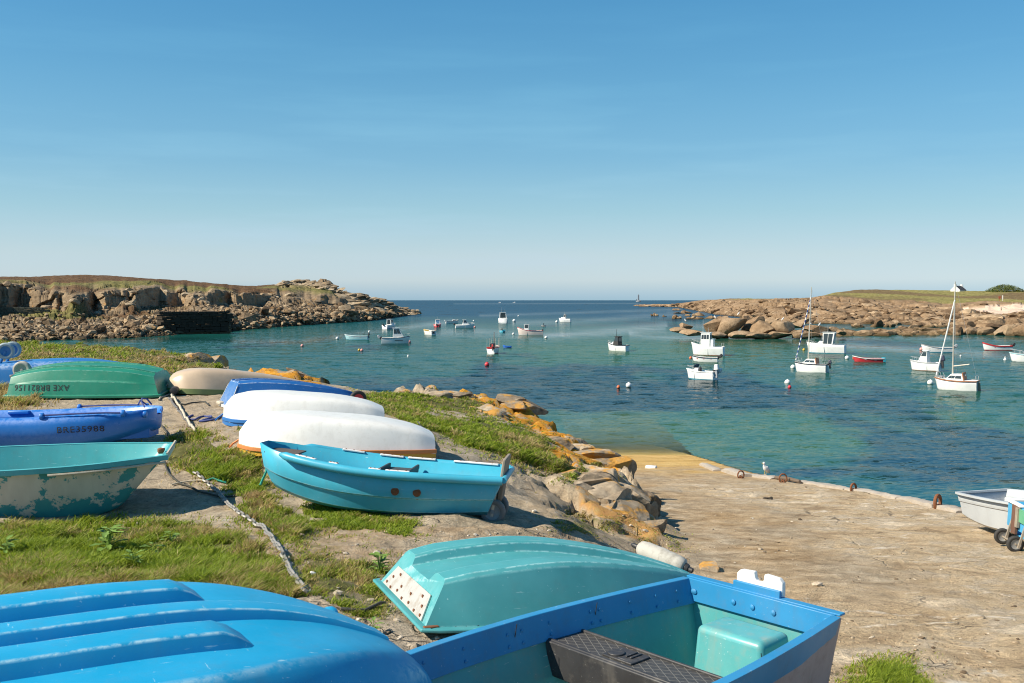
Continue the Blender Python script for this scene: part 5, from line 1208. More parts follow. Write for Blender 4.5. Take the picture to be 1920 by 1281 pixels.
def build_T():
    r = thing('dinghy', (0, 0, 0), 'sand coloured upturned dinghy with rounded bow and green rim', 'dinghy', HANDG)
    D = .50; H = Hull(2.9, inv_table(D, ((0, .62, .50, .24), (.2, .68, .52, .35), (.5, .70, .50, .45), (.72, .66, .44, .48), (.88, .54, .32, .44), (.96, .36, .18, .34), (1, .14, .06, .22))), 40, 2, True, D)
    SAND = paint('sand_gelcoat', (.58, .44, .30), .30, (.35, .28, .22), .25, .12); H.mesh().build('hull', SAND, r, angle=50)
    mb = MB(); strip(mb, H.rim_path(.012, .03), .035, .10, True); mb.build('gunwale', paint('olive_green_rim', (.16, .22, .07), .5, (.4, .4, .3), .2, .2), r, bevel=.01)
    MB().tube([(1.42, 0, .20), (1.50, -.05, .08), (1.52, -.1, .0)], .012, 6).build('bow_rope', ROPE_W, r)
    MB().box((.95, -.06, .485), (.12, .02, .008)).build('keel_scuff', BLACKP, r)
    seat(r, (-4.45, 20.5), (-6.35, 18.85), 4.25, 4.45, R(2)); return r
build_T()
def build_BB():
    r = thing('dinghy', (0, 0, 0), 'blue upturned dinghy with flat scuffed transom and red hubbed wheel', 'dinghy', HANDG)
    D = .48; tb = []
    for u, b, ct, h in ((0, .58, .44, .44), (.2, .63, .46, .46), (.5, .66, .44, .42), (.75, .56, .30, .32), (.92, .34, .14, .21), (1, .10, .04, .12)):
        z = D-h; sec = [(0, z-.02), (.03, z-.02), (.035, z+.004), (ct*.7, z+.01), (ct*.72, z-.014), (ct*.80, z-.012), (ct, z+.035), (b-.01, D-.03), (b, D-.02)]
        tb.append((u, [(y_, z_, (.20*(D-z_)/D if u == 0 else 0)) for y_, z_ in sec]))
    H = Hull(2.45, tb, 36, 0, True, D)
    BL = paint('deep_blue_gelcoat', (.012, .13, .40), .38, (.62, .68, .74), .6, .10); H.mesh().build('hull', BL, r, angle=30)
    WS = paint('scuffed_white_edge', (.70, .70, .68), .5, (.2, .25, .4), .5, .3)
    mb = MB(); strip(mb, H.rim_path(.015, .0), .04, .045, True); mb.build('gunwale', WS, r, bevel=.008)
    MB().box((-1.22, .3, .05), (.10, .36, .06)).build('stern_rope_bundle', ROPE_W, r, bevel=.02)
    ed = MB()
    for s_ in (1, -1): ed.tube([H.P(0, w_, s_, .004) for w_ in (.06, .2, .3, .4)], .007, 5)
    ed.tube([H.P(u, .455, 1, .006) for u in np.linspace(.03, .6, 18)], .005, 5); ed.each('worn_edge', WS, r)
    RED = paint('red_hub', (.55, .03, .05), .4, (.7, .5, .5), .2, .1); wheel(r, (.98, -.34, .14), .15, .09, RUBBER, RED); 
    MB().tube([(.98, -.34, .14), (.98, .1, .10)], .015, 8).build('axle', STEEL, r)
    seat(r, (-4.78, 16.5), (-2.6, 17.5), 4.42, 4.33, R(-2)); return r
build_BB()
WHT = paint('white_boat_gelcoat', (.80, .79, .74), .34, (.50, .47, .40), .22, .22, True, .2, (.40, .36, .28))
def build_W(label, Lw, A, Bp, zA, zB, rimm, rim2, sc=1.0):
    r = thing('dinghy', (0, 0, 0), label, 'dinghy', HANDG); D = .455*sc 
    H = Hull(Lw, [(u, [(y_, z_, (-.26*max(0, (u-.8)/.2)*(z_/D)*0) + (-.12*(1-(D-z_)/D)*0)) for y_, z_ in s_]) for u, s_ in inv_table(D, ((0, .54*sc, .40*sc, .22*sc), (.06, .58*sc, .45*sc, .28*sc), (.2, .63*sc, .49*sc, .36*sc), (.5, .67*sc, .50*sc, .43*sc), (.75, .62*sc, .42*sc, .45*sc), (.88, .50*sc, .30*sc, .42*sc), (.96, .32*sc, .16*sc, .34*sc), (1, .10*sc, .05*sc, .20*sc)))], 44, 2, True, D)
    H.mesh().build('hull', WHT, r, angle=50)
    mb = MB(); strip(mb, H.rim_path(.008, .035), .03, .05, True); mb.build('rub_rail', rimm, r, bevel=.008)
    mb = MB(); strip(mb, H.rim_path(-.01, -.015), .02, .07, True); mb.build('gunwale', rim2, r, bevel=.006)
    MB().tube([(Lw/2, 0, .10), (Lw/2+.08, -.05, .04), (Lw/2+.12, .02, .0)], .014, 6).build('bow_rope', rimm, r)
    seat(r, A, Bp, zA, zB, R(1)); return r
RB = paint('blue_rim', (.02, .16, .46), .45, (.5, .6, .7), .3, .1); RO = paint('orange_rim', (.62, .22, .06), .5, (.6, .5, .3), .2, .1); RY = paint('yellow_rim', (.62, .36, .03), .5, (.5, .4, .2), .2, .1)
build_W('white upturned dinghy with a blue rim, between blue and orange rimmed ones', 2.36, (-2.02, 15.3), (-4.30, 14.85), 4.34, 4.40, RB, RB)
build_W('white upturned dinghy with an orange and yellow rim behind the sky blue one', 2.52, (-1.15, 13.5), (-3.55, 13.0), 4.18, 4.27, RO, RY, 1.06)
# ---------------------------------------------------------------- boats drawn up on the slip at the right edge
def build_G():
    r = thing('dinghy', (0, 0, 0), 'pale grey open dinghy with a white oar hung along its side', 'dinghy', HANDG)
    L, D = 2.1, .50; tb = []
    for u, b in ((0, .50), (.25, .58), (.5, .60), (.75, .56), (.92, .50), (1.0, .46)):
        zk = .02+.16*max(0, (.4-u)/.4)**2*0+.10*max(0, (u-.6)/.4)**2; tb.append((u, [(0, zk), (b*.72, zk+.01), (b*.82, zk+.05), (b*.90, D*.72), (b*.90+.02, D*.74), (b, D)]))
    H = Hull(L, tb, 30, 0)
    GRY = paint('pale_grey_gelcoat', (.45, .48, .50), .4, (.7, .7, .7), .3, .12); H.mesh().build('hull', GRY, r, solid=.02, angle=30)
    mb = MB(); strip(mb, H.rim_path(.015, -.01), .05, .03, True); mb.build('gunwale', GRY, r, bevel=.008)
    MB().box((-.1, 0, .3), (.3, 1.0, .04)).box((.8, 0, .3), (.3, .86, .04)).each('thwart', GRY, r, bevel=.01)
    MB().box((-.85, .2, .34), (.12, .2, .25)).build('moulded_tank', GRY, r, bevel=.03)
    fl = []
    for i in range(1, 29): q = H.G[i, 5]; fl.append([(q[0], -q[1]*.98, q[2]+.02), (q[0], q[1]*.98, q[2]+.02)])
    MB().grid(np.array(fl)).build('floor', GRY, r)
    MB().tube([H.P(.985, .46+.02*k_, -1, .004) for k_ in range(5)]+[H.P(.8, .52, -1, .004)], .012, 6).build('orange_scrape', RO, r)
    MB().tube([H.P(.93, .20, -1, .01), H.P(.6, .23, -1, .01)], .006, 5).build('side_line', BLACKP, r)
    seat(r, (7.83, 13.2), (7.26, 15.2), gz(7.7, 13.3)+.02, gz(7.25, 15.0)+.04, 0); 
    # oar: hangs on the side, a thing of its own
    o = thing('oar', (0, 0, 0), 'white bladed oar hung along the grey dinghy side', 'oar')
    p0 = r.matrix_basis @ H.P(.84, .10, -1, .05); p1 = r.matrix_basis @ H.P(.36, .27, -1, .05)
    # matrix_basis may lag: build it directly
    Mx = Matrix.LocRotScale(r.location, r.rotation_euler, None); p0 = Mx @ H.P(.86, .09, -1, .05); p1 = Mx @ H.P(.36, .24, -1, .06)
    d_ = (p1-p0); Lo = d_.length; o.location = p0; o.rotation_euler = d_.to_track_quat('X', 'Z').to_euler()
    MB().tube([(-.05, 0, 0), (Lo*.5, 0, 0)], .02, 8).build('shaft', WHITEP, o); MB().lathe([(.026, Lo*.44), (.03, Lo*.45), (.03, Lo*.49), (.026, Lo*.5)], (0, 0, 0), 'X', 10).build('collar', BLACKP, o)
    bl = MB(); rows = []
    for f, w_ in ((.50, .022), (.56, .06), (.65, .085), (.8, .09), (.95, .085), (1.0, .06)): rows.append([(Lo*f, .012, -w_), (Lo*f, .024, 0), (Lo*f, .012, w_), (Lo*f, -.012, w_), (Lo*f, -.024, 0), (Lo*f, -.012, -w_), (Lo*f, .012, -w_)])
    bl.grid(np.array(rows)); bl.f.append((0, 1, 2, 3, 4, 5)); bl.f.append(tuple(35+k_ for k_ in range(6))); bl.mi += [0, 0]; bl.build('blade', WHITEP, o)
    return r
build_G()
def build_R():
    r = thing('dinghy', (0, 0, 0), 'dinghy with blue, brown and green transom standing on two black wheels', 'dinghy', HANDG)
    L, D = 2.4, .46; tb = []
    for u, b in ((0, .50), (.3, .58), (.6, .56), (.85, .40), (1.0, .14)):
        zk = .10*max(0, (u-.6)/.4)**2; tb.append((u, [(0, zk+.0), (b*.72, zk+.01), (b*.82, zk+.05), (b, D)]))
    H = Hull(L, tb, 26, 0); GRN = paint('flaking_green_paint', (.10, .36, .20), .55, (.30, .26, .2), .8, .5); BLU = paint('chalky_blue_paint', (.05, .34, .60), .5, (.6, .6, .55), .5, .25); BR = paint('brown_board', (.13, .055, .03), .7, (.4, .35, .3), .3, .4)
    H.mesh(cap=False).build('hull', BLU, r, solid=.02, angle=30)
    MB().box((-L/2-.0, .34, .28), (.035, .26, .38)).build('transom', BLU, r, bevel=.008)
    MB().box((-L/2-.0, -.14, .27), (.035, .66, .36)).build('transom', BLU, r, bevel=.006)
    MB().box((-L/2-.03, -.20, .34), (.035, .42, .20)).box((-L/2-.028, .235, .38), (.03, .05, .20)).each('green_panel', GRN, r, bevel=.006)
    MB().box((-L/2-.045, .11, .25), (.05, .16, .44)).build('motor_post', BR, r, bevel=.01)
    MB().box((-L/2-.05, .0, .30), (.05, .08, .3)).build('metal_plate', OLDWOOD, r, bevel=.006)
    MB().box((-L/2, .2, .475), (.10, .50, .03)).build('transom_cap', WHITEP, r, bevel=.008)
    MB().tube([H.P(u, 0, 1) for u in np.linspace(0, 1, 14)], .022, 8).tube([H.P(u, 0, -1) for u in np.linspace(0, 1, 14)], .022, 8).each('gunwale', paint('pale_rim', (.5, .5, .46), .6, (.3, .3, .3), .3, .3), r)
    HB = paint('wheel_metal', (.30, .30, .29), .5, (.2, .1, .05), .4, .4)
    lg = MB()
    for y_ in (.34, -.16):
        wheel(r, (-L/2-.12, y_, -.07), .125, .07, RUBBER, HB, Matrix.Rotation(R(90), 3, 'Z') if False else None); lg.box((-L/2-.06, y_-.07, .05), (.03, .03, .34), Euler((0, .25, 0)))
    lg.tube([(-L/2-.12, .38, -.07), (-L/2-.12, -.20, -.07)], .014, 8); lg.each('wheel_bracket', OLDWOOD, r)
    seat(r, (6.46, 12.85), (8.8, 12.6), gz(6.5, 12.8)+.17, gz(8.8, 12.5)+.02, 0); r.scale = (.86, .86, .86); return r
build_R()
# ================================================================== BOATS MOORED IN THE BAY
GLASS = NT('dark_cabin_glass', (.035, .05, .06), .08, .6).m; GLASSB = NT('blue_tinted_glass', (.10, .25, .42), .1, .6).m
DECK = paint('deck_white', (.78, .77, .72), .5, (.5, .48, .4), .1, .08, False); CREAM = paint('cream_deck', (.62, .52, .40), .6, (.3, .25, .2), .2, .3, False)
TEAK = paint('varnished_brown', (.34, .13, .05), .5, (.5, .3, .15), .2, .2, False); ALUM = plain('mast_aluminium', (.62, .56, .46), .45, .3, .15, 5, 0); STAY = plain('rigging_wire', (.5, .5, .5), .5, .4, .2, 5, 0)
GREYM = plain('outboard_grey', (.32, .34, .36), .4, 0, .2, 8, 0); DARKCANV = plain('dark_canvas', (.045, .045, .045), .9, 0, .3, 6, .2)
def hm(name, c): return paint(name, c, .35, (.6, .6, .6), .12, .1, False)
BOOT = {q: hm('boot_top_'+q, c) for q, c in dict(teal=(.03, .24, .33), white=(.72, .72, .69), blue=(.02, .10, .34), red=(.40, .02, .02), brown=(.22, .10, .05), light_blue=(.18, .50, .62), dark=(.03, .03, .035)).items()}
HULLC = {q: hm('hull_'+q, c) for q, c in dict(white=(.80, .80, .77), red=(.52, .02, .03), light_blue=(.38, .62, .66), blue=(.02, .16, .60), teal=(.02, .28, .38), cream=(.76, .66, .55), pink=(.74, .62, .56)).items()}
GRPB = 'boats moored in the bay'
def outboard(parent, x, y, z, cow=GREYM, s=1.0, lifted=False):
    e_ = thing('outboard', (x, y, z), None, None); del_ = e_
    bpy.data.objects.remove(e_)
    tl = Euler((0, R(-38) if lifted else R(6), 0)); M = tl.to_matrix()
    def tr(mb):
        mb.v = [tuple(M @ Vector(v)*s+Vector((x, y, z))) for v in mb.v]; return mb
    a = tr(MB().box((-.14, 0, .26), (.34, .27, .38), taper=(.72, .7))).build('outboard', cow, parent, bevel=.05*s, segs=3)
    tr(MB().box((-.10, 0, -.18), (.16, .11, .55), taper=(1.1, 1.2))).build('outboard_leg', BLACKP if cow is not WHITEP else GREYM, a, bevel=.02*s)
    tr(MB().box((.05, 0, .05), (.16, .2, .14))).build('clamp', BLACKP, a, bevel=.02*s)
def bay_boat(name, label, cat, px, py, heading, wpx, hull='white', boot='white', B_=.38, fb=.55, kind='open', rim=None, motor=None, lifted=False, flare=1.0, transom=.86, roll=0.0, glass=None, cabin=None, sheer=.22, length=None, point=True):
    p = hit(px, py, 0); th = R(heading); c_, s_ = abs(math.cos(th)), abs(math.sin(th))
    heading = heading-10 if 140 <= heading <= 168 else heading; th = R(heading); c_, s_ = abs(math.cos(th)), abs(math.sin(th)); fb *= 1.28; sheer *= 1.2
    L = length or (wpx*p.y/F)/(c_+B_*s_); B = L*B_; fb = fb*(L/4.5)**.5
    p.y += .5*(B*c_+L*s_)*.6; p.x = (px-960)/F*p.y
    r = thing(name, (p.x, p.y, 0), label, cat, GRPB, (roll, 0, th))
    tb = []
    for u, b, up in ((0, transom, .0), (.22, .97, -.02), (.48, 1.0, 0), (.70, .86, .25), (.86, .56, .62), (.95, .26, .85), (1.0, .03, 1.0)):
        bb = B/2*b; zs = fb+sheer*(L/4.5)*up; zk = -.22+.20*max(0, (u-.75)/.25)**2; dx = .10*L*max(0, (u-.6)/.4)**1.5
        tb.append((u, [(0, zk, -dx), (bb*.80*(1-.35*max(0, u-.6)), -.05+.04*u, -dx*.75), (bb*.86*(1-.22*max(0, u-.6)), .10, -dx*.6), (bb*.98*(1-.05*flare*u), zs*.72, -dx*.2), (bb, zs, 0)]))
    H = Hull(L, tb, 26, 0, crisp=False)
    mi = [1, 1, 0, 0]
    H.mesh(mi=mi).build('hull', [HULLC[hull], BOOT[boot]], r, solid=.03, angle=38)
    if rim is not None:
        mb = MB(); strip(mb, H.rim_path(.012, -.03, 22), .05, .07, True); mb.build('rub_rail', rim, r)
    # floor & foredeck
    fl = []
    for i in range(0, 24): q = H.G[i, 2]; fl.append([(q[0], -q[1]*.98, .12), (q[0], q[1]*.98, .12)])
    MB().grid(np.array(fl)).build('floor', CREAM if kind in ('fishing',) else DECK, r)
    def deck(u0, u1, dz=-.02, mat=DECK, nm='deck', camber=.04):
        rows = []
        for u in np.linspace(u0, u1, 14):
            a = H.P(u, 0, 1); w_ = a.y; rows.append([(a.x, -w_*.98, a.z+dz), (a.x, -w_*.5, a.z+dz+camber*.75), (a.x, 0, a.z+dz+camber), (a.x, w_*.5, a.z+dz+camber*.75), (a.x, w_*.98, a.z+dz)])
        mb = MB().grid(np.array(rows)); b = rows[0]; mb.add([b[0], b[2], b[4], (b[4][0], b[4][1], .1), (b[0][0], b[0][1], .1)], [(0, 1, 2, 3, 4)]); return mb.build(nm, mat, r)
    def cab(u0, u1, hgt, wf=.72, tw=.80, rakef=.35, raker=.05, wins=2, glass=GLASS, roof=True, front=True, back=True, base=None, mat=None, wtop=.90, wbot=.45, nm='cabin'):
        mat = mat or HULLC['white']; x0, x1 = L*(u0-.5), L*(u1-.5); w0 = B/2*wf; zb = base if base is not None else fb-.05; hgt = hgt*1.1; zt = zb+hgt
        P = [(x0, -w0, zb), (x1, -w0*.9, zb), (x1, w0*.9, zb), (x0, w0, zb), (x0+raker*hgt, -w0*tw, zt), (x1-rakef*hgt, -w0*tw*.92, zt), (x1-rakef*hgt, w0*tw*.92, zt), (x0+raker*hgt, w0*tw, zt)]
        Vp = [Vector(v) for v in P]
        cb = MB().add(P, [(3, 2, 1, 0), (4, 5, 6, 7), (0, 1, 5, 4), (1, 2, 6, 5), (2, 3, 7, 6), (3, 0, 4, 7)]).build(nm, mat, r, bevel=.03)
        def quad(a, b, c, d, f0, f1, g0, g1):
            def bl(f, g): return (a*(1-f)+b*f)*(1-g)+(d*(1-f)+c*f)*g
            n = (b-a).cross(d-a).normalized()*.012; Q = [bl(f0, g0), bl(f1, g0), bl(f1, g1), bl(f0, g1)]
            m = MB().add([q-n*.5 for q in Q]+[q+n for q in Q], [(3, 2, 1, 0), (4, 5, 6, 7), (0, 1, 5, 4), (1, 2, 6, 5), (2, 3, 7, 6), (3, 0, 4, 7)]); m.build('window', glass, cb)
        for (a, b, c, d) in ((Vp[0], Vp[1], Vp[5], Vp[4]), (Vp[2], Vp[3], Vp[7], Vp[6])):
            for i in range(wins):
                f0 = .08+i*.84/wins; quad(a, b, c, d, f0, f0+.84/wins-.05, wbot, wtop)
        if front: quad(Vp[1], Vp[2], Vp[6], Vp[5], .06, .48, wbot, wtop); quad(Vp[1], Vp[2], Vp[6], Vp[5], .52, .94, wbot, wtop)
        if back: quad(Vp[3], Vp[0], Vp[4], Vp[7], .12, .88, .15 if back == 2 else wbot, wtop)
        if roof: MB().box(((x0+x1)/2+(raker-rakef)*hgt/2, 0, zt+.02), (abs(x1-x0)-(rakef+raker)*hgt+.22, 2*w0*tw+.10, .045)).build('roof', mat, cb, bevel=.015)
        return cb, zt
    def rails(u0=.62, h=.30):
        m = MB()
        for sd in (1, -1): m.tube([H.P(u, 0, sd)+Vector((-.02, -sd*.04, h*min(1, (u-u0)/.06))) for u in np.linspace(u0, .99, 12)], .014, 5)
        for u in (u0+.12, u0+.26):
            for sd in (1, -1): q = H.P(u, 0, sd)+Vector((0, -sd*.04, 0)); m.tube([q, q+Vector((0, 0, h))], .011, 5)
        m.each('bow_rail', STAY, r)
    def mast_pole(x, z0, h, rr=.02, mat=STAY, nm='aerial', y=0): MB().tube([(x, y, z0), (x, y, z0+h)], [rr, rr*.6], 6).build(nm, mat, r)
    return r, H, L, B, fb, deck, cab, rails, mast_pole
def thwarts(r, H, L, us, mat):
    for u in us: a = H.P(u, 0, 1); MB().box((a.x, 0, a.z*.62), (.22, a.y*1.9, .04)).build('thwart', mat, r)
YEL = hm('yellow_inside', (.66, .44, .10)); REDR = hm('red_rail', (.52, .03, .03)); DKR = hm('dark_rail', (.03, .03, .04)); BLR = hm('blue_rail', (.03, .16, .42)); ORNG = hm('orange_life_ring', (.70, .20, .08))
# ---- left part of the bay
r, H, L, B, fb, *f = bay_boat('open_boat', 'slim pale blue open boat with a black outboard near the left shore', 'boat', 668, 637, 172, 47, 'light_blue', 'light_blue', .30, .5, rim=HULLC['white']); outboard(r, -L/2-.02, 0, fb+.05, BLACKP, .9); thwarts(r, H, L, (.3, .55, .75), CREAM)
r, H, L, B, fb, deck, cab, rails, pole = bay_boat('motorboat', 'white cabin motorboat with blue hull side seen from astern, nearest the rocky point', 'motorboat', 731, 617, 62, 29, 'white', 'blue', .42, .7); deck(.5, 1); cab(.40, .74, 1.15, .76, .82, .4, .0, 2, back=2); rails(); outboard(r, -L/2, .2, fb, BLACKP, 1.0, True)
r, H, L, B, fb, deck, cab, rails, pole = bay_boat('pilothouse_boat', 'white pilothouse boat with tall square cabin and silver outboard on its left', 'motorboat', 742, 645, 8, 56, 'white', 'white', .36, .72, rim=DKR); deck(.55, 1); cab(.40, .80, 1.25, .74, .86, .55, .02, 2); outboard(r, -L/2-.05, 0, fb, GREYM, 1.2, True); rails(.7); MB().box((.1*L, -B*.47, .5), (L*.28, .02, .08)).build('side_stripe', DKR, r)
r, H, L, B, fb, deck, *f = bay_boat('open_boat', 'chubby white open boat with yellow inside and dark panel on the transom', 'boat', 804, 628, 142, 31, 'white', 'white', .46, .72, rim=YEL, sheer=.35); deck(.72, 1, -.03, YEL); thwarts(r, H, L, (.2, .5), YEL); MB().box((-L/2-.03, .1, .42), (.03, .5, .42)).build('transom_panel', DKR, r, bevel=.01)
r, H, L, B, fb, deck, cab, rails, pole = bay_boat('motorboat', 'small red hulled motorboat with blue windscreen seen from behind', 'motorboat', 821, 613.5, 82, 16, 'red', 'red', .44, .60); deck(.5, 1); cab(.42, .62, .95, .82, .86, .3, 0, 1, GLASSB, back=2, wbot=.2); outboard(r, -L/2, 0, fb, WHITEP, .9); pole(0, fb+.9, .9)
r, H, L, B, fb, deck, cab, rails, pole = bay_boat('motorboat', 'low white cuddy boat with a raised outboard, beyond the pilothouse boat with black outboard', 'motorboat', 848, 606.5, 14, 26, 'white', 'white', .36, .55, rim=DKR); deck(.45, 1); cab(.48, .80, .42, .66, .75, .8, .5, 1, roof=False, wbot=.3, wtop=.8); outboard(r, -L/2, 0, fb, WHITEP, .9, True); rails(.6, .25)
r, H, L, B, fb, deck, cab, rails, pole = bay_boat('pilothouse_boat', 'sleek white pilothouse boat with black outboard leg, mid left of the bay', 'motorboat', 872, 615.5, 10, 38, 'white', 'white', .36, .62); deck(.5, 1); cab(.38, .72, .98, .74, .80, .75, .05, 2); outboard(r, -L/2, 0, fb, BLACKP, 1.1, True); rails(.62)
r, H, L, B, fb, deck, cab, rails, pole = bay_boat('motorboat', 'tall white boat with open wheelhouse seen square from behind', 'motorboat', 943, 606.5, 90, 18, 'white', 'white', .42, .85); deck(.5, 1); cab(.34, .62, 1.5, .80, .82, .2, 0, 1, back=2); pole(.2, fb+1.4, 1.6, y=.4); pole(.2, fb+1.4, 1.0, y=-.5)
r, H, L, B, fb, *f = bay_boat('dinghy', 'tiny teal dinghy with dark motor behind the tall white boat', 'dinghy', 943, 623.5, 70, 15, 'teal', 'teal', .5, .45); outboard(r, -.2, .1, fb+.05, BLACKP, .8)
r, H, L, B, fb, deck, cab, rails, pole = bay_boat('fishing_boat', 'white fishing boat with red rail and orange ring on its wheelhouse', 'fishing boat', 994, 628.5, 176, 50, 'pink', 'white', .32, .62, 'fishing', REDR, sheer=.5); deck(.62, 1); cab(.55, .74, 1.0, .60, .9, .1, 0, 1); outboard(r, -L/2+.15, 0, fb, BLACKP, .6); pole(.16*L, fb+.9, .6)
n_ = 16; MB().tube([(.145*L+.26*math.cos(2*math.pi*q/n_), -B*.31, fb+.5+.26*math.sin(2*math.pi*q/n_)) for q in range(n_)], .07, 6, closed=True).build('life_ring', ORNG, r)
r, H, L, B, fb, deck, cab, rails, pole = bay_boat('fishing_boat', 'white and red fishing boat with cluttered deck and short mast seen from astern', 'fishing boat', 926, 663.5, 76, 29, 'white', 'brown', .42, .75, 'fishing', REDR); deck(.45, 1, -.02, CREAM); pole(.1, .2, 2.3, .045, TEAK, 'mast')
MB().box((-L/2-.02, 0, fb*.95), (.05, B*.80, .20)).build('transom_band', REDR, r)
for q, (x_, y_) in enumerate(((-.42*L, .44*B), (-.42*L, -.44*B), (.0, .48*B), (.0, -.48*B), (.25*L, .4*B), (.25*L, -.4*B))): pole(x_, fb, 1.05, .022, ALUM, 'rail_post', y_)
MB().tube([(-.42*L, .44*B, fb+.95), (0, .48*B, fb+.95), (.25*L, .4*B, fb+.9)], .018, 5).tube([(-.42*L, -.44*B, fb+.95), (0, -.48*B, fb+.95), (.25*L, -.4*B, fb+.9)], .018, 5).each('hand_rail', ALUM, r); MB().box((-.05*L, .1*B, fb+.2), (.7, .5, .45)).build('winch_box', BLACKP, r, bevel=.04); outboard(r, -L/2-.02, -.25, fb, REDR, .8)
r, H, L, B, fb, *f = bay_boat('tender', 'small bright blue plastic dinghy afloat beside the cluttered fishing boat', 'dinghy', 951, 653, 172, 17, 'blue', 'blue', .5, .42, rim=HULLC['blue'], sheer=.5, transom=.95); thwarts(r, H, L, (.35, .7), HULLC['blue'])
r, H, L, B, fb, deck, cab, rails, pole = bay_boat('motorboat', 'tiny dark and white jet ski like craft, far middle of the bay', 'watercraft', 1019, 612.5, 160, 10, 'white', 'dark', .45, .45, rim=DKR); deck(.3, 1); cab(.4, .6, .45, .4, .6, .5, .2, 1, roof=False, mat=BLACKP)
r, H, L, B, fb, deck, cab, rails, pole = bay_boat('motorboat', 'white cabin boat lying farthest out, low bow to the left', 'motorboat', 1059, 604, 168, 25, 'white', 'white', .36, .8); deck(.45, 1); cab(.40, .66, 1.2, .72, .88, .35, .05, 2, GLASS); cab(.64, .86, .45, .55, .8, .6, 0, 0, roof=False, front=False, back=False, nm='cuddy'); pole(.1, fb+1.2, .8)
# ---- middle and right part
r, H, L, B, fb, deck, cab, rails, pole = bay_boat('motorboat', 'white boat with dark canvas canopy, alone in the middle of the bay', 'motorboat', 1158, 658.5, 150, 45, 'white', 'white', .38, .72, rim=DKR, sheer=.4); deck(.5, 1); cab(.36, .66, .95, .82, .85, .35, .05, 1, GLASS, mat=DARKCANV, nm='canopy'); cab(.66, .82, .35, .55, .8, .8, 0, 0, roof=False, front=False, back=False, nm='cuddy'); pole(.05*L, fb+.9, 1.0, .025, BLACKP); rails(.7, .22)
r, H, L, B, fb, deck, cab, rails, pole = bay_boat('fishing_boat', 'big white fishing boat with tall wheelhouse beyond the two small white boats', 'fishing boat', 1327, 667.5, 164, 66, 'white', 'brown', .36, .88, sheer=.45); deck(.45, 1, .0); cab(.40, .70, 1.45, .66, .92, .06, .0, 3, wbot=.55, wtop=.85); cab(.30, .42, .75, .6, .9, 0, 0, 0, roof=False, front=False, back=False, nm='aft_casing'); pole(.14*L, fb+1.4, 1.6, .03); pole(-.05*L, fb+1.4, .7, .02, STAY, 'aerial', .3); rails(.66, .35)
MB().tube([(-.46*L, y_, fb+.5 if 0 else fb+.38) for y_ in (-.36*B, 0, .36*B)], .02, 5).tube([(-.46*L, -.36*B, fb), (-.46*L, -.36*B, fb+.4)], .02, 5).tube([(-.46*L, .36*B, fb), (-.46*L, .36*B, fb+.4)], .02, 5).each('stern_rail', STAY, r)
r, H, L, B, fb, *f = bay_boat('open_boat', 'white open boat with black rim and tilted outboard between two white boats', 'boat', 1322, 678.5, 168, 52, 'white', 'white', .34, .45, rim=DKR); outboard(r, -L/2-.02, 0, fb+.05, BLACKP, 1.0, True); thwarts(r, H, L, (.25, .5, .75), REDR)
r, H, L, B, fb, deck, cab, rails, pole = bay_boat('motorboat', 'white open motorboat with teal bottom and two outboards in front of the fishing boat', 'motorboat', 1315, 713.5, 146, 63, 'white', 'teal', .38, .70, rim=HULLC['white']); deck(.62, 1); 
MB().box((.10*L, 0, .55), (.5, .7, .75), taper=(.8, .9)).build('console', HULLC['white'], r, bevel=.06); MB().box((.16*L, 0, 1.06), (.06, .66, .30), Euler((0, -.4, 0))).build('windscreen', GLASS, r); MB().box((-.12*L, 0, .52), (.6, B*.72, .16)).build('bench', HULLC['white'], r, bevel=.04)
MB().box((-.12*L, 0, .62), (.5, B*.6, .06)).build('blue_cushion', hm('blue_cushion', (.12, .38, .66)), r, bevel=.02); outboard(r, -L/2-.03, .12*B, fb+.05, WHITEP, 1.15); outboard(r, -L/2-.03, -.22*B, fb, WHITEP, .9, True); MB().lathe([(.13, 0), (.12, .4), (.02, .5)], (-.05*L, .3*B, .55), 'Z', 10).build('dark_bag', BLACKP, r); rails(.6, .25)
r, H, L, B, fb, deck, cab, rails, pole = bay_boat('pilothouse_boat', 'white pilothouse boat with blue bottom and large side windows near the islet', 'motorboat', 1549, 663.5, 160, 75, 'white', 'teal', .36, .82); deck(.5, 1); cab(.30, .56, 1.32, .74, .86, .0, -.15, 2, wbot=.1, wtop=.9, nm='deckhouse', front=False); cab(.55, .74, 1.05, .70, .78, 1.0, 0, 1, wbot=.4, wtop=.88, nm='wheelhouse', roof=False, back=False); pole(-.05*L, fb+1.3, 1.0, .02); rails(.74, .2)
r, H, L, B, fb, *f = bay_boat('rowing_boat', 'red rowing boat with white inside and dark blue stern', 'rowing boat', 1629, 680, 171, 59, 'red', 'red', .32, .40, rim=HULLC['white'], sheer=.3); thwarts(r, H, L, (.3, .6), HULLC['white']); MB().box((-L/2+.02, 0, .28), (.26, B*.88, .46)).build('stern_panel', HULLC['teal'], r, bevel=.03)
r, H, L, B, fb, *f = bay_boat('open_boat', 'long white open boat with tilted outboard behind the rear sailboat rigging', 'boat', 1758, 661.5, 172, 60, 'white', 'teal', .30, .55, rim=hm('grey_rail', (.4, .38, .36)), sheer=.4); outboard(r, -L/2-.02, 0, fb+.05, GREYM, 1.1, True); thwarts(r, H, L, (.3, .5, .75), CREAM)
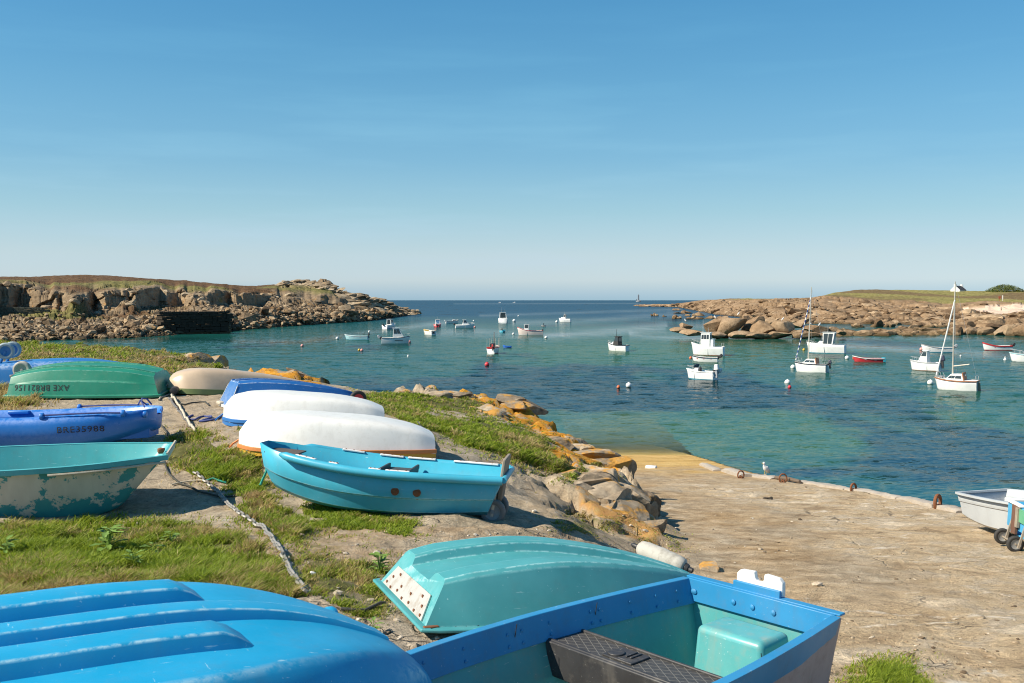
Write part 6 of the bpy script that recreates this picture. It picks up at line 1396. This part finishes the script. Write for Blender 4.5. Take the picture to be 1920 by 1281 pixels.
r, H, L, B, fb, deck, cab, rails, pole = bay_boat('motorboat', 'white cabin motorboat with black outboard left of the front sailboat', 'motorboat', 1736, 697, 148, 57, 'white', 'brown', .40, .82, rim=hm('grey_stripe', (.45, .45, .45))); deck(.38, 1); cab(.38, .72, .92, .78, .80, .5, .05, 1, GLASS, back=False, wbot=.55, wtop=.92); outboard(r, -L/2-.04, .05, fb+.05, hm('dark_blue_cowl', (.02, .02, .05)), 1.25); rails(.62, .3)
r, H, L, B, fb, *f = bay_boat('open_boat', 'white open boat with red gunwale and tilted outboard near the right edge', 'boat', 1870, 657.5, 174, 54, 'white', 'red', .32, .55, rim=REDR, sheer=.45); strip_ = MB(); strip(strip_, H.rim_path(.005, -.09, 22), .03, .14, True); strip_.build('red_band', REDR, r); outboard(r, -L/2-.02, 0, fb+.02, BLACKP, 1.0, True); thwarts(r, H, L, (.3, .6), REDR)
r, H, L, B, fb, deck, cab, rails, pole = bay_boat('motorboat', 'white motorboat with pale blue trim cut off by the right edge', 'motorboat', 1930, 679, 168, 70, 'white', 'white', .36, .62, rim=HULLC['light_blue']); deck(.5, 1); cab(.42, .6, .4, .7, .8, .7, 0, 1, roof=False); rails(.6, .35)
# ---- the two sailing boats
def sailboat(label, px, py, heading, wpx, mast_h, roll, jib_blue, hatch, outb, boom, masttop):
    r, H, L, B, fb, deck, cab, rails, pole = bay_boat('sailboat', label, 'sailboat', px, py, heading, wpx, 'white', 'white', .40, .72, rim=DKR if jib_blue else TEAK, sheer=.18, transom=.72, roll=roll)
    deck(.0, 1, -.02, DECK); cab(.30, .76, .42, .58, .82, 1.0, .15, 2, GLASS, roof=False, front=False, back=False, wbot=.35, wtop=.75, nm='coachroof')
    x_ = L*(.30-.5); MB().box((x_+.02, 0, fb+.22), (.07, .74, .64), Euler((0, .15, 0))).build('companionway', TEAK, r, bevel=.01)
    if hatch: MB().box((x_-.022, 0, fb+.34), (.03, .22, .09), Euler((0, .15, 0))).build('hatch_plate', WHITEP, r)
    mx_ = L*.08; mz = fb+.38; MB().tube([(mx_, 0, mz), (mx_-.05, 0, mz+mast_h*.5), (mx_-.12, 0, mz+mast_h)], [.055, .05, .035], 8).build('mast', ALUM, r)
    bowp = H.P(1.0, 0, 1); st = MB(); top = Vector((mx_-.1, 0, mz+mast_h*.80 if not jib_blue else mz+mast_h*.86))
    a = Vector((bowp.x-.1, 0, bowp.z+.1)); pts = [a+(top-a)*q for q in np.linspace(0, 1, 26)]
    if jib_blue:
        CB = hm('blue_sail_cover', (.02, .06, .24)); CW = hm('white_sail_cloth', (.72, .72, .7)); 
        m = MB(); n = 26
        m.tube(pts, [.05]*26, 8); o = m.build('furled_jib', [CW, CB], r); me = o.data
        for f_ in me.polygons: f_.material_index = 1 if (f_.index//8) % 2 else 0
    else: MB().tube(pts, .05, 7).build('furled_jib', HULLC['white'], r)
    MB().tube([a, top], .008, 4).tube([(mx_-.12, 0, mz+mast_h), (-L/2+.05, 0, fb)], .007, 4).tube([top, H.P(.55, 0, 1)], .007, 4).tube([top, H.P(.55, 0, -1)], .007, 4).each('stay', STAY, r)
    if boom: MB().tube([(mx_-.05, 0, mz+.55), (mx_-L*.42, .35, mz+.75)], .04, 8).build('boom', ALUM, r)
    MB().box((-L/2-.08, 0, .15), (.20, .04, .95), Euler((0, .1, 0))).build('rudder', OLDWOOD if boom else WHITEP, r, bevel=.01)
    if outb: outboard(r, -L/2-.03, -.3, fb, hm('dark_cowl', (.02, .025, .05)), .8)
    m = MB()
    for sd in (1, -1): m.tube([H.P(u, 0, sd)+Vector((-.02, -sd*.05, .42*min(1, (u-.80)/.05))) for u in np.linspace(.80, .99, 9)], .016, 5)
    for sd in (1, -1): m.tube([H.P(.93, 0, sd)+Vector((-.02, -sd*.05, 0)), H.P(.93, 0, sd)+Vector((-.02, -sd*.05, .42))], .014, 5)
    m.tube([(-L/2+.1, -B*.33, fb), (-L/2+.05, -B*.33, fb+.35), (-L/2+.05, B*.33, fb+.35), (-L/2+.1, B*.33, fb)], .014, 5)
    m.each('pulpit', STAY, r); MB().box((L*.34, 0, fb+.2), (.36, .36, .06)).build('fore_hatch', GREYM, r, bevel=.02)
    return r
sailboat('rear white sailboat with blue striped furled jib and tan hatch', 1521, 699.5, 152, 66, 6.2, R(2), True, False, True, False, 553)
sailboat('front white sailboat with bare tan mast, boom and brown hatch', 1795, 734, 150, 80, 6.35, R(-2), False, True, False, True, 541)
# far sails on the horizon side
for (px, py, lab) in ((938, 567.5, 'left of two white motor cruisers far out below the horizon'), (965, 567.5, 'right of two white motor cruisers far out below the horizon')):
    p = hit(px, py+.8, 0); r = thing('motor_cruiser', (p.x, p.y, 0), lab, 'motorboat'); s = p.y/F*8
    tb = [(u, [(0, -.3), (b*s*.16, 0), (b*s*.18, s*.12)]) for u, b in ((0, .9), (.5, 1), (.8, .7), (1, .05))]; Hull(s, tb, 14, 0).mesh().build('hull', HULLC['white'], r); MB().box((-.02*s, 0, s*.17), (s*.42, s*.24, s*.16), taper=(.75, .8)).build('cabin', HULLC['white'], r, bevel=.1)
# ================================================================== BUOYS
def buoy(label, px, py, dpx, c, kind='ball', grp='mooring buoys'):
    p = hit(px, py+dpx*.38, 0); rad = dpx*p.y/F/2; r = thing('mooring_buoy', (p.x, p.y+rad, 0), label, 'buoy', grp); m = hm('buoy_paint', c)
    if kind == 'ball':
        k = NT('buoy_vinyl', c, .4); zz = k.n('ShaderNodeSeparateXYZ'); k.set(zz.inputs[0], k.O); k.base(k.mix(k.ramp(k.math('ADD', k.math('DIVIDE', zz.outputs[2], rad), k.math('MULTIPLY', k.noise(k.O, 9), .3)), [(.05, 1), (.35, 0)]), c, (c[0]*.35+.02, c[1]*.35+.03, c[2]*.25+.01)))
        n = 14; MB().lathe([(max(.01, rad*math.sin(math.pi*q/n)), rad*(.55-math.cos(math.pi*q/n))) for q in range(n+1)], (0, 0, 0), 'Z', 20).build('float', k.m, r, angle=80)
        MB().lathe([(rad*.16, rad*1.48), (rad*.2, rad*1.58), (rad*.13, rad*1.68), (rad*.03, rad*1.70)], (0, 0, 0), 'Z', 10).build('eye', m, r)
    else:
        MB().lathe([(rad*.3, -rad*.6), (rad, -rad*.1), (rad*1.02, rad*.3), (rad*.55, rad*.8), (rad*.26, rad*1.3), (rad*.22, rad*2.2), (rad*.05, rad*2.3)], (0, 0, 0), 'Z', 16).build('float', m, r, angle=50)
        n = 10; MB().tube([(rad*.16*math.cos(2*math.pi*q/n), 0, rad*2.35+rad*.16*math.sin(2*math.pi*q/n)) for q in range(n)], rad*.05, 5, closed=True).build('eye', STEEL, r)
    return r
WB = (.78, .78, .74); RBc = (.62, .04, .05); OB = (.66, .16, .06); PB = (.66, .30, .26); YB = (.70, .42, .04)
for a in [('pale pink buoy alone on the water toward the left shore', 566, 648, 6, PB), ('white buoy just left of the slim pale blue boat', 632, 634, 6, WB), ('yellow half of a pair of buoys below the pale blue boat', 673, 656, 5, YB), ('orange pink half of a pair of buoys below the pale blue boat', 678, 656.5, 6, PB),
    ('tiny white buoy above the pale blue boat', 692, 621.5, 4, WB), ('pale orange buoy hanging at the bow of the tall cabin pilothouse boat', 767, 641, 7, PB), ('red topped buoy in dark water in front of the cluttered fishing boat', 913, 683, 9, RBc), ('white buoy behind the tall white boat on its right', 964, 601, 6, WB),
    ('white buoy left of the red railed fishing boat bow', 962.5, 626, 5, WB), ('white buoy right of the red railed fishing boat stern', 1024, 632.5, 6, WB), ('white buoy at the bow of the farthest cabin boat', 1044, 603, 5, WB), ('tiny white buoy far out above the jet ski like craft', 972, 592.5, 3, WB),
    ('small pink buoy right of the sleek pilothouse boat', 890, 613, 4, PB), ('small white buoy beyond the sleek pilothouse boat', 888, 601.5, 3, WB), ('small orange red buoy beside the big white buoy', 1160, 725.5, 7, OB), ('big white buoy floating left of the middle of the slip', 1179.5, 722, 11, WB), ('orange buoy at the bow of the black rimmed boat', 1295.5, 671, 6, OB),
    ('big white buoy above a small red one', 1478, 716.5, 11, WB), ('small red buoy below a big white one', 1481.5, 725.5, 7, RBc), ('white buoy at the bow of the rear sailboat', 1488, 688, 9, WB), ('white buoy left of the red rowing boat', 1589.5, 670.5, 8, WB), ('yellow buoy beside the blue bottomed pilothouse boat', 1508, 655.5, 5, YB),
    ('white buoy with green waterline at the bow of the front sailboat', 1746.5, 717, 11, WB), ('pink white buoy left of the long white open boat', 1729, 654.5, 7, PB), ('orange buoy at the bow of the red rowing boat', 1601, 671.5, 4, OB)]: buoy(*a)
buoy('white cone buoy in the dark water left of the bay middle', 765, 667, 4, WB, 'cone'); buoy('white cone buoy near the right edge', 1886, 672.5, 6, WB, 'cone'); buoy('small white buoy right of the long open boat', 1802, 667, 3.5, WB)
# ================================================================== GULLS
def gull(label, p, s, heading, grp=None):
    r = thing('gull', p, label, 'gull', grp, (0, 0, heading))
    W = hm('gull_white', (.80, .80, .78)); path = [(-.17, .075), (-.115, .125), (-.055, .185), (.0, .245), (.035, .295), (.05, .33), (.055, .36), (.075, .385), (.105, .382)]; rad = [.012, .042, .074, .078, .055, .038, .037, .041, .018]
    m = MB().tube([(x*s, 0, z*s) for x, z in path], [q*s for q in rad], 12); m.build('body', W, r, angle=80)
    GRW = hm('gull_grey_wing', (.60, .61, .62))
    for sd in (1, -1): 
        rows = []
        for x_, zc, hh in ((.02, .28, .02), (-.03, .235, .05), (-.09, .17, .045), (-.15, .10, .02), (-.20, .05, .006)): rows.append([(x_*s, sd*(.055+hh*.5)*s*(1 if x_ > -.15 else .5), (zc+hh)*s), (x_*s, sd*(.08)*s*(1 if x_ > -.15 else .5), zc*s), (x_*s, sd*(.07)*s*(1 if x_ > -.15 else .5), (zc-hh*.6)*s)])
        MB().grid(np.array(rows)).build('wing', GRW, r, solid=.006*s)
    YL = hm('gull_yellow', (.65, .45, .08)); MB().tube([(.105*s, 0, .380*s), (.145*s, 0, .374*s), (.16*s, 0, .364*s)], [.010*s, .008*s, .002*s], 6).build('beak', YL, r)
    for sd in (1, -1): MB().tube([(.0, sd*.03*s, .13*s), (.005*s, sd*.03*s, .06*s), (0, sd*.03*s, 0), (.04*s, sd*.035*s, .004*s)], .007*s, 5).build('leg', YL, r)
    MB().lathe([(.001, -.006), (.006, 0), (.001, .006)], (.09*s, 0, .392*s), 'Y', 6).build('eye', BLACKP, r)
    return r
p = G(1435, 893); gull('white gull standing on the edge of the slip', p, .95, R(215))
for (px, py, d_, lab) in [(1285, 605, 164, 'gull on the small rounded rock at the left tip of the islet'), (1385, 592, 162, 'gull on the tallest islet boulder'), (1341, 599, 163, 'gull on the rounded boulder left of the islet peak'), (1520, 611, 164, 'left gull on the long rounded rock'), (1537, 612, 164, 'right gull on the long rounded rock'), (1468, 602, 160, 'gull on the big smooth oblong boulder')]:
    gull(lab, at(px, py, d_), 1.5, R(random.choice((10, 170, 200))), 'gulls on the islet')
# ================================================================== SLIP FITTINGS
KERB = NT('kerb_concrete', rough=.9); b_ = KERB.noise(KERB.P, 5, 7, .7); KERB.base(KERB.mix(b_, (.24, .20, .16), (.56, .50, .42))).nrm(KERB.bump(b_, .6, .03)); KERB = KERB.m
for (pts, lab, hh, wd) in [([(1318, 872), (1345, 884)], 'short broken kerb block at the low end of the slip', .09, .26), ([(1362, 884), (1398, 895)], 'rounded pale kerb block left of the gull', .12, .34), ([(1405, 893), (1452, 899)], 'flat pale kerb block the gull stands on', .07, .3), ([(1500, 905), (1590, 919)], 'long pale kerb between the timber and the middle mooring ring', .07, .26), ([(1592, 919), (1690, 936)], 'long pale kerb right of the middle mooring ring', .07, .26), ([(1692, 936), (1760, 951)], 'pale kerb leading to the rightmost mooring ring', .07, .26), ([(1764, 952), (1805, 962)], 'last pale kerb block before the grey dinghy', .07, .26)]:
    a, b = G(*pts[0]), G(*pts[1]); n = 10; d_ = (b-a); rng2 = np.random.default_rng(int(pts[0][0]))
    side = Vector((d_.y, -d_.x, 0)).normalized()*wd/2; rows = []
    for q in range(n):
        f = q/(n-1); c_ = a+d_*f; c_.z = gz(c_.x, c_.y) if 0 else a.z+d_.z*f; e_ = .6 if q in (0, n-1) else 1; j = rng2.normal(0, .012, 6)
        rows.append([c_-side*(1+j[0])+Vector((0, 0, -.25)), c_-side*(1+j[1])+Vector((0, 0, hh*.7*e_+j[4])), c_-side*.6+Vector((0, 0, hh*e_+j[2])), c_+side*.6+Vector((0, 0, hh*e_+j[3])), c_+side*(1+j[1])+Vector((0, 0, hh*.7*e_+j[5])), c_+side*(1+j[0])+Vector((0, 0, -.5))])
    mb = MB().grid(np.array([[tuple(v) for v in rw] for rw in rows])); mb.f += [tuple(range(6)), tuple((n-1)*6+k_ for k_ in range(6))]; mb.mi += [0, 0]
    o = mb.build('kerb', KERB, None, angle=40); tag(o, lab, 'kerb')
a, b = G(1455, 899, .05), G(1500, 907, .05); o = MB().tube([a, (a+b)/2+Vector((0, 0, .02)), b], [.05, .055, .04], 7).build('timber_baulk', paint('dark_old_timber', (.13, .09, .06), .9, (.3, .25, .2), .2, .4), None, angle=40); tag(o, 'dark timber baulk lying along the slip edge right of the gull', 'timber')
def ring(px, py, rad, label, th=.035, ang=0):
    p = G(px, py); r = thing('mooring_ring', p, label, 'mooring ring', 'rusty mooring rings along the slip'); n = 20
    MB().tube([(rad*math.cos(2*math.pi*q/n)*.8, 0, rad+rad*math.sin(2*math.pi*q/n)-.02) for q in range(n)], th, 8, closed=True).build('ring', RUST, r); MB().tube([(0, -.06, -.04), (0, -.05, .06), (0, .05, .06), (0, .06, -.04)], .025, 7).build('staple', RUST, r); r.rotation_euler = (0, 0, ang)
ring(1389, 897, .11, 'leftmost rusty ring standing at the slip edge left of the gull', .02, .2); ring(1468, 905, .12, 'small rusty ring beside the dark timber baulk', .02, .1); ring(1600, 922, .10, 'rusty ring half way along the pale kerb', .025, .5); ring(1758, 953, .13, 'thick rusty ring next to the grey dinghy', .034, .7)
p = G(1221, 878); o = MB().box((0, 0, .03), (.34, .16, .10)).build('foam_block', hm('white_foam', (.8, .8, .78)), None, bevel=.02); o.location = p; o.rotation_euler = (0, 0, -.5); tag(o, 'small white foam block left on the wet yellow end of the slip', 'foam block')
p = G(1441, 936); o = rocks_mesh('weed_clump', [(p.x+dx, p.y+dy, p.z+.01, .07, .045, .03, a_, 0, .3) for dx, dy, a_ in ((0, 0, 0), (.06, .03, 1), (-.06, .02, 2), (.03, -.04, 1.4))], plain('dark_weed', (.035, .025, .015), .8), sub=2, seed=77, kind='thing'); tag(o, 'dark clump of dried weed on the slip below the gull', 'weed clump')
p = G(588, 1080); o = rocks_mesh('litter_scrap', [(p.x, p.y, p.z+.02, .035, .02, .02, .4, .3, .9)], hm('white_litter', (.8, .8, .8)), sub=1, seed=78, kind='thing'); tag(o, 'scrap of white litter on soil right of the heavy chain end', 'litter')
# ================================================================== CHAINS AND ROPES
def ground_path(pix, up=.02, step=.03):
    P_ = [G(*q) for q in pix]; out = []
    us = np.cumsum([0]+[(P_[i+1]-P_[i]).length for i in range(len(P_)-1)]); n = max(3, int(us[-1]/step)); uu = np.linspace(0, us[-1], n)
    xs = hermite(us, [p.x for p in P_], uu); ys = hermite(us, [p.y for p in P_], uu); zs = gz(xs, ys)
    return [Vector((a, b, c+up)) for a, b, c in zip(xs, ys, zs)]
def chain(name, pix, ln, wire, label, mat, up=.02):
    pts = ground_path(pix, up, ln*.68); mb = MB()
    for i in range(len(pts)-1):
        a, b = pts[i], pts[i+1]; d_ = (b-a).normalized(); s_ = d_.cross(Vector((0, 0, 1))).normalized(); u_ = s_.cross(d_)
        fl = (i % 2 == 0); q1 = (s_ if fl else u_); q1 = (q1*math.cos(.5)+(u_ if fl else s_)*math.sin(.5)); c_ = (a+b)/2; hw = ln*.32; hl = ln*.5; n = 10
        loop = []
        for q in range(n):
            an = 2*math.pi*q/n; loop.append(c_+d_*(hl*math.cos(an))*1.0+q1*(hw*math.sin(an))*(1.1))
        mb.tube(loop, wire, 5, closed=True)
    o = mb.build(name, mat, None); tag(o, label, 'chain'); return o
CHN = plain('weathered_chain', (.26, .25, .23), .55, .35, .4, 70, .2); CHD = plain('dark_chain', (.16, .155, .15), .6, .4, .4, 70, .2)
chain('chain', [(366, 890), (378, 898), (400, 918), (425, 945), (450, 966), (480, 986), (510, 1010), (530, 1036), (542, 1062), (556, 1088), (576, 1114)], .105, .0135, 'heavy grey chain running down the grass toward the big blue boat', CHN)
chain('chain', [(318, 748), (330, 765), (345, 785), (358, 803), (370, 818)], .075, .012, 'dark chain lying on rock between the blue tender and the white boats', CHD)
chain('chain', [(783, 794), (792, 806), (803, 818), (812, 830), (814, 840)], .07, .012, 'short grey chain end on soil right of the white boats', CHD)
def rope(pix, rad, mat, label, up=.02):
    o = MB().tube(ground_path(pix, up, .06), rad, 6).build('rope', mat, None, angle=80); tag(o, label, 'rope'); return o
rope([(322, 745), (338, 768), (352, 792), (366, 816)], .02, ROPE_W, 'pale hose like rope beside the dark chain on rock', .05)
rope([(298, 752), (306, 746), (318, 742), (326, 750)], .018, ROPE_W, 'pale rope end by the green dinghy transom'); rope([(325, 752), (350, 760), (375, 756), (392, 762)], .013, ROPE_K, 'dark rope from the chain to the blue dinghy')
rope([(362, 781), (350, 787), (366, 789), (382, 783), (395, 786), (374, 792), (402, 789), (415, 783)], .016, ROPE_B, 'tangled violet blue rope in front of the white boat with blue rim')
rope([(303, 800), (312, 812), (322, 822), (345, 824), (362, 820)], .014, ROPE_K, 'dark mooring rope from the blue tender bow'); rope([(309, 868), (316, 890), (335, 908), (365, 920), (395, 930), (415, 934), (440, 933)], .012, ROPE_K, 'dark rope trailing from the flaking pram bow over the rock')
rope([(322, 912), (350, 906), (375, 903), (392, 908)], .010, ROPE_W, 'thin pale cord lying near the top of the heavy chain'); rope([(385, 905), (398, 900), (410, 904), (424, 908)], .012, ROPE_G, 'green rope tied to the top of the heavy chain')
rope([(640, 1147), (665, 1150), (700, 1143), (722, 1136)], .012, ROPE_K, 'dark rope between the big blue boat and the upturned teal dinghy')
o = MB().tube([at(500, 862, 11.6), at(499, 885, 11.55), at(492, 900, 11.5), at(488, 910, 11.45)], .014, 6).build('rope', ROPE_G, None); tag(o, 'green rope hanging from the sky blue dinghy bow', 'rope')
# ================================================================== WEEDS
LEAF = NT('weed_leaf', (.16, .26, .05), .55, .3).m
def weed(px, py, s, label, n=26):
    p = G(px, py); r = thing('weed_plant', p, label, 'plant', 'broad leaved weeds in the grass'); rng2 = np.random.default_rng(px); mb = MB(); stm = MB()
    for q in range(n):
        a_ = rng2.uniform(0, 6.28); rr = rng2.uniform(.02, .12)*s; h_ = rng2.uniform(.05, .30)*s; b0 = Vector((rr*math.cos(a_)*.3, rr*math.sin(a_)*.3, h_*.6)); d_ = Vector((math.cos(a_), math.sin(a_), rng2.uniform(.1, .8))).normalized(); sd = d_.cross(Vector((0, 0, 1))).normalized(); l_ = rng2.uniform(.07, .14)*s; w_ = l_*.24
        P_ = []
        for f, ww in ((0, .1), (.25, .8), (.35, .5), (.55, 1.0), (.65, .6), (.85, .55), (1, .03)): c_ = b0+d_*l_*f+Vector((0, 0, -l_*.3*f*f)); P_ += [c_-sd*w_*ww, c_+Vector((0, 0, -.006*s)), c_+sd*w_*ww]
        mb.add(P_, [(i*3+k_, i*3+k_+1, i*3+k_+4, i*3+k_+3) for i in range(6) for k_ in range(2)]); stm.tube([(0, 0, 0), b0*.6, b0], .003*s, 4)
    mb.build('leaves', LEAF, r); stm.build('stems', LEAF, r)
weed(203, 1040, 1.3, 'tallest pale thistle like weed in the foreground grass'); weed(288, 1046, .8, 'small weed rosette near the middle of the foreground grass', 16); weed(322, 1024, .7, 'weed sprig at the upper right of the foreground grass', 14); weed(250, 1066, .7, 'low weed rosette just above the big blue boat', 14); weed(10, 1045, .8, 'weed sprig at the left edge of the foreground grass', 14)
weed(712, 1075, .8, 'leafy weed clump left of the upturned teal dinghy', 22); weed(700, 1190, .5, 'small weed beside the teal dinghy rim', 12)
# ================================================================== FAR LAND THINGS
def on_far(px, py, d_): return at(px, py, d_)
hp = at(1797, 547, 470); r = thing('cottage', (hp.x, hp.y, hp.z-1.5), 'white cottage with dark slate roof and two gable chimneys on the skyline', 'house', None, (0, 0, R(38))); WALL = hm('limewash', (.80, .80, .77)); SL = plain('dark_slate', (.055, .055, .06), .7, 0, .3, 2, .2)
a_, b_, h1, h2 = 3.1, 2.2, 2.2, 4.0
MB().add([(-a_, -b_, -2), (a_, -b_, -2), (a_, b_, -2), (-a_, b_, -2), (-a_, -b_, h1), (a_, -b_, h1), (a_, b_, h1), (-a_, b_, h1), (-a_, 0, h2), (a_, 0, h2)], [(0, 1, 5, 4), (2, 3, 7, 6), (1, 2, 6, 9, 5), (3, 0, 4, 8, 7), (3, 2, 1, 0), (4, 5, 9, 8), (6, 7, 8, 9)]).build('wall', WALL, r, smooth=False)
rf = MB()
for sd in (-1, 1): rf.add([(-a_+.35, sd*(b_+.2), h1-.10), (a_-.35, sd*(b_+.2), h1-.10), (a_-.35, 0, h2+.12), (-a_+.35, 0, h2+.12), (-a_+.35, sd*(b_+.2), h1+.08), (a_-.35, sd*(b_+.2), h1+.08), (a_-.35, 0, h2+.28), (-a_+.35, 0, h2+.28)], [(3, 2, 1, 0), (4, 5, 6, 7), (0, 1, 5, 4), (1, 2, 6, 5), (2, 3, 7, 6), (3, 0, 4, 7)])
rf.build('roof', SL, r, smooth=False)
for sd in (-1, 1): MB().box((sd*(a_-.2), 0, h2+.1), (.7, 1.1, 1.5)).build('chimney', WALL, r, smooth=False); gm = MB().add([(sd*(a_-.32), -b_-.25, h1-.1), (sd*(a_-.32), b_+.25, h1-.1), (sd*(a_-.32), 0, h2+.42), (sd*(a_+.03), -b_-.25, h1-.1), (sd*(a_+.03), b_+.25, h1-.1), (sd*(a_+.03), 0, h2+.42)], [(0, 1, 2), (5, 4, 3), (0, 3, 4, 1), (1, 4, 5, 2), (2, 5, 3, 0)]).build('gable_parapet', WALL, r, smooth=False)
for x_ in (-1.5, 1.5): MB().box((x_, -b_-.02, 1.1), (.8, .06, 1.0)).build('window', GLASS, r, smooth=False)
# wind shaped evergreen
tp_ = at(1884, 545, 455); r = thing('evergreen_tree', (tp_.x, tp_.y, tp_.z-1.5), 'low wide evergreen tree on the skyline right of the cottage', 'tree'); rng = np.random.default_rng(41); wm = 57*455/F/2
BARK = plain('bark', (.09, .065, .045), .9)
for q, (dx, ln) in enumerate(((0, 2.4), (-.4, 2.2), (.5, 2.3))): MB().tube([(dx*.3, 0, -1), (dx*wm*.3, .2*q, ln*.5), (dx*wm*.7, .3, ln)], [.35, .25, .12], 7).build('trunk', BARK, r)
n = 5200; u_ = rng.uniform(-1, 1, n); v_ = rng.uniform(-1, 1, n); top_ = np.sqrt(np.clip(1-np.abs(u_)**2.3, 0, 1))*(1-.35*v_**2); hmx = 14*455/F; zz_ = (1-(1-rng.uniform(0, 1, n))**1.2*1)*top_*hmx
cl_ = fbm(u_*4+7, zz_*.9+v_*1.5+3, 3, 511); keep = cl_ > .40; u_, v_, zz_, cl_ = u_[keep], v_[keep], zz_[keep], cl_[keep]; n = len(u_)
cx_ = np.stack([u_*wm*(1-.05*zz_), v_*wm*.7, zz_+.9+rng.normal(0, .12, n)], 1); s_ = rng.uniform(.12, .30, n)[:, None]
d1 = rng.normal(0, 1, (n, 3)); d1 /= np.linalg.norm(d1, axis=1)[:, None]; d2 = np.cross(d1, rng.normal(0, 1, (n, 3))); d2 /= np.linalg.norm(d2, axis=1)[:, None]
TV = np.stack([cx_-d1*s_, cx_+d2*s_*.5, cx_+d1*s_, cx_-d2*s_*.5], 1).reshape(-1, 3); TF = (np.arange(n)[:, None]*4+np.arange(4)[None]); lc_ = np.where(rng.uniform(0, 1, n)[:, None] < .3, np.array([[.16, .17, .03]]), np.array([[.07, .10, .02]]))*rng.uniform(.7, 1.3, (n, 1))
k = NT('evergreen_leaf', rough=.6, spec=.2); k.base(k.attr('gcol', 'Color')); cr = bigmesh('crown', TV, TF, k.m, dict(gcol=np.repeat(lc_, 4, 0)), smooth=False); cr.parent = r
# lighthouse far out
lp = hit(1197, 565, 0); D_ = 3000.; lp = at(1197, 563, D_); lp.z = 0; r = thing('lighthouse', lp, 'tiny slim lighthouse standing in the sea on the horizon', 'lighthouse'); LG = plain('lighthouse_stone', (.22, .24, .26), .9)
MB().lathe([(8, -3), (7.5, 2), (6, 3), (2.6, 5), (2.1, 18), (2.8, 18.5), (2.8, 19.3), (1.6, 19.5), (1.6, 21.5), (.4, 23.2)], (0, 0, 0), 'Z', 14).build('tower', LG, r); MB().box((-5.5, 0, 4), (2.5, 2.5, 8)).box((6, 0, 3), (3, 2.5, 4)).each('outbuilding', LG, r)
# warning post and walker-like posts above the beach
for (px, py, c_, lab, hh, nm) in ((1874, 563, (.40, .08, .03), 'reddish brown sign post above the pale beach', 1.6, 'sign_post'), (1880, 563, (.75, .72, .66), 'white marker post beside the sign post above the pale beach', 2.0, 'marker_post')):
    p = at(px, py, 352); r = thing(nm, (p.x, p.y, p.z-.3), lab, 'post'); m = hm('post_paint', c_); MB().box((0, 0, hh/2), (.12, .12, hh)).build('post', m, r)
    if nm == 'sign_post': MB().box((0, -.08, hh*.8), (.8, .05, .8)).build('panel', m, r)
    else: MB().box((0, 0, hh*.62), (.22, .22, hh*.75)).build('sleeve', m, r)
